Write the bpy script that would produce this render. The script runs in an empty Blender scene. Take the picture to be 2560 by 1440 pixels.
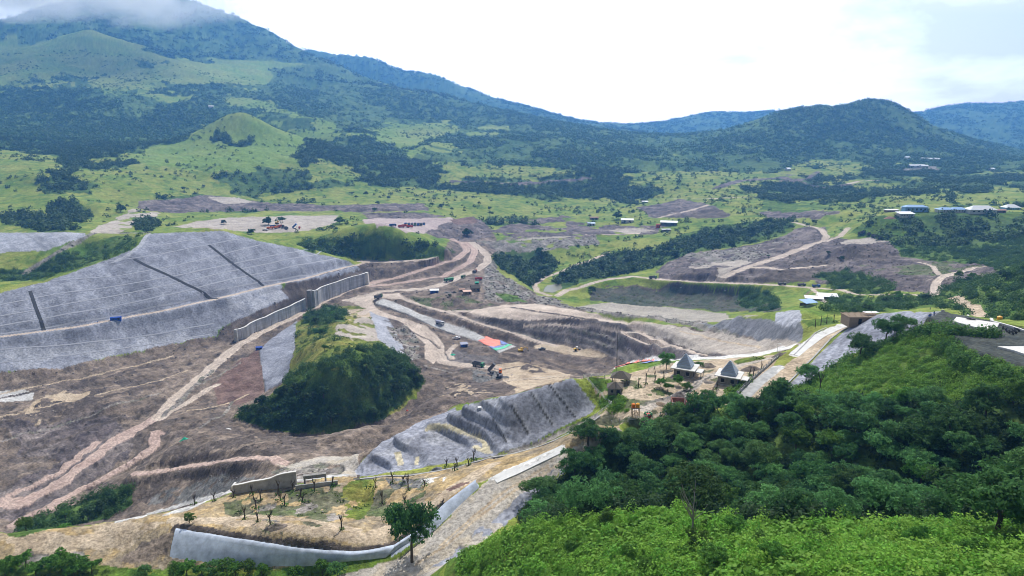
import bpy, math, random
import numpy as np
from mathutils import Vector, Matrix
random.seed(7); RNG = np.random.default_rng(7)
SC = bpy.context.scene; COL = SC.collection
# ------------------------------------------------------------ camera, sky, sun, exposure
CZ = 170.0                                   # camera height; the valley floor lies about 150 m below it
PITCH = math.radians(12.87); FPX = 1706.7    # focal length in photo pixels (24 mm on 36 mm)
cam_d = bpy.data.cameras.new('camera'); cam = bpy.data.objects.new('camera', cam_d); COL.objects.link(cam)
cam.location = (0, 0, CZ); cam.rotation_euler = (math.pi/2 - PITCH, 0, 0)
cam_d.lens = 24.0; cam_d.sensor_width = 36.0; cam_d.clip_start = 1.0; cam_d.clip_end = 40000.0
SC.camera = cam
SUN_EL, SUN_AZ = math.radians(57), math.radians(20)
S = Vector((math.sin(SUN_AZ)*math.cos(SUN_EL), math.cos(SUN_AZ)*math.cos(SUN_EL), math.sin(SUN_EL)))
sun_d = bpy.data.lights.new('sun', 'SUN'); sun = bpy.data.objects.new('sun', sun_d); COL.objects.link(sun)
sun_d.energy = 4.0; sun_d.angle = math.radians(0.6); sun_d.color = (1.0, 0.95, 0.87)
sun.rotation_euler = S.to_track_quat('Z', 'Y').to_euler(); sun.location = (0, 0, 900)
W = bpy.data.worlds.new('World'); SC.world = W; W.use_nodes = True
nt = W.node_tree; nt.nodes.clear()
def N(tree, typ, **kw):
    n = tree.nodes.new(typ)
    for k, v in kw.items():
        if k == 'inp':
            for kk, vv in v.items(): n.inputs[kk].default_value = vv
        else: setattr(n, k, v)
    return n
def build_world():
    L = nt.links.new
    out = N(nt, 'ShaderNodeOutputWorld'); mixs = N(nt, 'ShaderNodeMixShader')
    sky = N(nt, 'ShaderNodeTexSky', sky_type='NISHITA', sun_disc=False, sun_elevation=SUN_EL, sun_rotation=SUN_AZ)
    sky.altitude = 600; sky.air_density = 1.0; sky.dust_density = 0.6; sky.ozone_density = 1.5
    bsky = N(nt, 'ShaderNodeBackground', inp={'Strength': 0.07}); L(sky.outputs[0], bsky.inputs[0])
    tc = N(nt, 'ShaderNodeTexCoord'); sep = N(nt, 'ShaderNodeSeparateXYZ'); L(tc.outputs['Generated'], sep.inputs[0])
    # cloud layer: the direction projected on a high plane, so clouds flatten towards the horizon
    mp = N(nt, 'ShaderNodeMapping', inp={'Scale': (1.0, 1.0, 2.2), 'Location': (0.35, 0.2, 0.1)}); L(tc.outputs['Generated'], mp.inputs[0])
    n1 = N(nt, 'ShaderNodeTexNoise', inp={'Scale': 4.2, 'Detail': 9.0, 'Roughness': 0.55, 'Distortion': 0.15}); L(mp.outputs[0], n1.inputs[0])
    def math_(op, a, b=None):
        m = N(nt, 'ShaderNodeMath', operation=op)
        for i, v in enumerate((a, b)):
            if v is None: continue
            if isinstance(v, (int, float)): m.inputs[i].default_value = v
            else: L(v, m.inputs[i])
        return m.outputs[0]
    # the bank of greyer cloud stands over the eastern hills (+X), the rest glows around the veiled sun
    east = N(nt, 'ShaderNodeMapRange', interpolation_type='SMOOTHSTEP', inp={'From Min': 0.22, 'From Max': 0.62}); L(sep.outputs[0], east.inputs[0])
    grey = math_('ADD', math_('MULTIPLY', east.outputs[0], 1.05), math_('MULTIPLY', math_('SUBTRACT', n1.outputs[0], 0.52), 4.6))
    cr = N(nt, 'ShaderNodeValToRGB'); L(grey, cr.inputs[0])
    e = cr.color_ramp.elements
    e[0].position = 0.25; e[0].color = (1.0, 1.0, 1.0, 1)
    e[1].position = 1.0; e[1].color = (0.64, 0.585, 0.55, 1)
    m1 = e.new(0.6); m1.color = (0.84, 0.80, 0.77, 1)
    bcl = N(nt, 'ShaderNodeBackground'); L(cr.outputs[0], bcl.inputs[0])
    # brighter around the sun's side of the sky, dimmer overhead and behind
    front = N(nt, 'ShaderNodeMapRange', interpolation_type='SMOOTHSTEP', inp={'From Min': 0.1, 'From Max': 0.95, 'To Min': 0.28, 'To Max': CLOUD}); L(sep.outputs[1], front.inputs[0])
    L(front.outputs[0], bcl.inputs[1])
    cov = N(nt, 'ShaderNodeMapRange', interpolation_type='SMOOTHSTEP', inp={'From Min': 0.95, 'From Max': 0.5, 'To Min': 0.25, 'To Max': 1.0}); L(sep.outputs[2], cov.inputs[0])
    L(cov.outputs[0], mixs.inputs[0]); L(bsky.outputs[0], mixs.inputs[1]); L(bcl.outputs[0], mixs.inputs[2]); L(mixs.outputs[0], out.inputs[0])
CLOUD = 2.3
build_world()
SC.view_settings.view_transform = 'Standard'; SC.view_settings.look = 'None'
SC.view_settings.exposure = 0.25; SC.view_settings.gamma = 1.0; SC.view_settings.use_curve_mapping = False
SC.render.engine = 'CYCLES'
cy = SC.cycles
cy.max_bounces = 5; cy.diffuse_bounces = 2; cy.glossy_bounces = 1; cy.transmission_bounces = 3; cy.volume_bounces = 0; cy.transparent_max_bounces = 8
cy.use_denoising = True; cy.caustics_reflective = False; cy.caustics_refractive = False
try: cy.denoiser = 'OPENIMAGEDENOISE'; cy.denoising_input_passes = 'RGB_ALBEDO_NORMAL'
except Exception: pass

# ------------------------------------------------------------ picture <-> place
CP, SP = math.cos(PITCH), math.sin(PITCH)
def ray(px, py):                             # -> u = X/Y, s = z/Y of the sight line
    dx = (np.asarray(px, float)-1280)/FPX; dy = (720-np.asarray(py, float))/FPX
    yd = CP+dy*SP
    return dx/yd, (-SP+dy*CP)/yd
def Dp(px, py, D):                           # a surveyed point seen at px,py lying D metres below the drone -> u, lnY, z
    u, s = ray(px, py); Y = -D/s
    return float(u), math.log(float(Y)), -float(D)
def Yp(px, py, Y):
    u, s = ray(px, py)
    return float(u), math.log(Y), float(s)*Y
def H(px, Y, D): return (px-1280)/FPX, math.log(Y), -float(D)
PTS = []
def line(pts, step=34, by='D'):
    f = Dp if by == 'D' else Yp
    for a, b in zip(pts[:-1], pts[1:]):
        n = max(1, int(math.hypot(b[0]-a[0], b[1]-a[1])/(step*.75)))
        for k in range(n):
            t = k/n; q = [a[i]+(b[i]-a[i])*t for i in range(3)]
            PTS.append(f(*q))
    PTS.append(f(*pts[-1]))
def lineH(pts): 
    for p in pts: PTS.append(H(*p))
# ------------------------------------------------------------ the survey: break lines of the terrain
# near hill under the drone
line([(1100,1425,86),(1280,1440,68),(1500,1440,54),(1900,1440,45),(2300,1440,41),(2560,1440,38)], 120)
line([(1250,1365,70),(1500,1350,57),(1900,1370,48),(2300,1380,44),(2560,1375,42)], 120)
line([(1120,1400,84),(1220,1355,77),(1330,1308,70),(1500,1276,62),(1700,1276,58),(1840,1308,54),(2000,1303,53),(2200,1303,51),(2350,1310,50),(2560,1303,48)], 60)
lineH([(1340,136,88),(1450,128,89),(1700,122,86),(1900,112,80),(2200,108,76),(2500,105,72),(2700,105,70)])
for p in [(1500,1190,91),(1600,1150,89),(1800,1160,82),(2000,1150,76),(2300,1150,69),(2540,1150,64),(1500,1110,88),(1700,1075,82),(2000,1050,71),(2300,1050,63),(2540,1050,58),
          (2000,985,73),(2150,910,67),(2300,858,58.5),(2350,905,60),(2200,955,65),(2400,955,59),(2550,965,55)]: PTS.append(Dp(*p))
lineH([(1850,178,78.5),(1700,172,81),(1600,170,83)])
line([(2390,832,52.6),(2360,845,53.5)], 30)
for p in [(2440,810,52.5),(2520,880,52.5),(2560,900,52.5),(2400,850,53),(2470,905,54),(2420,880,53.5),(2620,900,52.5),(2600,830,52.5)]: PTS.append(Dp(*p))
line([(2360,776,52.5),(2480,800,52.5),(2560,818,52.5),(2700,850,52.5)], 40)
lineH([(2360,213,60),(2500,203,60),(2620,196,60)])
line([(2127,814,68.5),(2147,799,66.5),(2204,784,61),(2305,773,54.5),(2358,774,52.5)], 40)
line([(2197,853,65.5),(2103,896,70.5),(2002,960,74.5)], 40)
line([(2290,815,56.5),(2250,835,60)], 40)
# road from the plateau past the camp to the foreground
line([(2130,806,68.5),(2080,824,70),(2040,850,71.5),(1990,895,73),(1900,960,75.3),(1830,1012,77)], 34)
line([(2120,818,68.8),(2075,845,70.5),(2040,885,72),(1968,958,74.5),(1890,1010,77)], 34)
line([(1550,1078,80),(1400,1137,83.5),(1230,1192,88),(1180,1250,90),(1130,1325,92.5),(1010,1405,96),(850,1440,99)], 40)
line([(1420,1150,83.5),(1370,1190,87),(1300,1270,90),(1220,1340,91),(1130,1390,93),(1040,1435,96)], 40)
# camp platform
for p in [(1480,1060,79.5),(1590,1040,78.5),(1540,970,78),(1640,930,77.5),(1720,960,77),(1830,960,76.5),(1900,905,76.5),(1950,892,75.5),(1640,1000,78),(1750,1010,78),(1560,1010,78.5)]: PTS.append(Dp(*p))
line([(1460,941,79),(1560,932,79),(1680,906,78.5)], 40)
line([(1535,918,83),(1600,907,82.5),(1650,901,82),(1800,897,80),(1900,888,78),(1985,866,75.5)], 34)
lineH([(1480,226,88),(1480,255,104),(1480,300,130),(1380,260,120),(1300,240,118)])
# shotcrete cut beside the camp
line([(1432,945,76.5),(1390,952,77.2),(1300,980,80),(1170,1008,86)], 28)
line([(1495,1012,84),(1440,1040,86),(1340,1090,89.5),(1235,1135,93)], 28)
line([(1170,1008,86),(1100,1040,91.5),(1000,1085,95.5),(950,1110,97.8),(905,1150,99.8)], 28)
line([(1235,1135,93),(1150,1150,95.5),(1000,1175,98.5),(900,1190,101)], 28)
for p in [(1240,1058,88.5),(1205,1125,94),(1150,1130,95),(1070,1070,94.5),(1080,1150,96.8),(1040,1110,96.5)]: PTS.append(Dp(*p))
lineH([(1430,216,86),(1300,222,96),(1170,222,108),(1050,226,118),(930,232,124)])
line([(1142,1028,89.3),(1190,1036,88),(1233,1044,87.4)], 12); line([(1092,1058,93.5),(1150,1070,92.8),(1213,1081,91.9)], 12)
line([(1233,1006,83.7),(1266,1014,82.5)], 10); line([(1199,1025,87.6),(1240,1037,86.9)], 10)
line([(976,1095,95.8),(1018,1099,94.8)], 10); line([(957,1105,98.2),(998,1125,97.6)], 10)
line([(914,1146,99.3),(984,1142,98)], 10); line([(890,1172,102),(961,1176,100.8)], 10)
# terrace in the foreground, its retaining slopes
line([(-60,1345,104),(100,1325,103),(300,1300,101.5),(480,1262,99.5),(600,1228,98.5),(740,1205,98),(860,1185,98.5),(1000,1180,98)], 45)
line([(1000,1190,97.5),(1100,1170,95.5),(1230,1140,93.3),(1350,1110,89),(1420,1085,84.5),(1500,1040,82)], 40)
LT = [(440,1326,98.5),(600,1352,97.5),(760,1376,96.9),(900,1388,96.2),(985,1370,94.8),(1060,1320,93.3),(1110,1265,91.5),(1190,1205,88.5)]; line(LT, 24)
LF = [(425,1395,102.5),(560,1408,101.6),(700,1415,100.6),(850,1402,97.9),(960,1395,96.7),(1060,1340,94.8),(1130,1280,92.2),(1198,1215,89)]; line(LF, 24)
for p in [(600,1290,98),(800,1280,97),(950,1230,96.5),(1000,1300,95),(1080,1230,92.5),(700,1240,98),(250,1340,102.5),(120,1400,104),(300,1400,104),(250,1440,105),(0,1440,106),(500,1440,103.5),(700,1440,101.5),(920,1260,99),(880,1250,98)]: PTS.append(Dp(*p))
lineH([(-100,178,128),(100,186,128),(300,196,132),(450,205,128),(560,222,120)])
# path, culvert wall and ravine behind the terrace
line([(600,1205,104),(740,1188,102),(860,1172,101)], 40)
line([(340,1182,146),(450,1165,141),(560,1150,130),(660,1140,119),(720,1148,113.5),(760,1150,110.5),(860,1145,106)], 40)
line([(350,1255,150),(470,1250,142),(600,1195,125.5),(660,1175,118)], 40)
line([(420,1120,140),(520,1095,135),(640,1088,128),(760,1092,127),(880,1090,122),(1000,1060,124)], 40)
for p in [(250,1245,154),(120,1260,157),(1100,985,128),(1050,1010,130),(1180,970,140),(950,1085,125)]: PTS.append(Dp(*p))
# wooded knoll
for p in [(830,795,132),(800,850,124),(900,850,126),(850,900,122),(950,880,131),(740,880,134),(1000,905,142),(760,800,144),(900,790,138)]: PTS.append(Dp(*p))
line([(720,955,138),(790,940,126),(860,935,124),(930,925,128),(990,935,138)], 40)
line([(590,1040,149),(640,1068,150),(720,1078,150.5),(830,1080,150.5),(950,1050,150),(1040,970,150),(1060,930,150)], 40)
line([(735,810,147),(742,850,143),(735,900,140),(715,945,141),(660,972,148)], 30)
line([(930,765,143),(975,820,145.5),(1000,860,148),(1030,890,150)], 30)
line([(742,797,147),(690,835,148),(650,870,148.5),(655,930,149.5),(640,980,150)], 34)
# valley road and west cut
line([(0,1290,161),(120,1215,159.5),(260,1120,156),(400,1045,152.5),(480,962,151),(560,890,150),(650,832,148.5),(770,772,145.5),(860,730,143.5),(930,712,142),(1050,690,139),(1150,650,135),(1172,622,131.5),(1130,596,128)], 40)
for p in [(100,1100,157),(0,1150,159),(0,1040,152),(250,1000,151),(300,930,149.5),(120,1000,151),(480,880,149),(560,1010,150.5),(380,960,151),(-60,1200,160),(200,1230,158.5),(330,1170,154),(460,1060,150)]: PTS.append(Dp(*p))
line([(-60,957,147),(0,945,146.5),(150,922,146.5),(300,886,146.5),(430,860,146.5),(540,838,146.5)], 40)
line([(-60,857,129),(0,848,129),(110,830,129),(200,818,129),(300,799,129),(400,781,128),(480,762,127),(560,745,126),(640,724,125.5),(700,710,125.5),(760,699,126),(890,662,128)], 36)
line([(-60,745,109),(0,730,107),(120,700,104),(260,650,97),(340,620,90),(370,583,82),(460,577,82.5),(560,575,83.3),(650,600,94.4),(750,620,105),(820,636,116),(890,653,126)], 34)
line([(545,822,143),(650,775,136.5),(720,745,133.5),(800,712,134),(900,672,133)], 34)
lineH([(590,488,146),(650,510,144.5),(700,532,143),(770,562,141),(900,640,138)])
lineH([(60,525,118),(150,560,116),(240,595,112),(330,625,100),(-60,515,120)])
for p in [(100,682,120),(200,632,112),(300,612,101),(0,712,118),(430,578,92),(330,600,95)]: PTS.append(Dp(*p))
line([(-40,665,114),(0,655,112),(120,626,105.5),(215,588,97.5)], 40)
line([(-40,592,101),(0,588,99.5),(60,579,96.5),(200,578,95.5)], 40)
# spillway mouth, chute, dam pit
line([(915,690,139.5),(990,680,138),(1050,660,136)], 40); line([(900,660,128),(990,655,128),(1080,645,127.5)], 40); line([(925,672,135),(990,668,134)], 40)
line([(945,748,140.5),(1018,772,143),(1100,803,146),(1200,842,148.5),(1270,872,150)], 30)
line([(900,742,141),(980,722,140),(1060,720,138),(1130,700,136.5),(1200,668,134.5),(1222,645,133.5),(1205,625,132)], 34)
for p in [(1080,872,150),(1050,820,148),(1000,800,146),(1080,782,142),(1150,760,138),(1100,735,136),(1180,725,134.5),(1290,752,136),(1220,700,134),(1262,735,139),
          (1150,860,150),(1200,915,151),(1250,950,151),(1400,930,151),(1450,880,150),(1300,905,151),(1340,870,149.5),(1150,940,150),(1100,960,150)]: PTS.append(Dp(*p))
line([(1160,787,140),(1200,791,139.2),(1330,797,138),(1400,799,136.2),(1480,802,134.2),(1560,808,129.6),(1640,835,123.5),(1740,868,111.5),(1830,887,94)], 30)
line([(1190,808,143),(1300,838,147),(1400,858,149),(1470,865,148),(1530,886,145)], 30)
line([(1440,820,139.6),(1540,840,136),(1600,865,134.5),(1640,880,131.5),(1700,890,119)], 34)
line([(1186,777,138.4),(1253,763,137),(1337,761,135.8),(1420,774,134),(1522,790,129),(1650,812,121.5),(1760,832,111.5),(1880,845,97),(1990,850,81)], 34)
line([(1350,757,140),(1420,765,148),(1522,778,148),(1650,797,146),(1730,805,140)], 40)
line([(1740,806,114.5),(1770,798,107.5),(1830,794,98),(1920,800,88),(1985,800,77),(2005,815,76)], 28)
line([(1745,812,115),(1830,834,103.5),(1880,841,97)], 28); line([(1900,848,94),(1990,858,80)],40)
lineH([(1800,440,138),(1900,400,124),(1990,360,108)])
for p in [(1500,765,149.5),(1650,780,148.5),(1750,785,146),(1580,770,149.5)]: PTS.append(Dp(*p))
# east side
for p in [(1950,778,118),(2030,760,113),(2150,800,76),(2030,806,80),(2080,800,77),(2200,770,94),(2280,745,101),(2330,770,92),(2500,715,82),(2560,680,76),(2450,700,93),(2545,770,74),(2560,735,75),
          (2300,690,106),(2150,690,114),(2450,660,106),(2200,720,108),(2360,720,100),(2100,740,113),(2250,670,107),(2400,680,104)]: PTS.append(Dp(*p))
line([(2380,742,94),(2420,765,88),(2460,785,82),(2480,795,79)], 40)
line([(2560,800,68),(2500,803,70)], 40)
line([(2120,722,117),(2050,716,122),(1900,709,127),(1700,699,133),(1580,692,137),(1480,708,141),(1400,728,147)], 40)
line([(1500,722,145),(1700,726,142),(1880,735,136),(1950,762,127)], 40)
line([(1500,742,148),(1700,752,147),(1850,770,142)], 40)
for p in [(1420,735,150.5),(1360,705,149),(1330,655,147),(1500,640,143),(1300,700,150),(1250,645,143),(1450,670,146),(1600,650,141),(1230,690,138),(1300,740,141)]: PTS.append(Dp(*p))
line([(1800,700,130),(1840,665,126),(1900,640,122),(1960,610,117),(2030,580,112),(2060,565,110)], 40)
for p in [(1700,660,134),(1650,680,137),(1800,640,128),(1750,610,127),(1900,690,126),(2000,660,120),(2100,650,116),(2120,620,112),(2180,600,108),(2200,640,110),(2000,690,124),(1980,580,116),(2100,580,109)]: PTS.append(Dp(*p))
line([(1840,668,122),(1950,672,118),(2000,668,116)], 40); line([(2110,618,106),(2170,616,105)], 40)
line([(2190,540,89),(2250,536,87),(2400,536,87),(2560,530,85),(2700,530,85)], 60)
lineH([(2250,840,96),(2400,840,95),(2560,840,93)])
for p in [(2250,582,101),(2400,602,105),(2500,640,105),(2560,620,98),(2330,640,108),(2560,570,94)]: PTS.append(Dp(*p))
# plain and low hills
for p in [(100,562,96),(300,547,99),(500,562,103),(700,562,105),(850,560,107),(1050,562,109),(1000,546,108),(800,532,107),(500,522,105),(300,522,100),(650,506,105),(50,505,88),(200,532,97),(1100,540,110),
          (1180,560,124),(1230,580,127),(1350,590,130),(1500,590,131),(1450,560,127),(1600,570,127),(1700,560,123),(1600,610,132),(1400,620,136),(1250,610,132),(1000,520,106),(1320,555,126)]: PTS.append(Dp(*p))
line([(0,470,76),(100,480,80),(200,505,86),(300,512,92)], 60)
line([(760,611,115.5),(850,590,107),(950,593,106.5),(1050,606,113),(1140,634,124.5)], 40)
lineH([(760,785,111),(850,785,109),(950,780,108.5),(1040,775,111),(1000,840,108.5),(880,850,107)])
line([(640,610,108),(760,627,118.5),(900,642,126),(1080,645,127.5)], 60)
for p in [(900,482,99),(1200,503,109),(1200,545,121),(1350,542,123),(1500,532,125),(1100,472,101),(1400,472,107),(1600,502,121),(700,472,91),(500,457,81),(300,452,71),(100,442,63),(0,402,46),(200,402,49),
          (1060,510,113),(1300,510,117)]: PTS.append(Dp(*p))
for p in [(600,281,1500),(560,295,1490),(640,300,1480),(500,328,1450),(700,330,1470),(450,360,1400),(750,360,1430),(350,390,1300),(600,345,1400),(600,420,1200),(780,400,1350),(400,420,1150),
          (200,335,1700),(50,330,1650),(100,280,1900),(0,235,2100),(300,260,2000),(420,260,2050),(300,225,2250),(150,215,2250),
          (230,86,2700),(170,125,2560),(90,165,2400),(0,198,2280),(-80,220,2200),(290,118,2660),(330,140,2600),(380,165,2540),(440,195,2480),(250,175,2480),(160,95,2900),(60,120,2850),(-60,140,2700),
          (270,205,2350),(400,215,2380),(520,230,2350),(470,150,2900),(600,160,2950),(560,110,3250),(420,90,3200),(700,190,2800),(850,250,2450),(700,260,2250),(520,290,1950),(800,300,1980),(850,330,1700),(760,290,1900)]: PTS.append(Yp(*p))
lineH([(600,1700,36),(480,1650,36),(760,1680,40)])
line([(-200,100,3200),(-60,66,3400),(0,52,3450),(100,24,3550),(200,-5,3700),(300,-30,3850),(400,-18,3840),(480,12,3800),(540,38,3760),(600,62,3720),(660,88,3650),(720,114,3560),(760,136,3500),(800,158,3420),(850,183,3300),(950,214,3120),(1080,240,2950),(1200,268,2750),(1330,297,2550),(1480,326,2300),(1600,345,2150)], 40, 'Y')
lineH([(-200,4600,-200),(100,4500,-300),(400,4600,-350),(600,4400,-250),(760,4000,-120),(900,3750,10),(1100,3600,20),(1300,3300,40)])
line([(760,122,4400),(840,140,4350),(920,144,4320),(960,159,4300),(990,178,4300),(1040,180,4280),(1080,185,4250),(1120,201,4200),(1150,221,4200),(1230,252,4100),(1310,272,4000),(1400,295,3900),(1500,311,3700),(1600,332,3700),(1700,348,3400)], 40, 'Y')
lineH([(760,5300,-100),(1000,5300,0),(1200,5300,0)])
for p in [(1000,325,2050),(1000,290,2400),(1150,300,2400),(1150,330,2050),(1300,340,2000),(1500,352,2000),(1700,372,1900),(950,340,1750),(900,370,1600),(1000,400,1480),(1300,402,1600),(1500,422,1500),(1700,452,1300),(1200,432,1450),(900,422,1330),(1050,350,1800),(1400,370,1800),(1600,400,1650),
          (1450,440,1400),(1300,450,1300),(1600,440,1450),(2100,430,1480),(2250,440,1400)]: PTS.append(Yp(*p))
line([(1700,358,2150),(1760,347,2200),(1850,318,2200),(1900,298,2200),(1955,279,2200),(2040,269,2210),(2090,270,2220),(2130,262,2220),(2160,254,2220),(2200,251,2220),(2240,262,2210),(2270,280,2200),(2300,300,2200),(2350,325,2180),(2400,346,2160),(2480,378,2100),(2540,392,2000)], 30, 'Y')
for p in [(1800,372,1800),(2000,387,1750),(2200,392,1700),(2400,397,1700),(1950,340,1950),(2100,330,1980),(2200,320,2000),(2300,350,1950)]: PTS.append(Yp(*p))
lineH([(1800,2800,50),(2000,2900,60),(2200,2900,60),(2400,2800,70),(2600,2700,90)])
for p in [(2560,392,2100),(2400,432,1500),(2300,482,1100),(2500,482,1050),(2100,482,1200),(1900,482,1200),(1900,522,1000),(1750,522,1030),(2100,532,850),(2000,420,1500),(1850,430,1500),(2560,440,1400),(2650,480,1100)]: PTS.append(Yp(*p))
line([(2270,292,4300),(2330,274,4300),(2400,260,4350),(2480,262,4350),(2560,256,4350),(2700,246,4350)], 50, 'Y')
line([(2280,345,3500),(2400,352,3400),(2560,362,3300)], 60, 'Y')
line([(1480,318,4900),(1560,317,4900),(1620,316,4900),(1680,302,4900),(1740,288,4900),(1800,277,4900),(1850,284,4900),(1880,287,4900),(1930,280,4900),(2000,272,4900),(2100,281,4900)], 50, 'Y')
lineH([(-300,5500,60),(300,5500,60),(900,5500,60),(1500,5500,60),(2100,5500,60),(2700,5500,60),(1600,3900,60),(1800,3800,60),(2700,5000,0)])
lineH([(-200,28,92),(400,28,90),(900,28,84),(1280,28,70),(1700,28,50),(2200,28,40),(2700,28,36),(-250,80,100),(400,80,98),(800,90,96),(-300,130,104),(2750,80,44),(2750,150,54),(2750,400,70),(-300,330,156),(-300,430,110),(-300,700,96),(-300,1100,50),(2750,1000,85)])
lineH([(4180,16,38),(4180,60,42),(4180,150,56),(4180,400,76),(4180,1200,90),(4180,4500,70),(-1620,16,94),(-1620,80,100),(-1620,250,112),(-1620,600,104),(-1620,1500,60),(-1620,4500,-150),(1280,13,74),(400,13,92),(2400,13,40)])
# ------------------------------------------------------------ height field over (u = X/Y, ln Y)
CM2 = .013**2
def rbf_grid(pts, U, V):
    P = np.array(pts); xy = P[:, :2]; z = P[:, 2]
    A1 = np.c_[np.ones(len(P)), xy]
    K = np.sqrt(((xy[:, None]-xy[None])**2).sum(-1)+CM2)
    n = len(P); M = np.zeros((n+3, n+3)); M[:n, :n] = K + np.eye(n)*(-2e-3); M[:n, n:] = A1; M[n:, :n] = A1.T
    w = np.linalg.solve(M, np.r_[z, 0, 0, 0])
    out = np.empty((len(U), len(V)))
    for i, u in enumerate(U):
        d = np.sqrt((u-xy[:, 0])[None]**2+(V[:, None]-xy[:, 1][None])**2+CM2)
        out[i] = d@w[:n]+w[n]+w[n+1]*u+w[n+2]*V
    return out
UMAX = 1.72; V0, V1 = math.log(12.0), math.log(5350.0)
NU, NV = 1260, 1190
CU, CV = 720, 800
UU = np.concatenate([np.linspace(-UMAX, -.87, 60)[:-1], np.linspace(-.87, .87, NU-118), np.linspace(.87, UMAX, 60)[1:]])
# rows: finer where the picture needs it
tt = np.linspace(0, 1, NV); VV = V0+(V1-V0)*(0.78*tt+0.22*tt**0.5*0+0.22*tt)
kn = np.array([math.log(q) for q in (12, 60, 110, 320, 700, 1300, 2600, 5350)]); wt = np.array([0.05, 0.11, 0.27, 0.23, 0.16, 0.11, 0.07])
VV = np.interp(tt, np.r_[0, np.cumsum(wt)/wt.sum()], kn)
cu = np.linspace(-UMAX, UMAX, CU); cv = np.linspace(V0, V1, CV)
coarse = rbf_grid(PTS, cu, cv)
def smooth(a, k=1):
    for _ in range(k):
        a = np.pad(a, 1, mode='edge'); a = (a[:-2]+2*a[1:-1]+a[2:])[:, 1:-1]/4 if False else (a[:-2, 1:-1]+a[2:, 1:-1]+a[1:-1, :-2]+a[1:-1, 2:]+4*a[1:-1, 1:-1])/8
    return a
coarse = smooth(coarse, 1)
def bilin(a, fi, fj):
    i0 = np.clip(np.floor(fi).astype(int), 0, a.shape[0]-2); j0 = np.clip(np.floor(fj).astype(int), 0, a.shape[1]-2)
    x = np.clip(fi-i0, 0, 1); y = np.clip(fj-j0, 0, 1)
    return (a[i0, j0]*(1-x)*(1-y)+a[i0+1, j0]*x*(1-y)+a[i0, j0+1]*(1-x)*y+a[i0+1, j0+1]*x*y)
FI = (UU+UMAX)/(2*UMAX)*(CU-1); FJ = (VV-V0)/(V1-V0)*(CV-1)
def spline(F, n):                            # smooth (C2) weights from the coarse survey grid to the fine one
    A = np.zeros((len(F), n)); i = np.clip(np.floor(F).astype(int), 0, n-2); t = F-i
    w = [(1-t)**3/6, (3*t**3-6*t**2+4)/6, (-3*t**3+3*t**2+3*t+1)/6, t**3/6]; r = np.arange(len(F))
    for k in range(4): np.add.at(A, (r, np.clip(i-1+k, 0, n-1)), w[k])
    return A
Z = spline(FI, CU) @ coarse @ spline(FJ, CV).T
YY = np.exp(VV); GX = UU[:, None]*YY[None]; GY = np.repeat(YY[None], NU, 0)
def hash2(i, j, seed):
    h = (i.astype(np.int64)*374761393+j.astype(np.int64)*668265263+seed*1442695041) & 0x7fffffff
    h = ((h ^ (h >> 13))*1274126177) & 0x7fffffff
    return ((h ^ (h >> 16)) & 0xffff)/65535.0
def vnoise(x, y, seed=0):
    i = np.floor(x); j = np.floor(y); fx = x-i; fy = y-j; i = i.astype(np.int64); j = j.astype(np.int64)
    fx = fx*fx*fx*(fx*(fx*6-15)+10); fy = fy*fy*fy*(fy*(fy*6-15)+10)
    a = hash2(i, j, seed); b = hash2(i+1, j, seed); c = hash2(i, j+1, seed); d = hash2(i+1, j+1, seed)
    return (a*(1-fx)+b*fx)*(1-fy)+(c*(1-fx)+d*fx)*fy
def fbm(x, y, scale, octs=4, seed=0, gain=0.5):
    r = 0; amp = 1; tot = 0; f = 1/scale
    for o in range(octs):
        r = r+amp*vnoise(x*f*(1 if o % 2 == 0 else 1)+o*17.3, y*f+o*9.1, seed+o); tot += amp; amp *= gain; f *= 2.03
    return r/tot-0.5                          # about -0.5 .. 0.5
# spurs and gullies of the far slopes
far = np.clip((GY-1050)/900, 0, 1)
rid = 1-2*np.abs(fbm(GX, GY, 420, 4, 11))
far = far*np.clip(1-(GX/GY+.02)*4.5, .3, 1)
far = far*np.clip(1.5-(GX/GY+.62)*0-np.clip((GY-2900)/800, 0, 1)*1.1, .35, 1)
Z = Z+far*(fbm(GX, GY, 380, 5, 3)*np.clip(GY/1000*16, 0, 52)+(rid-0.72)*np.clip(GY/1000*16-8, 0, 46))
mid = np.clip((GY-560)/300, 0, 1)*np.clip((1900-GY)/700, 0, 1)
Z = Z+mid*fbm(GX, GY, 120, 3, 21)*5
roll = fbm(GX, GY, 190, 4, 23); ramp = np.clip((GY-880)/250, 0, 1)*np.clip((2300-GY)/600, 0, 1)
Z = Z+ramp*(roll*16-np.abs(fbm(GX, GY, 260, 3, 29))*10+2)
RAT = Z/GY
def hit(px, py, ymin=30.0):
    """first terrain point on the sight line through px,py beyond ymin: (X, Y, z relative to the drone)"""
    u, s = ray(px, py); u = float(np.clip(u, -UMAX+1e-4, UMAX-1e-4)); s = float(s)
    fi = float(np.interp(u, UU, np.arange(NU))); i = min(int(fi), NU-2); x = fi-i
    col = RAT[i]*(1-x)+RAT[min(i+1, NU-1)]*x
    j0 = int(np.searchsorted(YY, ymin)); w = np.nonzero(col[j0:] >= s)[0]
    if len(w) == 0: k = j0+int(np.argmax(col[j0:])); Y = YY[k]
    else:
        k = j0+int(w[0])
        if k == 0: Y = YY[0]
        else:
            a, b = col[k-1], col[k]; t = (s-a)/(b-a) if b > a and a < s else 1.0
            Y = YY[k-1]+(YY[k]-YY[k-1])*t
    return u*Y, float(Y), float(Y*s)
def gidx(X, Y):
    X = np.asarray(X, float); Y = np.asarray(Y, float)
    return np.interp(X/Y, UU, np.arange(NU)), np.interp(np.log(np.maximum(Y, 1)), VV, np.arange(NV))
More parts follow.
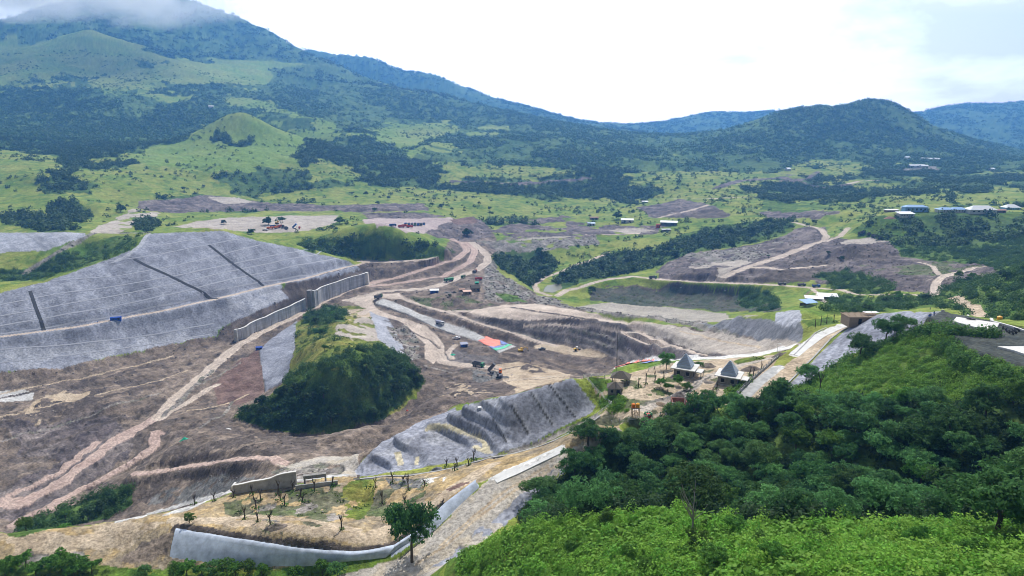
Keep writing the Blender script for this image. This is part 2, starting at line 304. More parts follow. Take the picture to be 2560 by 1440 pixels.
def ground(X, Y):
    fi, fj = gidx(X, Y)
    return bilin(Z, fi, fj)
# ------------------------------------------------------------ ground cover: zones laid out on the terrain
NAMES = ['grass']; ZD = {}
def zone(name, c1, c2, sc=12, fine=0.25, part='ground', c3=None):
    if name not in NAMES: NAMES.append(name)
    ZD[name] = (c1, c2, sc, fine, part, c3)
zone('grass', (.168,.232,.036), (.255,.278,.060), 26, .32, 'grassland', (.085,.165,.024))
zone('hillforest', (.058,.118,.036), (.105,.170,.048), 60, .45, 'mountain')
zone('hillgrass', (.165,.255,.045), (.235,.285,.065), 120, .25, 'mountain')
zone('forest', (.048,.100,.024), (.090,.145,.034), 14, .4, 'grassland')
zone('lush', (.060,.125,.018), (.105,.165,.026), 9, .45, 'grassland')
zone('knollgrass', (.15,.185,.030), (.225,.215,.055), 9, .4, 'grassland', (.08,.13,.022))
zone('weedy', (.15,.145,.095), (.09,.12,.045), 7, .45, 'ground')
zone('dirt', (.150,.118,.094), (.245,.196,.156), 16, .6, 'ground', (.095,.080,.072))
zone('dirtdark', (.085,.070,.062), (.145,.118,.102), 8, .35, 'ground')
zone('redsoil', (.135,.085,.072), (.20,.135,.115), 6, .35, 'ground')
zone('purple', (.125,.104,.102), (.215,.182,.166), 14, .55, 'ground', (.085,.072,.076))
zone('pit', (.125,.112,.108), (.175,.155,.146), 5, .45, 'ground')
zone('rubble', (.20,.185,.165), (.30,.27,.245), 6, .5, 'ground', (.14,.15,.10))
zone('darkterrace', (.062,.080,.052), (.105,.100,.080), 12, .35, 'ground')
zone('sand', (.40,.315,.22), (.50,.41,.30), 9, .22, 'ground')
zone('drysand', (.37,.325,.275), (.45,.40,.345), 18, .22, 'ground')
zone('yellow', (.37,.285,.165), (.27,.225,.165), 7, .38, 'ground', (.43,.31,.15))
zone('rivertan', (.33,.30,.245), (.40,.365,.31), 30, .18, 'ground')
zone('pinkflat', (.39,.315,.30), (.45,.37,.345), 30, .18, 'ground')
zone('road', (.44,.365,.30), (.54,.455,.38), 9, .18, 'dirt_road')
zone('redroad', (.40,.295,.25), (.48,.365,.31), 9, .2, 'dirt_road')
zone('greyroad', (.36,.33,.29), (.42,.385,.335), 12, .12, 'dirt_road', (.40,.345,.265))
zone('conc', (.60,.59,.56), (.70,.68,.65), 6, .12, 'concrete_road')
zone('concgrey', (.46,.45,.43), (.54,.53,.51), 6, .14, 'concrete_road')
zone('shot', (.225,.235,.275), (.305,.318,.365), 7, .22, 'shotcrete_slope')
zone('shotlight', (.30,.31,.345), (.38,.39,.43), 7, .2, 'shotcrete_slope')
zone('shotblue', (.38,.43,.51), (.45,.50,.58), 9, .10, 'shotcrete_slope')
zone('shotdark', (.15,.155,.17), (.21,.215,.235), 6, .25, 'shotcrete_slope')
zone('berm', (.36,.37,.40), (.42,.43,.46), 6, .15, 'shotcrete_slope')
zone('drain', (.05,.05,.055), (.07,.07,.075), 6, .2, 'shotcrete_slope')
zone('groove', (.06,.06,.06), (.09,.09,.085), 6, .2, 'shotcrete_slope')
zone('mud', (.50,.45,.30), (.58,.52,.38), 3, .2, 'shotcrete_slope')
zone('gravel', (.14,.14,.135), (.20,.195,.185), 3, .45, 'ground')
zone('apron', (.050,.060,.058), (.080,.088,.078), 4, .3, 'ground')
zone('water', (.17,.17,.115), (.19,.185,.13), 30, .05, 'river')
ZI = {n: i for i, n in enumerate(NAMES)}
ZID = np.zeros((NU, NV), np.int16)
RC = np.zeros((NU, NV), np.float32)          # how far across a track a point lies
FDEN = np.zeros((NU, NV), np.float32)        # how densely trees stand
gi, gj = np.arange(NU, dtype=float), np.arange(NV, dtype=float)
WX = fbm(GX/GY*300, np.log(GY)*300, 9, 3, 51); WY = fbm(GX/GY*300, np.log(GY)*300, 9, 3, 77)
def hits(pts, close=True, step=26):
    q = list(pts)+([pts[0]] if close else [])
    dense = []
    for a, b in zip(q[:-1], q[1:]):
        n = max(1, int(math.hypot(b[0]-a[0], b[1]-a[1])/step))
        for k in range(n): dense.append((a[0]+(b[0]-a[0])*k/n, a[1]+(b[1]-a[1])*k/n))
    if not close: dense.append(q[-1])
    hs = [hit(*p) for p in dense]
    out = []; n = len(hs)
    for k in range(n):
        nb = sorted(hs[(k+d) % n][1] for d in (-4, -3, -2, -1, 1, 2, 3, 4)); h = hs[k]; md = nb[3]
        if h[1] > 1.3*md:                    # the sight line slipped over a crest: take the crest itself
            for e in (3, 6, 9, 12, 16, 20, 26):
                g = hit(dense[k][0], dense[k][1]+e)
                if g[1] < 1.25*md: h = g; break
        out.append(h)
    return out
def polymask(P):
    X = np.array([p[0] for p in P]); Y = np.array([p[1] for p in P]); fi, fj = gidx(X, Y)
    i0, i1 = max(int(fi.min())-8, 0), min(int(fi.max())+9, NU); j0, j1 = max(int(fj.min())-8, 0), min(int(fj.max())+9, NV)
    return fi, fj, i0, i1, j0, j1
def inside(fi, fj, A, B):
    m = np.zeros(A.shape, bool); n = len(fi); k = n-1
    for i in range(n):
        x1, y1, x2, y2 = fi[i], fj[i], fi[k], fj[k]
        if y1 != y2:
            c = (y1 > B) != (y2 > B)
            m ^= c & (A < (x2-x1)*(B-y1)/(y2-y1)+x1)
        k = i
    return m
def area(name, pts, warp=5.0, forest=None, only=None, keep=1.0, ns=8):
    """paints a zone inside an outline; warp roughens the outline; keep<1 leaves ragged gaps"""
    fi, fj, i0, i1, j0, j1 = polymask(hits(pts))
    if i1 <= i0 or j1 <= j0: return
    far_ = 1+1.6*(np.mean([p_[1] for p_ in pts]) < 500); A = gi[i0:i1, None]+WX[i0:i1, j0:j1]*2*warp*far_; B = gj[None, j0:j1]+WY[i0:i1, j0:j1]*2*warp*far_
    m = inside(fi, fj, A, B)
    if keep < 1: m &= fbm(GX[i0:i1, j0:j1], GY[i0:i1, j0:j1], ns, 3, 91)+0.5 < keep*0.62+0.16
    if only is not None: m &= np.isin(ZID[i0:i1, j0:j1], [ZI[o] for o in only])
    if name: ZID[i0:i1, j0:j1][m] = ZI[name]
    if forest is not None: FDEN[i0:i1, j0:j1][m] = forest
    elif name: FDEN[i0:i1, j0:j1][m] = 0
def grade(P, w, fall):
    """levels the ground across a track and lets it run back into the slope on both sides"""
    zc = np.array([p[2] for p in P]); 
    for _ in range(3): zc = np.r_[zc[0], (zc[:-2]+2*zc[1:-1]+zc[2:])/4, zc[-1]]
    for k in range(len(P)-1):
        a, b = P[k], P[k+1]; R = w/2+fall
        if math.hypot(a[0]-b[0], a[1]-b[1]) > .12*a[1] or abs(a[2]-b[2]) > .4*math.hypot(a[0]-b[0], a[1]-b[1])+.3: continue
        fi, fj = gidx([a[0]-R, a[0]+R, b[0]-R, b[0]+R, a[0], b[0], a[0], b[0]], [a[1], a[1], b[1], b[1], a[1]-R, b[1]-R, a[1]+R, b[1]+R])
        i0, i1 = max(int(fi.min())-2, 0), min(int(fi.max())+3, NU); j0, j1 = max(int(fj.min())-2, 0), min(int(fj.max())+3, NV)
        if i1 <= i0 or j1 <= j0: continue
        x = GX[i0:i1, j0:j1]; y = GY[i0:i1, j0:j1]; dx, dy = b[0]-a[0], b[1]-a[1]; L2 = dx*dx+dy*dy+1e-9
        t = np.clip(((x-a[0])*dx+(y-a[1])*dy)/L2, 0, 1); d = np.hypot(x-a[0]-t*dx, y-a[1]-t*dy); m = d < GRD[i0:i1, j0:j1]
        k_ = np.clip(1-(d-w/2)/fall, 0, 1); k_ = k_*k_*(3-2*k_); zz = zc[k]+(zc[k+1]-zc[k])*t; m &= k_ > GW[i0:i1, j0:j1]
        GW[i0:i1, j0:j1][m] = k_[m]; GT[i0:i1, j0:j1][m] = zz[m]
GRD = np.full((NU, NV), 1e9, np.float32); GW = np.zeros((NU, NV), np.float32); GT = np.zeros((NU, NV))
def track(name, pts, w, warp=1.2, shift=True):
    P = hits(pts, False, 18)
    if name in ('road', 'redroad', 'conc') and 2 < w < 12 and warp < 2.5: grade(P, w*1.1, max(w*.9, .011*float(np.median([p[1] for p in P]))))
    
    for a, b in zip(P[:-1], P[1:]):
        if abs(a[1]-b[1]) > 0.35*min(a[1], b[1]): continue
        fi, fj = gidx([a[0]-w, a[0]+w, b[0]-w, b[0]+w, a[0], b[0], a[0], b[0]], [a[1], a[1], b[1], b[1], a[1]-w, b[1]-w, a[1]+w, b[1]+w])
        i0, i1 = max(int(fi.min())-3, 0), min(int(fi.max())+4, NU); j0, j1 = max(int(fj.min())-3, 0), min(int(fj.max())+4, NV)
        if i1 <= i0 or j1 <= j0: continue
        x = GX[i0:i1, j0:j1]; y = GY[i0:i1, j0:j1]
        if warp: x = x+WX[i0:i1, j0:j1]*warp*2; y = y+WY[i0:i1, j0:j1]*warp*2
        dx, dy = b[0]-a[0], b[1]-a[1]; L2 = dx*dx+dy*dy+1e-9
        t = np.clip(((x-a[0])*dx+(y-a[1])*dy)/L2, 0, 1); d = np.hypot(x-a[0]-t*dx, y-a[1]-t*dy)
        m = d < w/2
        ZID[i0:i1, j0:j1][m] = ZI[name]; RC[i0:i1, j0:j1][m] = d[m]/(w/2); FDEN[i0:i1, j0:j1][m] = 0
# far slopes: woods in the folds, grass on the spurs
fmask = GY > 1500
ZID[fmask] = ZI['hillforest']
g1 = fbm(GX, GY, 520, 4, 31)
ZID[fmask & (GY < 3000) & (g1 > 0.13)] = ZI['hillgrass']
ZID[(GY > 900) & (GY <= 1500) & (fbm(GX, GY, 200, 4, 33) > 0.10)] = ZI['forest']
gul = (GY > 930) & (GY < 1900) & (roll < -.13) & (fbm(GX, GY, 70, 3, 35) > -.08); ZID[gul] = ZI['forest']; ZID[(GY > 1000) & (GY < 1500) & (roll > .02) & (ZID == ZI['forest'])] = ZI['grass']
FDEN[(GY > 1500) & (ZID == ZI['hillforest'])] = 0.55
FDEN[(GY <= 1500) & (ZID == ZI['forest'])] = 0.9
area('hillgrass', [(-420,122),(80,107),(165,95),(200,104),(235,90),(300,128),(345,150),(300,165),(250,190),(130,200),(-420,210)], 4)
area('hillgrass', [(225,215),(250,178),(330,142),(385,167),(438,198),(400,215),(330,225)], 4)
area('hillgrass', [(-420,215),(150,205),(300,225),(420,235),(500,240),(450,262),(330,238),(150,215),(-420,226)], 6, keep=.8, ns=90)
area('hillgrass', [(540,240),(600,215),(680,252),(760,285),(840,325),(875,335),(840,340),(720,310),(640,270)], 6, keep=.75, ns=80)
area('hillgrass', [(480,300),(540,290),(600,281),(650,304),(760,345),(900,385),(700,420),(450,420),(300,400),(380,370),(470,345)], 4)
area('hillgrass', [(912,322),(1000,306),(1120,308),(1160,325),(1100,345),(1010,370),(950,345)], 5)
area('hillgrass', [(1010,380),(1090,360),(1180,350),(1120,385),(1050,400)], 6, keep=.8, ns=60)
area('hillforest', [(-420,228),(150,218),(290,240),(430,268),(520,300),(480,335),(420,345),(330,378),(200,400),(100,380),(-420,365)], 6, forest=.95)
area('hillforest', [(1240,335),(1450,332),(1600,368),(1650,395),(1540,440),(1440,452),(1350,405),(1200,420),(1060,400),(1150,360)], 8, forest=1, keep=.85, ns=70)
area('hillforest', [(765,362),(850,342),(930,345),(1000,378),(1070,420),(960,432),(880,402),(780,382)], 5, forest=1)
area('forest', [(1000,380),(1100,400),(1200,430),(1080,450),(1000,440),(960,425)], 6, forest=.9, keep=.8, ns=50)
area('hillforest', [(1750,352),(1850,320),(1955,280),(2040,270),(2150,255),(2240,262),(2320,310),(2420,355),(2540,392),(2400,398),(2000,390),(1800,376)], 3, forest=.9)
area('forest', [(1750,378),(2000,392),(2560,395),(2900,455),(2300,470),(2120,450),(1900,400)], 6, forest=.8, keep=.8, ns=60)
area('grass', [(1960,418),(2060,398),(2140,405),(2200,425),(2120,438),(1990,440)], 5, keep=.9, ns=60)
area('forest', [(1850,470),(2000,450),(2160,475),(2200,500),(2000,512),(1900,500)], 6, forest=.9, keep=.75, ns=40)
area('forest', [(2200,455),(2560,445),(2900,500),(2450,520),(2250,500)], 6, forest=.8, keep=.62, ns=35)
area('grass', [(2150,495),(2560,470),(2900,505),(2400,512),(2180,520)], 4, keep=.85, ns=30)
area('forest', [(140,385),(180,372),(230,420),(180,430),(240,470),(230,490),(100,480),(90,440),(160,430)], 4, forest=1)
area('forest', [(110,380),(330,345),(480,330),(470,345),(330,385),(200,400)], 4, forest=.9)
area('forest', [(540,428),(600,420),(700,425),(780,442),(760,470),(600,476),(540,462)], 4, forest=1)
area('forest', [(700,390),(760,372),(860,390),(960,425),(1100,440),(1100,465),(960,455),(860,420)], 5, forest=.95, keep=.8, ns=40)
area('forest', [(520,340),(640,345),(630,362),(530,358)], 3, forest=1)
area('forest', [(450,310),(500,295),(520,305),(470,330)], 3, forest=.9)
area('forest', [(1150,470),(1300,465),(1500,480),(1440,505),(1250,490)], 5, forest=1, keep=.75, ns=30)
area('forest', [(1530,490),(1590,490),(1600,510),(1550,508)], 3, forest=1)
area('forest', [(1250,440),(1550,440),(1720,465),(1500,475),(1300,470)], 6, forest=.7, keep=.6, ns=40)
area('grass', [(1095,415),(1180,405),(1350,420),(1440,440),(1300,448),(1150,440)], 5)
area('grass', [(780,470),(900,462),(1100,475),(1300,490),(1500,520),(1640,545),(1480,552),(1330,545),(1200,552),(1090,530),(900,512),(700,505),(640,490)], 4)
area('forest', [(110,512),(190,500),(235,540),(200,560),(120,535)], 3, forest=1)
area('forest', [(0,540),(60,530),(150,545),(200,575),(120,580),(0,560)], 3, forest=1, keep=.9, ns=20)
area('forest', [(330,545),(360,530),(400,560),(380,578),(340,575)], 3, forest=1)
area('forest', [(400,485),(520,490),(500,510),(430,512)], 3, forest=.8, keep=.8, ns=25)
area('lush', [(-420,700),(60,672),(200,612),(300,592),(352,590),(335,625),(255,652),(110,700),(-420,732)], 3, forest=.15)
area('forest', [(-420,705),(70,672),(160,632),(215,650),(110,698),(-420,732)], 3, forest=.9)
area('lush', [(1690,590),(1800,560),(1980,545),(1980,580),(1870,610),(1800,620),(1700,640),(1640,668),(1600,640)], 5, forest=.3)
area('forest', [(1235,640),(1300,615),(1370,630),(1400,665),(1370,690),(1330,720),(1290,690),(1240,665)], 3, forest=1)
area('forest', [(1385,700),(1440,668),(1540,625),(1640,620),(1700,600),(1830,570),(1960,555),(1960,575),(1800,615),(1700,640),(1640,665),(1540,690),(1470,700),(1400,725)], 4, forest=1)
area('lush', [(2180,545),(2300,530),(2560,530),(2900,700),(2500,680),(2330,655),(2250,640),(2220,605),(2120,580)], 4, forest=.35)
area('forest', [(2250,540),(2560,535),(2900,640),(2500,655),(2330,620),(2260,575)], 5, forest=1, keep=.85, ns=30)
area('lush', [(2080,740),(2250,740),(2330,735),(2380,690),(2470,690),(2900,660),(2900,815),(2460,795),(2350,768),(2240,775),(2140,790),(2040,780)], 4, forest=.45)
# the works: stripped ground of the whole valley
area('dirt', [(-420,946),(150,921),(300,886),(430,860),(540,838),(590,846),(700,800),(780,765),(900,715),(910,668),(940,655),(1080,642),(1130,600),(1060,562),(1130,543),(1230,575),(1245,610),(1225,655),(1270,700),(1340,735),(1440,772),(1500,790),(1650,812),(1990,850),(2000,868),(1900,886),(1790,897),(1650,902),(1540,917),(1455,942),(1300,978),(1170,1006),(1000,1083),(905,1148),(895,1192),(860,1192),(740,1207),(590,1227),(480,1264),(300,1302),(100,1327),(-420,1340)], 3)
area('dirtdark', [(540,842),(590,852),(700,803),(780,768),(930,704),(935,655),(880,664),(780,690),(715,715),(720,746),(650,776),(548,822)], 2)
area('purple', [(-420,1060),(120,1050),(260,1040),(330,1080),(330,1130),(200,1215),(60,1290),(-420,1320)], 6, keep=.8, ns=30)
area('dirtdark', [(100,970),(350,930),(400,960),(330,1010),(200,1050),(60,1030)], 8, keep=.5, ns=18)
area('sand', [(120,985),(300,970),(250,1020),(150,1060),(0,1050)], 8, keep=.35, ns=15)
area('dirtdark', [(430,1110),(640,1085),(800,1095),(780,1130),(640,1130),(480,1150),(400,1150)], 5, keep=.75, ns=9)
area('redsoil', [(645,870),(655,930),(658,978),(600,1010),(545,1012),(530,960),(590,905)], 2)
area('dirtdark', [(350,1150),(600,1130),(660,1160),(620,1200),(480,1250),(360,1260),(300,1230)], 5, keep=.5, ns=7)
area('gravel', [(380,1230),(560,1190),(640,1190),(600,1215),(480,1255),(370,1262)], 4, keep=.75, ns=3)
area('rubble', [(740,1155),(860,1140),(900,1160),(880,1190),(750,1200),(680,1180)], 4, keep=.9)
area('knollgrass', [(742,800),(790,785),(850,766),(928,766),(960,820),(1000,870),(1040,930),(1062,955),(1040,1000),(950,1058),(830,1085),(700,1080),(585,1042),(660,1002),(715,948),(735,880)], 3, forest=.07)
area('drysand', [(840,815),(925,790),(948,830),(960,850),(880,852),(830,835)], 4, keep=.85, ns=10)
area('sand', [(862,775),(925,770),(940,790),(870,800)], 4, keep=.7, ns=6)
area('forest', [(755,785),(830,765),(870,775),(860,800),(800,815),(760,808)], 3, forest=.8)
area('lush', [(700,960),(760,925),(880,880),(985,870),(1040,925),(980,900),(880,920),(760,958)], 4, forest=.6, keep=.9, ns=9)
area('forest', [(690,985),(760,955),(880,915),(985,900),(1045,935),(1062,960),(950,1055),(830,1082),(700,1078),(590,1044),(640,1010)], 3, forest=1)
area('shot', [(742,799),(736,870),(717,945),(662,975),(655,930),(648,872),(690,838)], 1)
area('shotlight', [(922,768),(955,775),(985,820),(1000,855),(1035,905),(985,878),(945,845),(930,800)], 1.5)
# big western shotcrete slopes
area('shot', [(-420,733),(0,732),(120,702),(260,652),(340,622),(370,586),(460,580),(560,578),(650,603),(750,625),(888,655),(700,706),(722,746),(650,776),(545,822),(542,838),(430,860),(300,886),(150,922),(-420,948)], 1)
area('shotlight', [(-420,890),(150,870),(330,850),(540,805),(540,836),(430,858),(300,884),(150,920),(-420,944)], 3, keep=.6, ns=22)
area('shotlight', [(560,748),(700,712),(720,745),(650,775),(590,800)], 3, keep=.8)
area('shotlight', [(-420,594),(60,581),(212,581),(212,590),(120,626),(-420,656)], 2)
area('dirtdark', [(700,722),(770,718),(800,708),(900,672),(905,684),(780,717),(770,743),(590,819),(583,846),(548,825),(650,777),(724,748)], 2)
area('shot', [(690,716),(800,700),(890,666),(900,674),(800,708)], 1)
BERMS = ([(0,762),(120,738),(310,713),(440,690),(560,663),(700,635),(800,625)], [(0,790),(200,755),(350,728),(480,700),(600,672),(740,645),(820,634)],
         [(0,815),(170,785),(330,758),(470,726),(600,692),(760,662),(850,645)], [(120,702),(300,690),(420,668),(540,640),(650,612)],
         [(262,654),(380,640),(480,618),(600,598)], [(342,622),(430,608),(520,590)], [(0,830),(200,800),(420,758),(530,728),(640,705),(760,683),(880,657)],
         [(0,875),(200,860),(400,835),(535,808)], [(0,908),(200,885),(400,858),(530,835)])
DRAINS = ([(335,648),(372,668),(445,700),(515,735),(545,748)], [(522,612),(560,642),(590,665),(640,700),(660,710)], [(75,727),(90,770),(110,822)])
track('road', [(-420,846),(0,843),(110,828),(200,816),(300,797),(400,779),(480,760),(560,743),(640,722),(700,708),(760,697),(830,678),(890,660),(960,655),(1060,648)], 4.6, .8)
track('road', [(900,652),(980,656),(1060,650),(1085,643)], 7)
track('berm', [(372,584),(352,612),(318,640),(285,655)], 4, .3)
track('rubble', [(372,582),(300,582),(240,580),(200,600),(130,640),(60,680)], 5)
area('concgrey', [(-420,1000),(60,975),(88,983),(80,1000),(-420,1035)], 1)
# plain: yards, spoil, quarry
area('drysand', [(430,567),(520,548),(640,542),(760,538),(845,540),(840,556),(745,580),(640,582),(560,574)], 3)
area('drysand', [(225,580),(290,545),(335,522),(400,530),(395,545),(340,560),(300,585)], 4, keep=.8, ns=20)
area('purple', [(350,502),(520,490),(600,497),(700,510),(860,514),(1055,508),(1070,526),(900,530),(700,527),(560,527),(400,532),(340,520)], 3)
area('grass', [(390,535),(470,540),(460,550),(400,548)], 2)
area('drysand', [(520,494),(600,494),(640,505),(560,510)], 3)
area('purple', [(900,532),(1060,530),(1120,540),(1000,548),(920,548)], 3)
area('pinkflat', [(905,548),(1000,545),(1130,543),(1128,558),(1060,582),(1015,582),(985,570),(940,572)], 2)
area('lush', [(740,607),(850,579),(950,584),(1050,599),(1140,633),(1080,645),(900,642),(760,627)], 3, forest=.55)
area('grass', [(780,597),(850,579),(950,583),(1050,598),(1000,604),(860,596)], 3)
area('purple', [(1058,580),(1100,560),(1180,540),(1215,560),(1235,590),(1170,602),(1100,595)], 3)
area('redsoil', [(1120,548),(1180,541),(1195,555),(1140,562)], 3)
area('purple', [(1230,577),(1330,547),(1420,541),(1500,560),(1600,566),(1680,560),(1640,585),(1500,592),(1330,600),(1240,600)], 5, keep=.7, ns=30)
area('rubble', [(1180,600),(1330,602),(1490,592),(1500,612),(1400,622),(1250,640),(1225,620)], 4, keep=.8, ns=16)
area('drysand', [(1525,575),(1600,570),(1640,578),(1570,585)], 3)
area('rubble', [(1225,645),(1262,690),(1330,735),(1300,762),(1215,748),(1205,700)], 3, keep=.85, ns=9)
area('rubble', [(1330,735),(1380,740),(1440,770),(1350,762)], 3, keep=.8)
area('lush', [(1236,733),(1290,742),(1318,757),(1270,757)], 2)
area('purple', [(1590,520),(1700,498),(1770,510),(1825,540),(1690,545),(1640,545)], 4)
area('purple', [(1900,532),(1950,524),(2110,530),(2060,545),(1920,546)], 4, keep=.9, ns=30)
area('dirtdark', [(1720,536),(1760,526),(1808,528),(1820,543),(1740,544)], 2)
track('purple', [(1135,455),(1210,456),(1300,460),(1400,450),(1470,446)], 16, 4)
track('purple', [(1790,470),(1850,452),(1960,445),(2050,470),(2120,462)], 16, 4)
area('purple', [(1950,438),(2050,432),(2060,447),(1960,452)], 4, keep=.8, ns=40)
track('road', [(2120,460),(2150,450),(2200,452)], 9, 2); track('road', [(1690,498),(1780,496),(1860,493)], 7, 1)
track('road', [(1640,545),(1680,538),(1715,529),(1770,513)], 7)
track('road', [(1470,588),(1560,585),(1600,583)], 6); track('rivertan', [(1300,600),(1340,597),(1420,592)], 8)
area('rubble', [(2230,425),(2330,418),(2350,425),(2260,432)], 3)
# east side terraces
area('purple', [(1640,672),(1700,642),(1800,622),(1870,612),(1960,592),(1985,575),(2062,568),(2080,598),(2220,604),(2250,640),(2330,655),(2440,660),(2500,678),(2480,690),(2400,700),(2345,732),(2280,732),(2200,722),(2120,722),(1960,690),(1880,702),(1650,694)], 3)
area('rubble', [(1700,640),(1870,615),(1960,600),(1930,640),(1850,660),(1740,665)], 6, keep=.7, ns=14)
area('drysand', [(1720,665),(1800,655),(1860,650),(1880,655),(1800,690),(1740,690)], 5, keep=.6, ns=20)
area('weedy', [(2150,660),(2300,655),(2450,662),(2480,685),(2380,700),(2300,690),(2200,680)], 5, keep=.7, ns=20)
area('lush', [(2110,680),(2180,690),(2250,720),(2200,735),(2080,730),(2060,712),(2100,700)], 4, keep=.85, ns=12, forest=.6)
area('lush', [(1905,500),(2000,505),(2100,520),(1990,530),(1900,525)], 4, keep=.7, ns=30)
area('dirtdark', [(2108,645),(2120,622),(2160,616),(2210,622),(2240,648),(2170,652)], 2)
area('dirtdark', [(1965,660),(2020,643),(2085,658),(2050,664)], 2)
area('dirtdark', [(1890,695),(1940,672),(1980,668),(2080,680),(2060,700),(1980,708),(1900,704)], 3)
area('forest', [(2030,690),(2120,672),(2130,690),(2080,708)], 3, forest=.8)
area('drysand', [(2085,612),(2130,598),(2180,592),(2222,604),(2160,613)], 2)
area('darkterrace', [(1480,715),(1700,722),(1880,735),(1955,765),(1935,782),(1790,778),(1600,762),(1470,748)], 4)
area('dirtdark', [(1490,712),(1700,718),(1900,733),(1700,727)], 2)
area('forest', [(1850,718),(1930,735),(1960,768),(1900,780),(1840,760)], 4, forest=.9, keep=.85, ns=12)
area('rivertan', [(1440,766),(1530,756),(1650,767),(1790,781),(1900,790),(1830,796),(1740,806),(1650,797),(1500,779),(1430,769)], 2)
area('rubble', [(1350,757),(1420,766),(1500,777),(1650,796),(1740,806),(1830,832),(1870,842),(1830,838),(1650,803),(1500,783),(1340,760)], 1.5)
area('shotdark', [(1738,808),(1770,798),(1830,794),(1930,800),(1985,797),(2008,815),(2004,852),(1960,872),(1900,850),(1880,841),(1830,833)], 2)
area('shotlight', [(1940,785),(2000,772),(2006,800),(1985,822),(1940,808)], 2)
track('road', [(1395,738),(1440,722),(1480,706),(1520,698),(1580,691),(1640,697),(1780,706),(1900,711),(2000,716),(2060,722),(2160,735),(2300,738)], 6.5)
track('road', [(1400,690),(1430,680),(1480,690),(1600,688)], 5) if False else None
track('road', [(1375,738),(1342,725),(1338,710),(1365,694),(1410,677),(1445,660),(1480,650),(1520,632)], 5.5)
area('water', [(1366,714),(1395,709),(1406,720),(1382,731),(1356,728)], 1)
track('road', [(1788,704),(1830,682),(1870,666),(1930,651),(1980,631),(2030,612),(2060,602),(2066,590),(2052,574),(2020,565),(1985,556)], 7.5)
track('road', [(2062,606),(2100,592),(2122,570)], 5.5); track('road', [(1870,668),(1960,672),(2060,664)], 6, 2)
track('road', [(2335,738),(2342,712),(2360,692),(2440,672),(2490,668)], 6); track('road', [(2300,655),(2330,668),(2350,690)], 4)
track('sand', [(2385,743),(2420,765),(2445,780),(2466,790)], 5)
track('road', [(2030,722),(2045,742),(2060,755)], 4)
# dam: crest fill, pit, chute
area('road', [(1165,783),(1186,776),(1253,763),(1337,760),(1420,773),(1522,789),(1650,811),(1760,830),(1680,845),(1600,822),(1560,809),(1480,803),(1330,798),(1200,792)], 2)
area('drysand', [(1600,812),(1650,811),(1760,830),(1880,846),(1990,851),(2000,867),(1900,884),(1830,888),(1740,868),(1640,836)], 2)
area('pit', [(1160,788),(1200,792),(1330,798),(1480,803),(1560,809),(1640,836),(1740,868),(1832,889),(1790,895),(1650,900),(1560,907),(1530,892),(1470,868),(1300,838),(1190,808)], 2)
track('road', [(1290,777),(1400,785),(1500,802),(1560,809)], 4, 1)
track('dirtdark', [(1278,769),(1340,778)], 3, 0); track('dirtdark', [(1350,781),(1450,795),(1490,803)], 3, 0)
track('road', [(1310,812),(1390,811),(1480,818),(1560,832)], 2, .6); track('road', [(1560,832),(1600,830),(1630,850),(1700,870)], 3.5, 1)
track('road', [(1560,834),(1600,858),(1680,868),(1760,885)], 4, 1)
area('drysand', [(1565,828),(1590,826),(1600,838),(1575,842)], 1)
area('pit', [(1170,878),(1250,888),(1232,905),(1185,911),(1110,905),(1110,885),(1130,868)], 3)
area('rubble', [(960,810),(1020,815),(1050,850),(1050,890),(1030,905),(1000,870)], 4, keep=.7)
area('sand', [(1335,862),(1400,861),(1470,872),(1518,892),(1490,897),(1400,882),(1340,872)], 2)
area('dirtdark', [(1292,868),(1320,866),(1400,884),(1532,921),(1500,926),(1380,899),(1290,877)], 1)
area('dirt', [(1250,884),(1300,880),(1400,905),(1500,935),(1480,938),(1330,905)], 1)
track('dirtdark', [(1262,886),(1320,898),(1400,915),(1500,943)], 4.5, .3)
track('dirtdark', [(1250,900),(1310,912),(1320,905)], 7, 2)
area('sand', [(1232,912),(1300,908),(1370,920),(1480,942),(1440,946),(1330,965),(1280,965),(1240,935)], 3)
area('dirtdark', [(1315,912),(1350,920),(1370,930),(1330,935),(1300,925)], 2, keep=.8, ns=4)
area('dirtdark', [(1105,968),(1170,948),(1240,960),(1300,967),(1240,985),(1180,992),(1120,985)], 3, keep=.8, ns=12)
area('sand', [(1110,970),(1150,955),(1230,978),(1180,985)], 3, keep=.5, ns=6)
area('dirtdark', [(1060,1000),(1130,990),(1180,1000),(1060,1045),(960,1075)], 3, keep=.6, ns=6)
area('gravel', [(1180,925),(1250,930),(1280,950),(1180,955)], 3, keep=.7, ns=5)
track('redroad', [(-420,1305),(60,1255),(120,1222),(200,1165),(270,1115),(340,1075),(400,1042)], 9, 3)
track('redroad', [(400,1060),(385,1110),(330,1155),(250,1200),(150,1250),(30,1310)], 5, 2)
track('redroad', [(20,1240),(140,1180),(240,1110)], 4, 2)
track('road', [(400,1042),(440,1000),(490,955),(545,905),(590,868),(650,833),(700,806),(770,773),(860,730),(930,707)], 8, 1.2)
track('road', [(545,960),(500,985),(450,1015),(400,1050)], 4, 1); track('rubble', [(530,925),(470,985),(410,1040)], 3, 1)
track('redroad', [(930,707),(1000,692),(1080,667),(1140,648),(1168,628),(1160,612),(1130,598)], 8)
track('redroad', [(930,716),(1040,700),(1110,692),(1150,672),(1175,650),(1188,628),(1165,606)], 8, 1)
track('road', [(870,752),(900,741),(960,729),(1060,722),(1130,702),(1165,686),(1200,671),(1220,656),(1221,641),(1205,628),(1180,606)], 9)
area('road', [(870,752),(930,736),(1000,735),(1010,752),(960,745),(930,752),(950,775),(900,768)], 1.5)
track('road', [(905,758),(950,782),(1000,800),(1051,818),(1082,842),(1098,862),(1096,884),(1105,905),(1170,912),(1240,920)], 8)
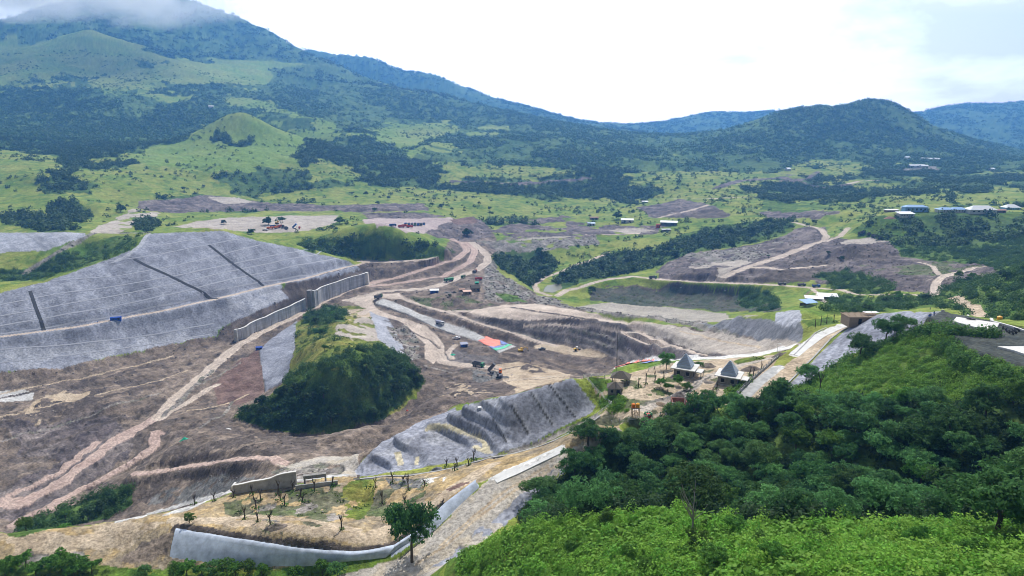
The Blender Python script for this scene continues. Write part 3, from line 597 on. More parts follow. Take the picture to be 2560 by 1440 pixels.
area('road', [(1010,812),(1060,815),(1105,850),(1110,890),(1080,908),(1060,895),(1065,860)], 2)
track('road', [(1130,895),(1120,880),(1140,862)], 4)
track('road', [(1000,742),(1008,748),(1051,763),(1119,780),(1152,790),(1186,806),(1236,820),(1320,844),(1387,864)], 5.5)
track('road', [(1119,778),(1180,775),(1250,768)], 8)
area('weedy', [(1020,745),(1150,738),(1230,760),(1180,775),(1110,772),(1040,755)], 3, keep=.6, ns=9)
area('concgrey', [(937,756),(958,746),(1018,769),(1085,797),(1172,824),(1220,844),(1292,864),(1250,881),(1193,851),(1135,834),(1085,817),(1018,784)], .6)
track('drain', [(935,757),(1018,785),(1085,818),(1135,835)], 1.4, 0)
for nm, pts, w in [('sand', [(0,985),(150,955),(330,915),(430,890)], 1.6), ('dirtdark', [(0,995),(150,966),(330,926),(430,902)], 2.4), ('sand', [(0,1040),(200,1000),(380,958),(470,925)], 1.4), ('dirtdark', [(0,1052),(200,1012),(380,970)], 2.6),
        ('rubble', [(0,1098),(150,1060),(300,1015),(400,985)], 1.6), ('dirtdark', [(60,1125),(200,1080),(330,1040)], 3), ('rubble', [(440,1005),(520,950),(600,905)], 1.2), ('sand', [(470,1030),(560,1010),(620,985)], 1.6), ('rubble', [(500,1070),(560,1040),(580,1000)], 1.8),
        ('dirtdark', [(1100,870),(1075,850),(1040,835),(960,800)], 1.6), ('dirtdark', [(1180,915),(1260,925),(1330,915)], 1.4), ('rubble', [(1060,915),(1130,930),(1210,925)], 1.6), ('drysand', [(1250,955),(1330,945),(1430,935)], 1), ('dirtdark', [(1255,958),(1335,949),(1430,939)], .8),
        ('dirtdark', [(1140,955),(1210,968),(1280,972)], 1.2), ('sand', [(1100,990),(1160,978),(1220,980)], 1.4), ('dirtdark', [(950,735),(1040,728),(1130,708)], 1.2), ('dirtdark', [(1010,755),(1060,770),(1130,788),(1200,815),(1300,845)], 1.3), ('dirtdark', [(1330,800),(1430,803),(1520,808)], 1.5),
        ('rubble', [(1330,818),(1420,822),(1500,838),(1560,862)], 1.2), ('rubble', [(1280,826),(1380,842),(1470,852),(1540,872)], 1.2), ('drysand', [(1650,820),(1750,842),(1850,868)], 1.2), ('sand', [(1700,828),(1800,850),(1900,868)], 1.2), ('dirtdark', [(1660,845),(1740,872),(1800,888)], 1.5)]:
    track(nm, pts, w, .8)
# path behind the terrace, terrace, foreground road
track('redroad', [(340,1183),(450,1167),(560,1152),(640,1141),(680,1146),(710,1158)], 4.5, 1)
area('greyroad', [(690,1165),(740,1158),(800,1140),(870,1138),(900,1160),(890,1190),(850,1195),(860,1165),(800,1155),(740,1172)], 2)
area('yellow', [(-420,1345),(100,1328),(300,1303),(480,1265),(590,1230),(860,1192),(1000,1187),(1230,1142),(1420,1086),(1500,1042),(1550,1066),(1550,1075),(1400,1134),(1230,1189),(1190,1205),(1110,1265),(1060,1320),(985,1372),(900,1390),(760,1420),(420,1420),(-420,1445)], 2.5)
area('weedy', [(560,1250),(700,1225),(860,1210),(960,1200),(1080,1190),(1060,1240),(960,1290),(800,1330),(650,1320),(560,1290)], 6, keep=.6, ns=6)
area('rubble', [(560,1262),(780,1250),(860,1290),(780,1335),(640,1315)], 6, keep=.45, ns=5)
area('knollgrass', [(862,1215),(900,1190),(940,1195),(930,1260),(900,1300),(850,1290)], 4, keep=.9, ns=4)
area('sand', [(-420,1350),(200,1330),(300,1310),(420,1310),(300,1370),(100,1390),(-420,1400)], 5, keep=.75, ns=8)
area('dirt', [(330,1375),(440,1330),(425,1395),(350,1410),(300,1400)], 3, keep=.9, ns=6)
track('sand', [(430,1300),(560,1305),(720,1315),(850,1340),(960,1350)], 3, 1); track('sand', [(440,1310),(620,1290),(780,1300),(900,1330)], 2, 1)
area('sand', [(760,1330),(820,1310),(900,1340),(850,1352)], 3, keep=.8)
track('sand', [(930,1345),(1000,1310),(1080,1262),(1140,1215),(1230,1160)], 4.5, 1)
area('gravel', [(960,1195),(1060,1190),(1090,1200),(1050,1215),(980,1215)], 3, keep=.8, ns=3)
area('conc', [(1060,1193),(1115,1190),(1110,1206),(1055,1206)], 3, keep=.5, ns=1.5)
area('redsoil', [(1085,1240),(1160,1215),(1180,1200),(1150,1205)], 2, keep=.8, ns=3)
track('dirtdark', [(440,1322),(600,1347),(760,1371),(900,1385),(980,1370),(1055,1318),(1105,1262)], 2.2, .8)
track('concgrey', [(300,1302),(460,1262),(600,1222),(740,1200),(860,1187)], 3.0, .4)
area('concgrey', [(400,1290),(460,1262),(520,1246),(560,1232),(470,1275)], 1.5)
track('gravel', [(890,1196),(1000,1188),(1120,1165),(1230,1142),(1350,1112),(1420,1082),(1495,1040)], 1.6, .3)
area('rubble', [(1500,1028),(1505,1048),(1240,1146),(1200,1142),(1340,1098)], 1, keep=.9, ns=3)
area('yellow', [(1240,1150),(1400,1090),(1420,1086),(1400,1115),(1260,1160)], 2)
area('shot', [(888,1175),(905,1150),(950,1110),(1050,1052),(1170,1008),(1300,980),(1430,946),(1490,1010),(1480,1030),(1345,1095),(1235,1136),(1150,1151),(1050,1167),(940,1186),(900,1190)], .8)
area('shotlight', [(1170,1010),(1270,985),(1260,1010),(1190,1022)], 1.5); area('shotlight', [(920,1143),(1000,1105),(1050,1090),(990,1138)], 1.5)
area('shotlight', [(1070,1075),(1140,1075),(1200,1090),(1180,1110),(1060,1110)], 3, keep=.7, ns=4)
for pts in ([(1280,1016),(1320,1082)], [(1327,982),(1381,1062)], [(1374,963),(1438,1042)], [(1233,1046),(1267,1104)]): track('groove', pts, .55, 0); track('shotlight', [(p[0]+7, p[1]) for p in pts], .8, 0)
track('mud', [(1065,1068),(1110,1066),(1150,1076),(1200,1086),(1210,1100),(1222,1118)], 1.5, .9); track('mud', [(1190,1118),(1225,1125)], 2.0, .6); track('mud', [(992,1130),(1000,1160)], 2, .5); track('mud', [(1043,1138),(1043,1154)], 1.2, .3)
area('greyroad', [(1550,1074),(1400,1132),(1232,1190),(1200,1216),(1130,1282),(1068,1345),(990,1400),(870,1432),(780,1450),(1060,1450),(1130,1398),(1220,1345),(1300,1278),(1380,1195),(1440,1148),(1560,1088)], 2)
area('shot', [(1440,1140),(1380,1175),(1300,1240),(1240,1290),(1180,1340),(1120,1390),(1060,1430),(1140,1395),(1230,1340),(1310,1275),(1390,1195)], 4, keep=.8, ns=5)
track('sand', [(1400,1160),(1290,1222),(1200,1290),(1120,1360),(1040,1410)], .9, .3); track('sand', [(1370,1165),(1270,1220),(1185,1290),(1100,1365)], .8, .3)
track('drain', [(1130,1275),(1080,1330),(1000,1395)], .5, .3)
area('conc', [(1218,1197),(1255,1202),(1330,1168),(1418,1125),(1410,1112),(1320,1150),(1260,1172)], .3)
area('shotblue', [(440,1326),(600,1352),(760,1376),(900,1388),(985,1370),(960,1395),(850,1402),(700,1416),(560,1408),(425,1395)], .6)
area('shotblue', [(985,1370),(1060,1320),(1110,1265),(1190,1205),(1199,1213),(1130,1282),(1062,1342),(975,1398)], .6)
area('rubble', [(60,1385),(200,1378),(250,1400),(180,1440),(40,1420)], 3, keep=.9)
# camp, concrete road past it, plateau
area('sand', [(1465,945),(1560,934),(1680,908),(1800,898),(1900,890),(1955,886),(1930,920),(1830,1012),(1700,1045),(1580,1058),(1470,1075),(1440,1075),(1515,1020)], 2)
area('lush', [(1460,940),(1530,945),(1560,1000),(1590,1025),(1520,1020),(1490,985)], 3, keep=.9, ns=5)
area('lush', [(1520,985),(1560,990),(1585,1010),(1575,1030),(1530,1025)], 3)
area('weedy', [(1440,1075),(1520,1022),(1560,1050),(1680,1040),(1600,1065)], 3, keep=.8, ns=5)
area('weedy', [(1560,945),(1660,925),(1800,925),(1900,900),(1880,940),(1800,1000),(1650,1030),(1560,1020)], 5, keep=.38, ns=5)
track('drysand', [(1600,1020),(1680,1000),(1760,950),(1850,915),(1930,895)], 3, 1)
for dx_ in (0, 12): track('rubble', [(1600+dx_,1010),(1690+dx_,990),(1765+dx_,945)], .7, .4)
area('knollgrass', [(1830,905),(1905,888),(1912,898),(1840,915)], 2)
area('knollgrass', [(1840,960),(1870,950),(1850,985),(1810,1010),(1790,1005)], 3, keep=.9)
area('lush', [(2000,800),(2080,792),(2105,808),(2020,815)], 2)
area('conc', [(1535,920),(1600,908),(1650,902),(1800,898),(1900,889),(1985,868),(1992,858),(1900,880),(1800,890),(1650,895),(1575,903)], .6)
area('sand', [(2130,806),(2080,823),(2040,848),(1990,893),(1900,958),(1820,1022),(1880,1020),(1968,960),(2040,887),(2076,847),(2122,818)], .8)
track('conc', [(2126,809),(2085,821),(2050,838),(2010,866),(1985,888)], 3.4, 0)
track('concgrey', [(1945,918),(1900,953),(1838,1010)], 4.0, 0)
area('weedy', [(2100,830),(2076,848),(2040,888),(2030,900),(2060,860)], 1)
area('knollgrass', [(1985,945),(1968,962),(1940,990),(1960,970)], 1)
area('shot', [(2127,816),(2147,800),(2204,785),(2305,774),(2355,775),(2304,818),(2197,855),(2103,898),(2002,962),(1940,1010),(1968,965),(2046,888),(2085,850)], 1)
area('apron', [(2355,777),(2480,802),(2560,820),(2900,930),(2900,1040),(2480,905),(2400,880),(2380,840),(2304,818)], 1.5)
area('lush', [(2300,830),(2360,838),(2430,880),(2560,930),(3150,960),(3150,1700),(1050,1700),(1120,1400),(1220,1356),(1330,1310),(1500,1280),(1400,1230),(1300,1280),(1390,1200),(1440,1150),(1550,1090),(1700,1055),(1830,1016),(1960,985),(2050,940),(2200,858)], 3)
area('forest', [(1310,1280),(1400,1195),(1440,1150),(1550,1085),(1680,1050),(1840,1015),(1990,985),(2050,1000),(2300,1010),(3150,1000),(3150,1330),(2300,1310),(1950,1310),(1840,1310),(1700,1280),(1500,1285),(1330,1310)], 3, forest=1)
area('knollgrass', [(1120,1405),(1230,1360),(1330,1330),(1300,1390),(1200,1430),(1100,1440)], 4, keep=.6, ns=4)
area('lush', [(-420,1440),(60,1420),(200,1400),(300,1420),(420,1440),(600,1425),(850,1420),(800,1460),(-420,1460)], 4)
area('forest', [(20,1320),(200,1250),(330,1210),(330,1260),(240,1300),(60,1340)], 3, forest=1)
# ------------------------------------------------------------ relief by zone, then colour, then one mesh per kind of ground
Z = Z*(1-GW)+GT*GW
pm = smooth(smooth((ZID == ZI['apron']).astype(np.float32), 2), 2); Z = Z*(1-pm)+(-52.6)*pm
# the sprayed cut beside the camp drops in ledges
lm = smooth(((ZID == ZI['shot']) | (ZID == ZI['shotlight']) | (ZID == ZI['mud'])).astype(np.float32)*(GY < 262)*np.clip((.02-GX/GY)/.06, 0, 1)*(GX/GY > -.24), 2)
q_ = (Z+GX*.10)/3.4; fr = q_-np.floor(q_); st = np.clip((fr-.5)/.24, 0, 1); st = st*st*(3-2*st); Z = Z+lm*((np.floor(q_)+st)-q_)*3.4*.5
# benches cut into the walls of the dam pit and into the western bank
for nm_, hh, k_ in (('pit', 4.2, .6), ('dirt', 5.0, .3)):
    pm_ = smooth((ZID == ZI[nm_]).astype(np.float32)*(GY > 290)*(GY < 620), 2)*(1-GW); q_ = (Z+fbm(GX, GY, 60, 2, 13)*3)/hh; fr = q_-np.floor(q_); st = np.clip((fr-.45)/.4, 0, 1); st = st*st*(3-2*st); Z = Z+pm_*((np.floor(q_)+st)-q_)*hh*k_
rough = np.zeros((NU, NV), np.float32)
RO = {'grass': .35, 'forest': .7, 'lush': .45, 'knollgrass': .5, 'dirt': .85, 'dirtdark': .9, 'redsoil': .5, 'purple': 1.2, 'pit': .7, 'rubble': 1.1, 'darkterrace': .7, 'sand': .28, 'drysand': .35, 'yellow': .55,
      'weedy': .6, 'gravel': 1.0, 'road': .12, 'redroad': .16, 'greyroad': .14, 'shot': .16, 'shotlight': .16, 'shotblue': .22, 'shotdark': .45, 'rivertan': .2, 'pinkflat': .2, 'hillforest': 2.5, 'hillgrass': .8, 'apron': .1}
for n, a in RO.items(): rough[ZID == ZI[n]] = a
rough = smooth(rough, 3)
fade = np.clip(140/GY, .55, 1.0)
near = GY < 1000
DZ = np.zeros_like(Z); x, y = GX[:, :], GY[:, :]
d1 = fbm(x, y, 9, 4, 41); d2 = fbm(x, y, 2.2, 3, 43); d3 = fbm(x, y, 34, 3, 47)
DZ = rough*(d3*2.2+d1*1.5+d2*0.55)*np.clip(GY/160, .5, 2.2)
# erosion runnels down the cut dirt faces
Zs = Z.copy()
Z = Z+DZ
Z[ZID == ZI['drain']] -= .35
# natural colour, with variation of the material itself
colr = np.zeros((NU, NV, 3), np.float32)
big = {}
def field(sc):
    if sc not in big: big[sc] = (fbm(x, y, sc, 4, 100+int(sc*7)), fbm(x, y, sc*.31, 3, 300+int(sc*5)))
    return big[sc]
fine = fbm(x, y, 1.3, 2, 61)*np.clip(200/GY, .25, 1)+fbm(x, y, 4.5, 3, 63)
# contour coordinate of the western slope for the seams between shotcrete lanes
a_, b_ = hit(0, 842), hit(700, 708); cd = np.array([b_[0]-a_[0], b_[1]-a_[1]]); cd = cd/np.linalg.norm(cd)
tc_ = x*cd[0]+y*cd[1]
lane = (vnoise(tc_/2.2+fbm(x, y, 30, 2, 70)*3, Zs/60, 71)-.5)*.9+(vnoise(tc_/14+Zs/40, Zs/22, 73)-.5)*.8+fbm(x, y, 18, 3, 74)*.8
lane2 = vnoise((x*.8-y*.6)/.9, Zs/5, 75)-.5
for n in NAMES:
    m = ZID == ZI[n]
    if not m.any(): continue
    c1, c2, sc, fn, part, c3 = ZD[n]
    A, B = field(sc)
    t = np.clip((A[m]*1.5+B[m]*.8)*1.5+.5, 0, 1)[:, None]
    c = np.array(c1)*(1-t)+np.array(c2)*t
    if c3 is not None:
        q = np.clip((B[m]*1.3-A[m]*.6-.02)*4, 0, 1)[:, None]*.8; c = c*(1-q)+np.array(c3)*q
    v = 1+fine[m]*fn*2
    if n in ('shot', 'shotlight', 'shotdark', 'berm'): v = v+(lane[m]*.26+(hash2(np.floor(tc_[m]/8.5), np.floor((Zs[m]+tc_[m]*.02)/6.5), 5)-.5)*.20)*(GY[m] > 300)+lane2[m]*.3*(GY[m] <= 300)
    if n == 'shotblue': v = v+(vnoise(x[m]/2.6, y[m]/14, 81)-.5)*.16
    if n in ('road', 'redroad', 'greyroad'): v = v*(1+.10*np.cos(RC[m]*7.5))*(1-.10*(RC[m] > .85))
    if n in ('conc',): v = v*(1-.22*(np.abs(((x[m]*.75+y[m]*.66)/3.2) % 1-.5) > .465))
    colr[m] = c*np.clip(v, .35, 1.8)[:, None]
colr = np.clip(colr, .004, .85)
def emit_ground():
    """the sheet is cut along the borders of the zones: dirt, roads, shotcrete, grassland and mountains are objects of their own"""
    nz = np.zeros((NU, NV, 3)); gu = np.stack([GX, GY, Z], -1)
    e1 = np.gradient(gu, axis=0); e2 = np.gradient(gu, axis=1); nrm = np.cross(e1, e2); nrm /= np.linalg.norm(nrm, axis=-1, keepdims=True)+1e-12
    nrm *= np.sign(nrm[..., 2:3])
    parts = sorted({ZD[n][4] for n in NAMES}); pid = {p: i for i, p in enumerate(parts)}
    zp = np.array([pid[ZD[n][4]] for n in NAMES])[ZID]
    fz = zp[:-1, :-1].copy()
    jr = int(np.searchsorted(YY, 1500)); mt = fz[:, jr:]; mt[mt == pid['grassland']] = pid['mountain']; mh = fz[:, :jr]; mh[mh == pid['mountain']] = pid['grassland']
    idx = np.arange(NU*NV).reshape(NU, NV)
    quads = np.stack([idx[:-1, :-1], idx[1:, :-1], idx[1:, 1:], idx[:-1, 1:]], -1)
    V = gu.reshape(-1, 3)+np.array([0, 0, CZ]); Nn = nrm.reshape(-1, 3); Cc = colr.reshape(-1, 3)
    for p in parts:
        q = quads[fz == pid[p]]
        if not len(q): continue
        used, inv = np.unique(q, return_inverse=True)
        me = raw_mesh(p, V[used], inv.reshape(-1, 4), Cc[used])
        me.polygons.foreach_set('use_smooth', np.ones(len(q), bool))
        me.normals_split_custom_set_from_vertices(Nn[used])
        o = bpy.data.objects.new(p, me); COL.objects.link(o); o['kind'] = 'structure'
        me.materials.append(MAT_WATER if p == 'river' else MAT_GROUND if p not in ('shotcrete_slope', 'concrete_road') else MAT_CONC)
def raw_mesh(name, verts, faces, cols=None):
    me = bpy.data.meshes.new(name); verts = np.asarray(verts, np.float32); faces = np.asarray(faces, np.int32); k = faces.shape[1]
    me.vertices.add(len(verts)); me.vertices.foreach_set('co', verts.ravel())
    me.loops.add(faces.size); me.loops.foreach_set('vertex_index', faces.ravel())
    me.polygons.add(len(faces)); me.polygons.foreach_set('loop_start', np.arange(0, faces.size, k, dtype=np.int32))
    if cols is not None:
        at = me.attributes.new('Col', 'FLOAT_COLOR', 'POINT'); c4 = np.ones((len(verts), 4), np.float32); c4[:, :3] = cols; at.data.foreach_set('color', c4.ravel())
    me.update(calc_edges=True); return me
# ------------------------------------------------------------ materials
def mat(name, rough=.85, spec=.25):
    m = bpy.data.materials.new(name); m.use_nodes = True; b = m.node_tree.nodes['Principled BSDF']
    b.inputs['Roughness'].default_value = rough; b.inputs['Specular IOR Level'].default_value = spec
    return m, m.node_tree, b
def ground_mat(name, fs, bump, rough=.95):
    m, t, b = mat(name, rough, .12); L = t.links.new
    at = N(t, 'ShaderNodeAttribute', attribute_name='Col'); ge = N(t, 'ShaderNodeNewGeometry')
    n1 = N(t, 'ShaderNodeTexNoise', inp={'Scale': fs, 'Detail': 5.0, 'Roughness': .6}); L(ge.outputs['Position'], n1.inputs['Vector'])
    n2 = N(t, 'ShaderNodeTexNoise', inp={'Scale': fs*.17, 'Detail': 4.0}); L(ge.outputs['Position'], n2.inputs['Vector'])
    mr = N(t, 'ShaderNodeMapRange', inp={'From Min': .3, 'From Max': .7, 'To Min': .58, 'To Max': 1.42}); L(n1.outputs[0], mr.inputs[0])
    mx = N(t, 'ShaderNodeMix', data_type='RGBA', blend_type='MULTIPLY'); mx.inputs[0].default_value = 1
    L(at.outputs['Color'], mx.inputs[6]); L(mr.outputs[0], mx.inputs[7]); L(mx.outputs[2], b.inputs['Base Color'])
    ad = N(t, 'ShaderNodeMath', operation='ADD'); L(n1.outputs[0], ad.inputs[0]); L(n2.outputs[0], ad.inputs[1])
    bp = N(t, 'ShaderNodeBump', inp={'Strength': bump, 'Distance': .6}); L(ad.outputs[0], bp.inputs['Height']); L(bp.outputs[0], b.inputs['Normal'])
    return m
MAT_GROUND = ground_mat('soil and grass', 1.1, .55); MAT_CONC = ground_mat('sprayed concrete', .8, .25, .9)
MAT_WATER, _t, _b = mat('silty water', .35, .2); _b.inputs['Base Color'].default_value = (.16, .155, .10, 1)
emit_ground()
# ------------------------------------------------------------ vegetation
def leaf_mat(name, trans=.38, rough=.7):
    m = bpy.data.materials.new(name); m.use_nodes = True; t = m.node_tree; t.nodes.clear(); L = t.links.new
    out = N(t, 'ShaderNodeOutputMaterial'); mx = N(t, 'ShaderNodeMixShader', inp={0: trans})
    at = N(t, 'ShaderNodeAttribute', attribute_name='Col'); oi = N(t, 'ShaderNodeObjectInfo')
    hs = N(t, 'ShaderNodeHueSaturation'); L(at.outputs['Color'], hs.inputs['Color'])
    mr = N(t, 'ShaderNodeMapRange', inp={'To Min': .75, 'To Max': 1.3}); L(oi.outputs['Random'], mr.inputs[0]); L(mr.outputs[0], hs.inputs['Value'])
    mh = N(t, 'ShaderNodeMapRange', inp={'To Min': .485, 'To Max': .515}); L(oi.outputs['Random'], mh.inputs[0]); L(mh.outputs[0], hs.inputs['Hue'])
    d = N(t, 'ShaderNodeBsdfPrincipled', inp={'Roughness': rough, 'Specular IOR Level': .18}); L(hs.outputs[0], d.inputs['Base Color'])
    tr = N(t, 'ShaderNodeBsdfTranslucent'); g = N(t, 'ShaderNodeGamma', inp={'Gamma': .85}); L(hs.outputs[0], g.inputs[0]); L(g.outputs[0], tr.inputs[0])
    L(d.outputs[0], mx.inputs[1]); L(tr.outputs[0], mx.inputs[2]); L(mx.outputs[0], out.inputs[0])
    return m
MAT_LEAF = leaf_mat('leaves'); MAT_FAR = leaf_mat('far leaves', .25)
MAT_BARK, _t, _b = mat('bark', .95, .1); _b.inputs['Base Color'].default_value = (.085, .065, .05, 1)
_n = N(_t, 'ShaderNodeTexNoise', inp={'Scale': 6.0, 'Detail': 4.0}); _r = N(_t, 'ShaderNodeValToRGB'); _t.links.new(_n.outputs[0], _r.inputs[0]); _t.links.new(_r.outputs[0], _b.inputs['Base Color'])
_r.color_ramp.elements[0].color = (.045, .035, .028, 1); _r.color_ramp.elements[1].color = (.15, .125, .10, 1)
def quads_at(rng, C, Nrm, size, jit=.9, aspect=1.5):
    n = len(C); Nn = Nrm+rng.normal(0, jit, (n, 3)); Nn /= np.linalg.norm(Nn, axis=1, keepdims=True)+1e-9
    a = np.cross(Nn, rng.normal(0, 1, (n, 3))); a /= np.linalg.norm(a, axis=1, keepdims=True)+1e-9; b = np.cross(Nn, a)
    s = size*rng.uniform(.6, 1.3, (n, 1))*.5
    a = a*s*aspect; b = b*s
    return np.stack([C-a, C-b*rng.uniform(.6, 1, (n, 1)), C+a, C+b*rng.uniform(.6, 1, (n, 1))], 1)
def crown_proto(seed, R, Hh, base, lobes, n, leaf, c1, c2, flat=.75, open_=.0):
    """leaf clumps on several lobes around the limbs: (verts (n,4,3), colours (n,3))"""
    rng = np.random.default_rng(seed); cs = []; rs = []
    for k in range(lobes):
        a = rng.uniform(0, 6.283); r = R*math.sqrt(rng.uniform(.02, .62)); h = base+Hh*rng.uniform(.18, .86)*(1-.32*(r/R)**2)
        cs.append((r*math.cos(a), r*math.sin(a), h)); rs.append(R*rng.uniform(.30, .50))
    cs.append((0, 0, base+Hh*.62)); rs.append(R*.5)
    cs = np.array(cs); rs = np.array(rs)
    sub = 7                                    # small sprays within each lobe
    tot = []; nor = []; lum = []
    w = rs**2/np.sum(rs**2)
    for c, r, ww in zip(cs, rs, w):
        m = int(n*ww)
        d = rng.normal(0, 1, (sub*3, 3)); d /= np.linalg.norm(d, axis=1, keepdims=True); d[:, 2] = np.abs(d[:, 2])*1.1-.35
        sp = c+d*r*np.array([1, 1, flat])*rng.uniform(.75, 1.05, (len(d), 1)); sl = rng.uniform(.72, 1.3, len(d))
        k = rng.integers(0, len(d), m); e = rng.normal(0, 1, (m, 3)); e /= np.linalg.norm(e, axis=1, keepdims=True)
        p = sp[k]+e*r*.36*rng.uniform(.15, 1, (m, 1))**.6*np.array([1, 1, .7])
        tot.append(p); nor.append((p-c)/r+np.array([0, 0, .5])); lum.append(sl[k])
    P = np.concatenate(tot); Q = np.concatenate(nor); Lm = np.concatenate(lum)
    V = quads_at(rng, P, Q, leaf)
    t = np.clip(rng.uniform(0, 1, len(P))*.6+(Lm-.7)*.6, 0, 1)[:, None]
    return V, (np.array(c1)*(1-t)+np.array(c2)*t)*Lm[:, None]
def proto_mesh(name, V, Cq, matl):
    n = len(V); me = raw_mesh(name, V.reshape(-1, 3), np.arange(n*4).reshape(n, 4), np.repeat(Cq, 4, 0)); me.materials.append(matl); return me
def tube(verts, faces, pts, rad, k=6):
    base = len(verts); pts = [Vector(p) for p in pts]
    for i, (p, r) in enumerate(zip(pts, rad)):
        d = (pts[min(i+1, len(pts)-1)]-pts[max(i-1, 0)]).normalized(); a = d.orthogonal().normalized(); b = d.cross(a)
        for q in range(k):
            t = 6.28318*q/k; verts.append(tuple(p+(a*math.cos(t)+b*math.sin(t))*r))
    for i in range(len(pts)-1):
        for q in range(k):
            faces.append((base+i*k+q, base+i*k+(q+1) % k, base+(i+1)*k+(q+1) % k, base+(i+1)*k+q))
def trunk_mesh(name, seed, h, r, spread, limbs=5, top=.75):
    rnd = random.Random(seed); v, f = [], []
    c = [(0, 0, -1.0)]; 
    for i in range(1, 6): c.append((rnd.uniform(-.3, .3)*i*.3, rnd.uniform(-.3, .3)*i*.3, h*top*i/5))
    tube(v, f, c, [r*1.35, r, r*.85, r*.7, r*.5, r*.25])
    for k in range(limbs):
        i = rnd.randint(2, 4); a = rnd.uniform(0, 6.283); p = Vector(c[i]); L = spread*rnd.uniform(.5, .9)
        q = p+Vector((math.cos(a)*L*.5, math.sin(a)*L*.5, L*.35)); e = q+Vector((math.cos(a+.4)*L*.45, math.sin(a+.4)*L*.45, L*.45))
        tube(v, f, [p, q, e], [r*.42, r*.28, r*.10], 5)
    me = raw_mesh(name, v, f); me.materials.append(MAT_BARK); me.polygons.foreach_set('use_smooth', np.ones(len(f), bool)); return me
def link(name, data, parent=None, loc=(0, 0, 0)):
    o = bpy.data.objects.new(name, data); COL.objects.link(o); o.location = loc
    if parent is not None: o.parent = parent
    return o
def tag(o, label, cat, group=None):
    o['label'] = label; o['category'] = cat
    if group: o['group'] = group
    return o
def root(name, label, cat, loc, rz=0, group=None, sc=1):
    o = link(name, None, None, loc); o.rotation_euler = (0, 0, rz); o.scale = (sc, sc, sc) if np.isscalar(sc) else sc
    return tag(o, label, cat, group)
def gz(X, Y): return float(ground(X, Y))+CZ
# visibility of the bare ground, so that nothing is planted where no one can see it
CM = np.maximum.accumulate(RAT, axis=1)
VIS = RAT+9/GY >= CM
DARK1, DARK2 = (.030, .095, .028), (.085, .19, .046)
TREES = {}
def kinds():
    T = TREES
    T['broad'] = [(proto_mesh('crown', *crown_proto(10+k, 4.6, 6.2, 2.6, 15, 5600, .34, DARK1, DARK2), MAT_LEAF), trunk_mesh('trunk', 10+k, 8.5, .28, 4.2)) for k in range(4)]
    T['feathery'] = [(proto_mesh('crown', *crown_proto(30+k, 4.2, 5.0, 2.8, 16, 6000, .29, (.068, .175, .050), (.145, .30, .080), .6), MAT_LEAF), trunk_mesh('trunk', 30+k, 7.5, .2, 3.6)) for k in range(4)]
    T['green'] = [(proto_mesh('crown', *crown_proto(50+k, 3.6, 4.6, 1.8, 13, 4200, .31, (.06, .16, .024), (.135, .27, .04)), MAT_LEAF), trunk_mesh('trunk', 50+k, 6, .2, 3.2)) for k in range(3)]
    T['valley'] = [(proto_mesh('crown', *crown_proto(70+k, 4.6, 6.4, 1.6, 9, 620, .95, (.026, .064, .022), (.060, .115, .034)), MAT_FAR), trunk_mesh('trunk', 70+k, 8, .3, 4.0, 4)) for k in range(5)]
    T['umbrella'] = [(proto_mesh('crown', *crown_proto(90+k, 4.4, 2.8, 3.4, 7, 300, .9, (.024, .056, .022), (.055, .10, .03), .5), MAT_FAR), trunk_mesh('trunk', 90+k, 6, .28, 3.8, 4)) for k in range(3)]
kinds()
def plant(kind, X, Y, sc, label, group, name='tree', rz=None, dz=-.15):
    crown, trunk = random.choice(TREES[kind]); r = root(name, label, 'tree', (X, Y, gz(X, Y)+dz), random.uniform(0, 6.28) if rz is None else rz, group, (sc*random.uniform(.9, 1.1), sc*random.uniform(.9, 1.1), sc*random.uniform(.88, 1.15)))
    link('trunk', trunk, r); link('crown', crown, r); return r
PLACED = []
def free(X, Y, d):
    for a, b in PLACED:
        if (a-X)**2+(b-Y)**2 < d*d: return False
    PLACED.append((X, Y)); return True
def in_area(pts, n, dmin, tries=40):
    """n planting spots spread over the ground an outline encloses"""
    fi, fj, i0, i1, j0, j1 = polymask(hits(pts)); A = np.broadcast_to(gi[i0:i1, None], (i1-i0, j1-j0)); B = np.broadcast_to(gj[None, j0:j1], (i1-i0, j1-j0))
    m = inside(fi, fj, A, B) & VIS[i0:i1, j0:j1]; ii, jj = np.nonzero(m)
    if not len(ii): return []
    w = YY[jj+j0]**2*np.gradient(VV)[jj+j0]; w = w/w.sum(); out = []
    for k in RNG.choice(len(ii), size=min(n*tries, 20000), p=w):
        i, j = ii[k]+i0, jj[k]+j0; X, Y = GX[i, j]*1.0, GY[i, j]*1.0
        if free(X, Y, dmin): out.append((X, Y))
        if len(out) >= n: break
    return out
# the dark wood on the near hillside
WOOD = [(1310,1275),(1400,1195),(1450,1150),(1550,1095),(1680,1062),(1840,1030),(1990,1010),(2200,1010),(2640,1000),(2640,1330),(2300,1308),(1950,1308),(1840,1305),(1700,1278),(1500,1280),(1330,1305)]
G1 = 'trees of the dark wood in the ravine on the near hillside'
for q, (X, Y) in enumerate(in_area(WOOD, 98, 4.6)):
    k = random.choices(['broad', 'feathery', 'green'], [.62, .32, .06] if Y < 138 else [.22, .48, .30])[0]  # mix of kinds puts upslope sunlight and ravine shade into the leaf colour
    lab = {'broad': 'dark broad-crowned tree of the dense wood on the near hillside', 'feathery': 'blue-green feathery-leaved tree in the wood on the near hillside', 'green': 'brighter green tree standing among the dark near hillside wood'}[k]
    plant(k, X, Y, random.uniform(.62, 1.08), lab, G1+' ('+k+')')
def spot(px, py, ymin=30): 
    h = hit(px, py, ymin); return h[0], h[1]
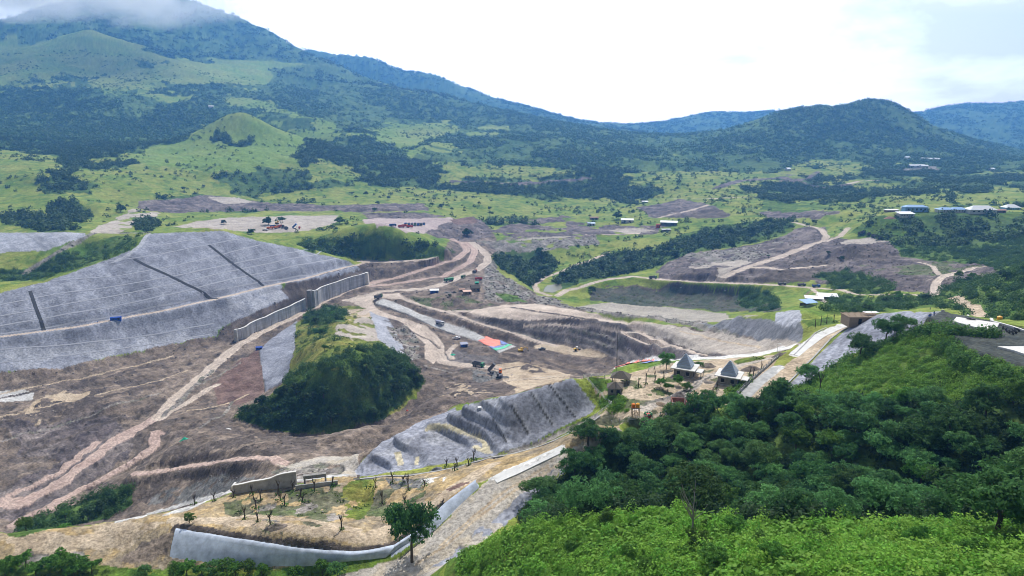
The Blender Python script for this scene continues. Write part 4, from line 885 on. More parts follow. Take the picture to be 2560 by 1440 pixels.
for px, py, k, sc, lab in [(1030, 1405, 'broad', 1.5, 'tall lone dark tree standing beside the curving foreground road'),
        (1945, 1045, 'broad', 1.15, 'dark layered tree rising over the lower end of the concrete lane'), (1745, 1062, 'broad', 1.0, 'dark bushy tree in front of the half-built brick house'),
        (1470, 1110, 'broad', .85, 'round dark tree beside the lower corner of the camp fence'), (2150, 895, 'broad', 1.0, 'dark round tree at the foot of the plateau shotcrete slope'),
        (2215, 850, 'broad', .9, 'dark tree in front of the upper shotcrete slope of the plateau'), (2250, 838, 'feathery', .9, 'tree with a thin crown beside the plateau edge'),
        (2015, 955, 'feathery', .75, 'thin two-stemmed tree at the bottom of the plateau slope'), (1985, 1260, 'green', .9, 'bright lime tree at the front edge of the dark wood'),
        (2080, 1140, 'green', 1.0, 'lime green leaning tree in the middle of the dark wood'), (2490, 1345, 'broad', 1.1, 'olive broad tree at the lower right corner of the wood'),
        (800, 845, 'broad', .95, 'round dark tree on the bare top of the wooded knoll'), (812, 880, 'green', .62, 'small round tree on the grassy top of the wooded knoll')]:
    X, Y = spot(px, py); PLACED.append((X, Y)); r_ = plant(k, X, Y, sc, lab, None)
    if lab.startswith('tall lone'): r_.scale = (1.18, 1.18, 1.9)
# trees in front at the lower left, and on the rim of the ravine
for pts, n, d, ks, sc, lab, g in [
        ([(-10,1445),(60,1425),(200,1415),(240,1430),(230,1450)], 9, 2.6, ['green'], (.6, .85), 'bright green bushy tree in the lower left corner', 'bushy trees in the lower left corner'),
        ([(300,1450),(480,1432),(860,1428),(900,1450)], 12, 2.2, ['green', 'feathery'], (.45, .68), 'leafy young tree at the bottom edge under the blue-grey retaining slope', 'young trees below the blue-grey retaining slope'),
        ([(60,1330),(200,1255),(320,1215),(330,1260),(240,1300),(120,1335)], 11, 4, ['green', 'valley'], (.55, .85), 'bushy green tree on the rim of the red ravine', 'trees on the rim of the red ravine'),
        ([(690,990),(760,965),(880,925),(985,910),(1045,945),(1055,960),(950,1050),(830,1078),(700,1074),(600,1044),(640,1015)], 46, 4.2, ['valley'], (.6, .95), 'dark tree of the dense wood on the steep front of the knoll', 'trees of the wood on the front of the knoll'),
        ([(755,785),(830,766),(870,776),(860,800),(800,815),(760,808)], 6, 4, ['valley', 'green'], (.45, .7), 'green tree of the small grove on the back of the knoll', 'grove on the back of the knoll'),
        ([(1238,640),(1300,618),(1370,632),(1400,665),(1370,690),(1330,718),(1290,690),(1245,665)], 15, 8, ['valley'], (.9, 1.35), 'dark tree of the riverside wood beside the haul road bend', 'riverside wood by the haul road bend'),
        ([(1390,700),(1440,670),(1540,628),(1640,622),(1700,640),(1640,663),(1540,690),(1470,700)], 16, 9, ['valley'], (.9, 1.3), 'dark tree of the gallery wood along the river track', 'gallery wood along the river track'),
        ([(1700,600),(1830,572),(1960,557),(1960,575),(1800,612),(1720,632)], 8, 9, ['valley'], (.9, 1.3), 'dark tree of the thicket below the eastern spoil terraces', 'thicket below the eastern spoil terraces'),
        ([(2080,742),(2250,742),(2330,740),(2350,765),(2240,773),(2140,788),(2050,780)], 12, 5, ['valley', 'green'], (.45, .8), 'bushy tree in the scrub behind the concrete road bend', 'scrub trees behind the concrete road bend'),
        ([(2380,690),(2470,700),(2590,670),(2590,790),(2470,775)], 10, 6, ['valley', 'green'], (.5, .85), 'bushy tree on the green slope at the right edge', 'bushes on the right-hand green slope')]:
    for X, Y in in_area(pts, n, d): plant(random.choice(ks), X, Y, random.uniform(*sc), lab, g)
# single trees standing in the pastures
for px, py, k, sc, lab in [(672, 563, 'valley', 1.35, 'left one of two dark trees over the parked machines'), (703, 563, 'umbrella', 1.5, 'right one of two dark trees over the parked machines'),
        (628, 585, 'valley', .9, 'dark narrow tree at the top edge of the big shotcrete slope'), (850, 558, 'valley', 1.3, 'dark tall tree between the two pale work yards'), (302, 530, 'valley', 1.25, 'dark upright tree on the stepped bank above the slopes'),
        (1168, 590, 'valley', 1.4, 'round dark tree under the quarry face'), (1545, 548, 'valley', 1.5, 'dark tree beside the white roofed shed'), (1480, 730, 'valley', .8, 'slim tree beside the river terrace road'),
        (1125, 742, 'valley', .35, 'small shrub by the site huts'), (560, 560, 'valley', .7, 'small dark tree on the pale work yard'), (1830, 620, 'valley', 1.1, 'dark tree over the edge of the eastern terraces'),
        (2035, 560, 'valley', .8, 'small dark tree where the eastern tracks meet'), (2070, 640, 'valley', .5, 'dark bush left of the dark spoil heap'), (2105, 648, 'valley', .55, 'dark bush at the foot of the dark spoil heap'), (1920, 650, 'umbrella', .5, 'low bush on the eastern track bank')]:
    X, Y = spot(px, py); PLACED.append((X, Y)); plant(k, X, Y, sc, lab, None)
LONE = [(1103,522),(1130,528),(1160,532),(1198,515),(1225,525),(1225,540),(1337,540),(1373,532),(935,532),(945,515),(880,488),(890,500),(915,490),(970,500),(1055,490),(1080,518),(1000,482),(1020,478),(1240,484),(1045,505),(1475,505),(1520,500),(1645,497),(1720,470),(460,478),(508,468),(465,432),(505,430),(420,378),(460,378),(655,390),(690,400),(740,470),(810,485),(850,510),(610,510),(575,518),(60,518),(20,505),(35,420),(150,470),(345,445),(300,455),(1560,470),(1600,455),(1120,435),(1180,432),(1220,440),(1660,450),(1690,440),(1350,470),(1420,478)]
for px, py in LONE[:26]:
    X, Y = spot(px, py)
    if free(X, Y, 8): plant(random.choice(['umbrella', 'umbrella', 'valley']), X, Y, random.uniform(.65, 1.1), 'small lone tree standing in the green pasture', 'lone trees dotted over the green pastures')
# woods and scrub that read as one mass
def far_proto(seed, n, R, Hh, leaf, flat=.8):
    rng = np.random.default_rng(seed); d = rng.normal(0, 1, (n, 3)); d /= np.linalg.norm(d, axis=1, keepdims=True); d[:, 2] = np.abs(d[:, 2])
    lob = 1+.28*np.sin(d[:, 0]*4+seed)*np.cos(d[:, 1]*5-seed)
    P = d*np.array([R, R, Hh])*lob[:, None]*rng.uniform(.72, 1.05, (n, 1))
    return quads_at(rng, P, d+np.array([0, 0, .35]), leaf, .55, 1.2), rng.uniform(.75, 1.3, n)
def mass(name, label, cat, protos, X, Y, sc, c1, c2, matl, hz=1.0, dz=-.3):
    n = len(X)
    if n == 0: return
    rng = np.random.default_rng(len(name)+n); Zg = ground(X, Y)+CZ+dz
    rz = rng.uniform(0, 6.283, n); ca, sa = np.cos(rz), np.sin(rz); pk = rng.integers(0, len(protos), n); t = np.clip(rng.uniform(0, 1, n)*.6+(fbm(X, Y, 60, 3, 5)+.5)*.6-.1, 0, 1)[:, None]
    tint = np.array(c1)*(1-t)+np.array(c2)*t; VV_, CC_ = [], []
    for k, (pv, pl) in enumerate(protos):
        w = np.nonzero(pk == k)[0]
        if not len(w): continue
        q = pv[None]*sc[w, None, None, None]; x = q[..., 0]*ca[w, None, None]-q[..., 1]*sa[w, None, None]+X[w, None, None]; y = q[..., 0]*sa[w, None, None]+q[..., 1]*ca[w, None, None]+Y[w, None, None]
        z = q[..., 2]*hz+Zg[w, None, None]; VV_.append(np.stack([x, y, z], -1).reshape(-1, 3))
        CC_.append(np.repeat((tint[w, None]*pl[None, :, None]).reshape(-1, 3), 4, 0))
    V = np.concatenate(VV_); C = np.concatenate(CC_); me = raw_mesh(name, V, np.arange(len(V)).reshape(-1, 4), C); me.materials.append(matl)
    o = link(name, me); o['kind'] = 'stuff'; o['label'] = label; return o
CELL = np.gradient(UU)[:, None]*np.gradient(VV)[None]*GY**2
def sow(mask, per, seed, lim):
    """random spots, one per `per` square metres of the ground the mask marks"""
    rng = np.random.default_rng(seed); p = CELL*mask/per; k = rng.random(p.shape) < p; i, j = np.nonzero(k)
    if len(i) > lim: s = rng.choice(len(i), lim, False); i, j = i[s], j[s]
    Y = np.exp(VV[j]+(rng.random(len(j))-.5)*np.gradient(VV)[j]); X = (UU[i]+(rng.random(len(i))-.5)*np.gradient(UU)[i])*Y
    return X, Y
cl = fbm(GX, GY, 90, 3, 95)+.5
patch = np.clip((fbm(GX, GY, 150, 4, 97)+.5-.30)*3.2, .12, 1)
m = FDEN*VIS; mfar = m*np.where(GY > 1500, patch, 1)
fp = [far_proto(s, 20, 5.5, 6.0, 3.4) for s in range(4)]
mp_ = [far_proto(10+s, 46, 3.7, 5.2, 1.7) for s in range(5)]
np_ = [far_proto(20+s, 170, 2.6, 3.2, .58) for s in range(4)]
rs = np.random.default_rng(4)
X, Y = sow(mfar*(GY > 1500)*(GY < 2700), 75, 1, 26000); mass('far_woodland', 'blue-green woodland covering the mountain flanks', 'woodland', fp, X, Y, rs.uniform(.7, 1.4, len(X)), (.042, .092, .034), (.082, .145, .045), MAT_FAR)
X, Y = sow(mfar*(GY >= 2700)*(GY < 5500), 420, 2, 22000); mass('mountain_woodland', 'dark woodland on the upper mountain', 'woodland', fp, X, Y, rs.uniform(1.4, 2.4, len(X)), (.034, .070, .032), (.055, .10, .04), MAT_FAR)
X, Y = sow(m*np.clip(cl*2.6-.55, .15, 1)*(GY > 640)*(GY <= 1500), 38, 3, 15000); mass('valley_woodland', 'dark green woods in the folds of the pastures', 'woodland', mp_, X, Y, rs.uniform(.6, 1.45, len(X)), (.032, .080, .026), (.075, .138, .038), MAT_FAR)
thin = (FDEN == 0)*np.isin(ZID, [ZI['grass'], ZI['hillgrass']])*VIS*(GY > 750)*(GY < 2600)
X, Y = sow(thin*np.clip(cl-.34, 0, 1)*5, 330, 4, 8000); mass('pasture_scrub', 'scattered bushes dotting the distant pastures', 'scrub', mp_, X, Y, rs.uniform(.3, .95, len(X)), (.022, .05, .02), (.05, .09, .03), MAT_FAR)
X, Y = sow(m*(GY > 200)*(GY <= 640), 13, 5, 6000); mass('scrub', 'green scrub on the slopes around the works', 'scrub', np_, X, Y, rs.uniform(.55, 1.25, len(X)), (.024, .062, .016), (.065, .13, .026), MAT_LEAF)
wd = np.isin(ZID, [ZI['weedy'], ZI['knollgrass'], ZI['lush'], ZI['darkterrace']])*VIS*(GY > 120)*(GY < 800)
tf = [far_proto(40+s, 24, .9, .8, .38) for s in range(3)]
X, Y = sow(wd*np.clip(cl-.3, 0, 1)*2.2, 14, 6, 9000); mass('weed_tufts', 'low weeds and grass tufts on the worked ground', 'weeds', tf, X, Y, rs.uniform(.6, 1.7, len(X)), (.05, .10, .018), (.12, .17, .035), MAT_LEAF)
near_l = np.isin(ZID, [ZI['lush'], ZI['knollgrass']])*(GX > -10)*(GX/GY < 1.0)*(GY < 205)*(GY > 38)
sp_ = [far_proto(60+s, 190, .95, .95, .21) for s in range(4)]
vr = fbm(GX, GY, 7, 3, 201)+.5; vp = fbm(GX, GY, 16, 3, 203)
for nm, mk, per, sc0, c1, c2, lab in [('shrubbery', vp > -.03, 2.2, .8, (.11, .30, .028), (.24, .44, .06), 'bright yellow-green shrubs covering the hill in front'), ('dark_shrubbery', vp <= -.03, 2.6, .8, (.08, .21, .02), (.17, .33, .035), 'darker green shrubs between the bright ones on the hill in front')]:
    X, Y = sow(near_l*(GY <= 122)*mk*(vr > .22), per, 7, 4200); fi_, fj_ = gidx(X, Y); hgt = bilin(vr, fi_, fj_)
    mass(nm, lab, 'shrubs', sp_, X, Y, sc0*(.45+1.5*np.clip(hgt-.25, 0, 1))*rs.uniform(.6, 1.5, len(X)), c1, c2, MAT_LEAF, 1.25)
X, Y = sow(near_l*(GY <= 122), .62, 17, 9000); mass('hill_grass', 'rank grass and weeds between the shrubs of the hill in front', 'grass', tf, X, Y, rs.uniform(.7, 1.5, len(X)), (.09, .26, .025), (.21, .37, .05), MAT_LEAF, 1.1, -.1)
bp_ = [far_proto(80+s, 300, 1.35, 1.7, .23) for s in range(5)]
qx, qy = np.meshgrid(np.arange(-20, 120, 2.15), np.arange(40, 124, 2.15)); qx = qx.ravel()+rs.uniform(-.8, .8, qx.size); qy = qy.ravel()+rs.uniform(-.8, .8, qy.size); ok = np.abs(qx/qy) < 1.0; qx, qy = qx[ok], qy[ok]; fi_, fj_ = gidx(qx, qy); ii_ = fi_.astype(int); jj_ = fj_.astype(int); ok = near_l[ii_, jj_] & (vr[ii_, jj_]+rs.uniform(-.2, .2, len(ii_)) > .36); qx, qy = qx[ok], qy[ok]
for k_, (nm, c1, c2, lab) in enumerate([('bright_bushes', (.125, .34, .03), (.27, .49, .065), 'rounded lime green bushes on the hill in front'), ('green_bushes', (.085, .24, .022), (.20, .37, .04), 'rounded mid-green bushes on the hill in front')]):
    w = (rs.random(len(qx)) < .62) == (k_ == 0); mass(nm, lab, 'bushes', bp_, qx[w], qy[w], rs.uniform(.55, 1.35, int(w.sum())), c1, c2, MAT_LEAF, 1.15)
hl = (ZID == ZI['lush'])*(GY > 640)*(GY < 780)*(GX/GY > -.33)*(GX/GY < -.07)*VIS; X, Y = sow(hl*np.clip(cl-.15, 0, 1)*1.8, 26, 19, 1500); mass('hill_scrub', 'dark scrub on the front of the low hill by the haul road', 'scrub', np_, X, Y, rs.uniform(.6, 1.9, len(X)), (.026, .07, .02), (.085, .155, .034), MAT_LEAF)
kn = (np.isin(ZID, [ZI['forest'], ZI['lush']])*(GX/GY < -.08)*(GX/GY > -.46)*(GY > 290)*(GY < 430))*VIS
X, Y = sow(kn*np.clip(cl-.2, 0, 1)*1.6, 7, 18, 1500); mass('knoll_scrub', 'creepers and scrub hanging on the steep front of the knoll', 'scrub', np_, X, Y, rs.uniform(.35, 1.05, len(X)), (.026, .075, .02), (.095, .18, .035), MAT_LEAF, 1.25)
for X, Y in in_area([(1150,1440),(1330,1340),(1500,1290),(1700,1290),(1840,1325),(2350,1325),(2560,1320),(2560,1440)], 16, 5): plant('green', X, Y, random.uniform(.28, .5), 'sapling standing above the bright shrubs of the hill in front', 'saplings among the shrubs of the hill in front', dz=-.4)
X, Y = sow(near_l*(GY > 118), 2.2, 8, 4200); mass('hilltop_shrubbery', 'bright green shrubs on the slope below the plateau', 'shrubs', sp_, X, Y, rs.uniform(.7, 1.8, len(X)), (.085, .26, .024), (.20, .38, .045), MAT_LEAF)
wk = [crown_proto(200+k, 4.4, 5.6, 2.6, 14, 2600, .38, (.020, .055, .024), (.055, .115, .036)) for k in range(3)]+[crown_proto(210+k, 4.2, 4.8, 2.6, 15, 2800, .34, (.038, .088, .035), (.078, .155, .05), .6) for k in range(3)]
wl_ = [(v, c[:, 1]/.085) for v, c in wk]; WX_, WY_ = [], []
for X, Y in in_area(WOOD, 120, 3.4): WX_.append(X); WY_.append(Y)
mass('hillside_woodland', 'smaller trees filling the gaps of the dark hillside wood', 'woodland', wl_, np.array(WX_), np.array(WY_), rs.uniform(.5, 1.0, len(WX_)), (.034, .10, .034), (.105, .23, .06), MAT_LEAF)
hx, hy = [], []
for a, b, n in [((2285,826), (2380,832), 16), ((2380,830), (2440,822), 12), ((2440,822), (2492,819), 12), ((2372,850), (2400,892), 14), ((2400,892), (2470,922), 16), ((2470,922), (2575,958), 20), ((2110,900), (2200,862), 14), ((2200,862), (2290,828), 16), ((2010,965), (2110,902), 14)]:
    for k in range(n):
        h = hit(a[0]+(b[0]-a[0])*(k+.5)/n, a[1]+(b[1]-a[1])*(k+.5)/n+3); hx.append(h[0]+rs.uniform(-1.2, 1.2)); hy.append(h[1]+rs.uniform(-1.2, 1.2))
mass('hedge_shrubbery', 'tall green bushes along the edge of the plateau and its slope', 'bushes', np_, np.array(hx), np.array(hy), rs.uniform(.45, .95, len(hx)), (.045, .145, .026), (.115, .26, .04), MAT_LEAF)
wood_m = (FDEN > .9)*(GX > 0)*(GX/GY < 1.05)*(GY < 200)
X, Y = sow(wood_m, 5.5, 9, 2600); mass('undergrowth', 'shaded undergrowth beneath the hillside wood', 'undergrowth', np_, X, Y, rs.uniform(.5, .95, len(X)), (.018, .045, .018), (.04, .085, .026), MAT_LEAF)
# ------------------------------------------------------------ small building kit
def M(name, col, rough=.7, metal=0, var=.18, sc=1.5, spec=.3):
    m, t, b = mat(name, rough, spec); b.inputs['Metallic'].default_value = metal; L = t.links.new
    ge = N(t, 'ShaderNodeTexCoord'); n1 = N(t, 'ShaderNodeTexNoise', inp={'Scale': sc, 'Detail': 5.0, 'Roughness': .65}); L(ge.outputs['Object'], n1.inputs[0])
    mr = N(t, 'ShaderNodeMapRange', inp={'From Min': .3, 'From Max': .7, 'To Min': 1-var, 'To Max': 1+var}); L(n1.outputs[0], mr.inputs[0])
    mx = N(t, 'ShaderNodeMix', data_type='RGBA', blend_type='MULTIPLY'); mx.inputs[0].default_value = 1; mx.inputs[6].default_value = (*col, 1); L(mr.outputs[0], mx.inputs[7]); L(mx.outputs[2], b.inputs['Base Color'])
    return m
K = dict(conc=M('grey concrete', (.40, .40, .39), .9, var=.3, sc=.6), pale=M('pale concrete', (.66, .65, .62), .9, var=.15, sc=.8), white=M('white sheet roof', (.78, .79, .80), .5, var=.08), wall=M('plaster wall', (.62, .60, .55), .9),
         greyw=M('raw block wall', (.27, .26, .245), .95, var=.3), steel=M('galvanised roof steel', (.42, .50, .60), .4, .3, var=.15), dark=M('dark opening', (.02, .02, .022), .6), brick=M('red brick', (.30, .135, .10), .95, var=.35, sc=3), thatch=M('grey thatch', (.13, .115, .095), 1, var=.35, sc=4),
         wood=M('weathered timber', (.25, .19, .13), .9, var=.3, sc=5), bamboo=M('bamboo slats', (.30, .235, .165), .9, var=.35, sc=6), rust=M('rusty roof sheet', (.33, .20, .15), .8, var=.3), blue=M('blue tarpaulin', (.02, .08, .42), .45, var=.25), bluesteel=M('blue roof sheet', (.25, .42, .68), .4, var=.12),
         green=M('green paint', (.03, .26, .10), .5), orange=M('orange plastic', (.85, .22, .03), .4), amber=M('amber plastic', (.90, .42, .03), .4), red=M('red paint', (.50, .06, .04), .5), yellow=M('yellow machine paint', (.72, .46, .04), .45), whitep=M('white paint', (.75, .75, .74), .4), bluep=M('blue truck paint', (.04, .13, .42), .45),
         olive=M('dull green truck paint', (.10, .24, .11), .5), grey=M('grey steel', (.12, .125, .135), .6, .2), black=M('black rubber', (.018, .018, .018), .9), glass=M('dark glass', (.03, .04, .05), .1, spec=.6), soil=M('soil load', (.18, .15, .125), 1, var=.4), lav=M('blue-grey tarp cover', (.30, .32, .42), .6), teal=M('green netting', (.02, .42, .26), .7, var=.25),
         rock=M('rock', (.20, .18, .165), .95, var=.4, sc=1.2), skin=M('skin', (.25, .13, .08), .6), tarpo=M('orange-pink plastic sheet', (.88, .24, .16), .4, var=.14, sc=.5), tarpb=M('blue plastic sheet', (.18, .25, .58), .4, var=.2, sc=.5), tarpg=M('green plastic sheet', (.10, .62, .36), .4, var=.2, sc=.5), pink=M('salmon container', (.62, .40, .30), .6), cloth=M('dark work clothes', (.06, .065, .10), .9))
class MB:
    def __init__(s): s.v, s.f = [], []
    def add(s, vs, fs):
        b = len(s.v); s.v += [tuple(p) for p in vs]; s.f += [tuple(b+i for i in q) for q in fs]; return s
    def box(s, x, y, z, sx, sy, sz, rz=0, tilt=0):
        m = Matrix.Translation((x, y, z)) @ Matrix.Rotation(rz, 4, 'Z') @ Matrix.Rotation(tilt, 4, 'Y')
        vs = [m @ Vector((a*sx/2, b*sy/2, c*sz)) for c in (0, 1) for b in (-1, 1) for a in (-1, 1)]
        return s.add(vs, [(0, 2, 3, 1), (4, 5, 7, 6), (0, 1, 5, 4), (2, 6, 7, 3), (0, 4, 6, 2), (1, 3, 7, 5)])
    def frus(s, x, y, z, sx, sy, tx, ty, h, ox=0, oy=0):
        vs = [(x+a*sx/2, y+b*sy/2, z) for b in (-1, 1) for a in (-1, 1)]+[(x+ox+a*tx/2, y+oy+b*ty/2, z+h) for b in (-1, 1) for a in (-1, 1)]
        return s.add(vs, [(0, 2, 3, 1), (4, 5, 7, 6), (0, 1, 5, 4), (2, 6, 7, 3), (0, 4, 6, 2), (1, 3, 7, 5)])
    def gable(s, x, y, z, lx, ly, h, th=.12):
        vs = [(x-lx/2, y-ly/2, z), (x+lx/2, y-ly/2, z), (x+lx/2, y, z+h), (x-lx/2, y, z+h), (x+lx/2, y+ly/2, z), (x-lx/2, y+ly/2, z)]
        vs += [(a, b, c-th) for a, b, c in vs]
        return s.add(vs, [(0, 1, 2, 3), (3, 2, 4, 5), (7, 6, 9, 8), (8, 9, 11, 10), (0, 6, 7, 1), (5, 4, 10, 11), (1, 7, 8, 2), (2, 8, 10, 4), (6, 0, 3, 9), (9, 3, 5, 11)])
    def cyl(s, x, y, z, r, h, k=12, axis='Z', r2=None):
        r2 = r if r2 is None else r2; vs = []
        for j, rr in ((0, r), (1, r2)):
            for i in range(k):
                a = 6.28318*i/k; p = (rr*math.cos(a), rr*math.sin(a), j*h)
                if axis == 'Y': p = (p[0], p[2]-h/2, p[1])
                if axis == 'X': p = (p[2]-h/2, p[0], p[1])
                vs.append((x+p[0], y+p[1], z+p[2]))
        return s.add(vs, [tuple(range(k))[::-1], tuple(range(k, 2*k))]+[(i, (i+1) % k, k+(i+1) % k, k+i) for i in range(k)])
    def tube(s, pts, rad, k=5):
        tube(s.v, s.f, pts, rad if not np.isscalar(rad) else [rad]*len(pts), k); return s
    def build(s, name, m, parent=None, bev=0, smooth_=False):
        me = bpy.data.meshes.new(name); me.from_pydata(s.v, [], s.f); me.materials.append(K[m] if isinstance(m, str) else m)
        if smooth_: me.polygons.foreach_set('use_smooth', [True]*len(s.f))
        return link(name, me, parent)
def at(px, py, ymin=30):
    h = hit(px, py, ymin); return h[0], h[1], gz(h[0], h[1])
def hd(p, q):                                  # heading of the line between two picked ground points
    a, b = at(*p), at(*q); return math.atan2(b[1]-a[1], b[0]-a[0])
def copy_tree(o, loc, rz=None, label=None, group=None):
    c = o.copy(); COL.objects.link(c); c.location = loc
    if rz is not None: c.rotation_euler = (0, 0, rz)
    if label: c['label'] = label
    if group: c['group'] = group
    for ch in o.children:
        d = ch.copy(); COL.objects.link(d); d.parent = c
        for g in ch.children:
            e = g.copy(); COL.objects.link(e); e.parent = d
    return c
# ------------------------------------------------------------ spillway and culvert walls
def wall(name, label, cat, base, heights, th, m, extra=None):
    P = []
    for (px, py) in base: P.append(at(px, py))
    x0, y0, z0 = P[0]; r = root(name, label, cat, (x0, y0, z0)); n = len(P)
    d = Vector((P[-1][0]-x0, P[-1][1]-y0, 0)).normalized(); nn = Vector((-d.y, d.x, 0))
    if nn.y < 0: nn = -nn
    vs, fs = [], []
    for i, (p, h) in enumerate(zip(P, heights)):
        o = Vector((p[0]-x0, p[1]-y0, p[2]-z0))
        for k, zz in ((0, -3), (1, -3), (1, h), (0, h)): vs.append(o+nn*(th*k)+Vector((0, 0, zz)))
    for i in range(n-1):
        a = i*4; b = a+4; fs += [(a, b, b+3, a+3), (a+1, a+2, b+2, b+1), (a+3, b+3, b+2, a+2)]
    fs += [(0, 3, 2, 1), (n*4-4, n*4-3, n*4-2, n*4-1)]
    MB().add(vs, fs).build('wall', m, r)
    cp = MB()
    for i in range(n-1):
        a = Vector((P[i][0]-x0, P[i][1]-y0, P[i][2]-z0+heights[i])); b = Vector((P[i+1][0]-x0, P[i+1][1]-y0, P[i+1][2]-z0+heights[i+1]))
        e = nn*(th+.12); o = -nn*.12; u = Vector((0, 0, .25)); l = Vector((0, 0, .004))
        cp.add([a+o+l, b+o+l, b+e+l, a+e+l, a+o+u, b+o+u, b+e+u, a+e+u], [(4, 5, 6, 7), (0, 1, 5, 4), (3, 7, 6, 2), (0, 4, 7, 3), (1, 2, 6, 5), (0, 3, 2, 1)])
    cp.build('coping', 'pale', r)
    return r, P, d, nn
m_form, t_, b_ = mat('formed concrete', .9, .2)
_tc = N(t_, 'ShaderNodeTexCoord'); _bk = N(t_, 'ShaderNodeTexBrick', inp={'Scale': .36, 'Mortar Size': .018, 'Color1': (.57, .57, .57, 1), 'Color2': (.47, .475, .485, 1), 'Mortar': (.34, .34, .34, 1), 'Row Height': .62, 'Brick Width': .9}); _bk.offset = 0
_mp = N(t_, 'ShaderNodeMapping', inp={'Rotation': (math.pi/2, 0, 0)}); _ns = N(t_, 'ShaderNodeTexNoise', inp={'Scale': .35, 'Detail': 6.0}); _st = N(t_, 'ShaderNodeMapping', inp={'Scale': (1, 1, .12)})
t_.links.new(_tc.outputs['Object'], _mp.inputs[0]); t_.links.new(_mp.outputs[0], _bk.inputs[0]); t_.links.new(_tc.outputs['Object'], _st.inputs[0]); t_.links.new(_st.outputs[0], _ns.inputs[0])
_mr = N(t_, 'ShaderNodeMapRange', inp={'From Min': .3, 'From Max': .7, 'To Min': .65, 'To Max': 1.25}); _mx = N(t_, 'ShaderNodeMix', data_type='RGBA', blend_type='MULTIPLY'); _mx.inputs[0].default_value = 1
t_.links.new(_ns.outputs[0], _mr.inputs[0]); t_.links.new(_bk.outputs[0], _mx.inputs[6]); t_.links.new(_mr.outputs[0], _mx.inputs[7]); t_.links.new(_mx.outputs[2], b_.inputs['Base Color'])
def rib(r, P, nn, hs, step=6):
    for i in range(1, len(P)-1, step):
        p = P[i]; q = P[0]; o = Vector((p[0]-q[0], p[1]-q[1], p[2]-q[2]))-nn*.18
        MB().box(o.x, o.y, o.z-2, .45, .45, hs[i]+1.8, math.atan2(nn.y, nn.x)).build('buttress', m_form, r)
def spill(px0, px1, h0, h1, name, label, n=14):
    base = [(px0[0]+(px1[0]-px0[0])*i/n, px0[1]+(px1[1]-px0[1])*i/n) for i in range(n+1)]; hs = [h0+(h1-h0)*i/n for i in range(n+1)]
    r, P, d, nn = wall(name, label, 'spillway wall', base, hs, 1.3, m_form); rib(r, P, nn, hs, 3)
    p = P[0]; MB().frus(0, 0, -3, 3.2, 4.2, 2.0, 3.4, h0+3.6).build('end_pier', 'conc', r); return r, P, d, nn
r, P, d, nn = spill((592, 848), (766, 772), 8.2, 9.0, 'spillway_wall', 'long low pale concrete wall section of the unfinished spillway beside the haul road')
r, P, d, nn = spill((786, 764), (918, 707), 13.5, 10.5, 'spillway_wall', 'higher far concrete wall section of the spillway, dark opening at its near end')
q = P[-1]; MB().frus(q[0]-P[0][0], q[1]-P[0][1], q[2]-P[0][2]-2, 4.0, 5.0, 2.2, 4.0, 13).build('end_pier', 'pale', r)
x, y, z = at(776, 768); r = root('gate_tower', 'dark wooden-shuttered concrete tower standing in the gap between the two spillway walls', 'tower', (x, y, z)); MB().box(0, 0, -3, 3.4, 5, 18.5).build('shaft', 'greyw', r)
g = MB(); [g.box(0, -2.62, k*1.6, 3.6, .18, .25) for k in range(10)]; g.build('shutter_rail', 'wood', r)
x, y, z = at(860, 690); 
base = [(583+(742-583)*i/10, 1232-19*i/10) for i in range(11)]; hs = [2.4, 2.5, 2.6, 2.7, 2.8, 2.95, 3.2, 3.9, 4.2, 4.25, 4.3]
r, P, d, nn = wall('culvert_wall', 'smooth grey wing wall with a white stepped top edge below the debris heap', 'retaining wall', base, hs, .5, 'conc')
MB().box(0, .9, -2, .5, 2.4, 4.5).build('return_wall', 'pale', r)
x, y, z = at(788, 1212); r = root('culvert_frame', 'dark concrete portal frame of the unfinished culvert right of the grey wing wall', 'culvert frame', (x, y, z), hd((750, 1214), (830, 1204)))
MB().box(0, .5, 2.6, 6.2, 1.2, .5).box(0, .5, 1.9, 6.2, .5, .3).build('beam', 'greyw', r)
for sx in (-2.8, 2.9): MB().box(sx, .5, -1, .5, .6, 3.6).build('post', 'greyw', r)
MB().box(.5, -1.2, -1, 11.5, .4, 2.2).build('low_wall', 'conc', r)
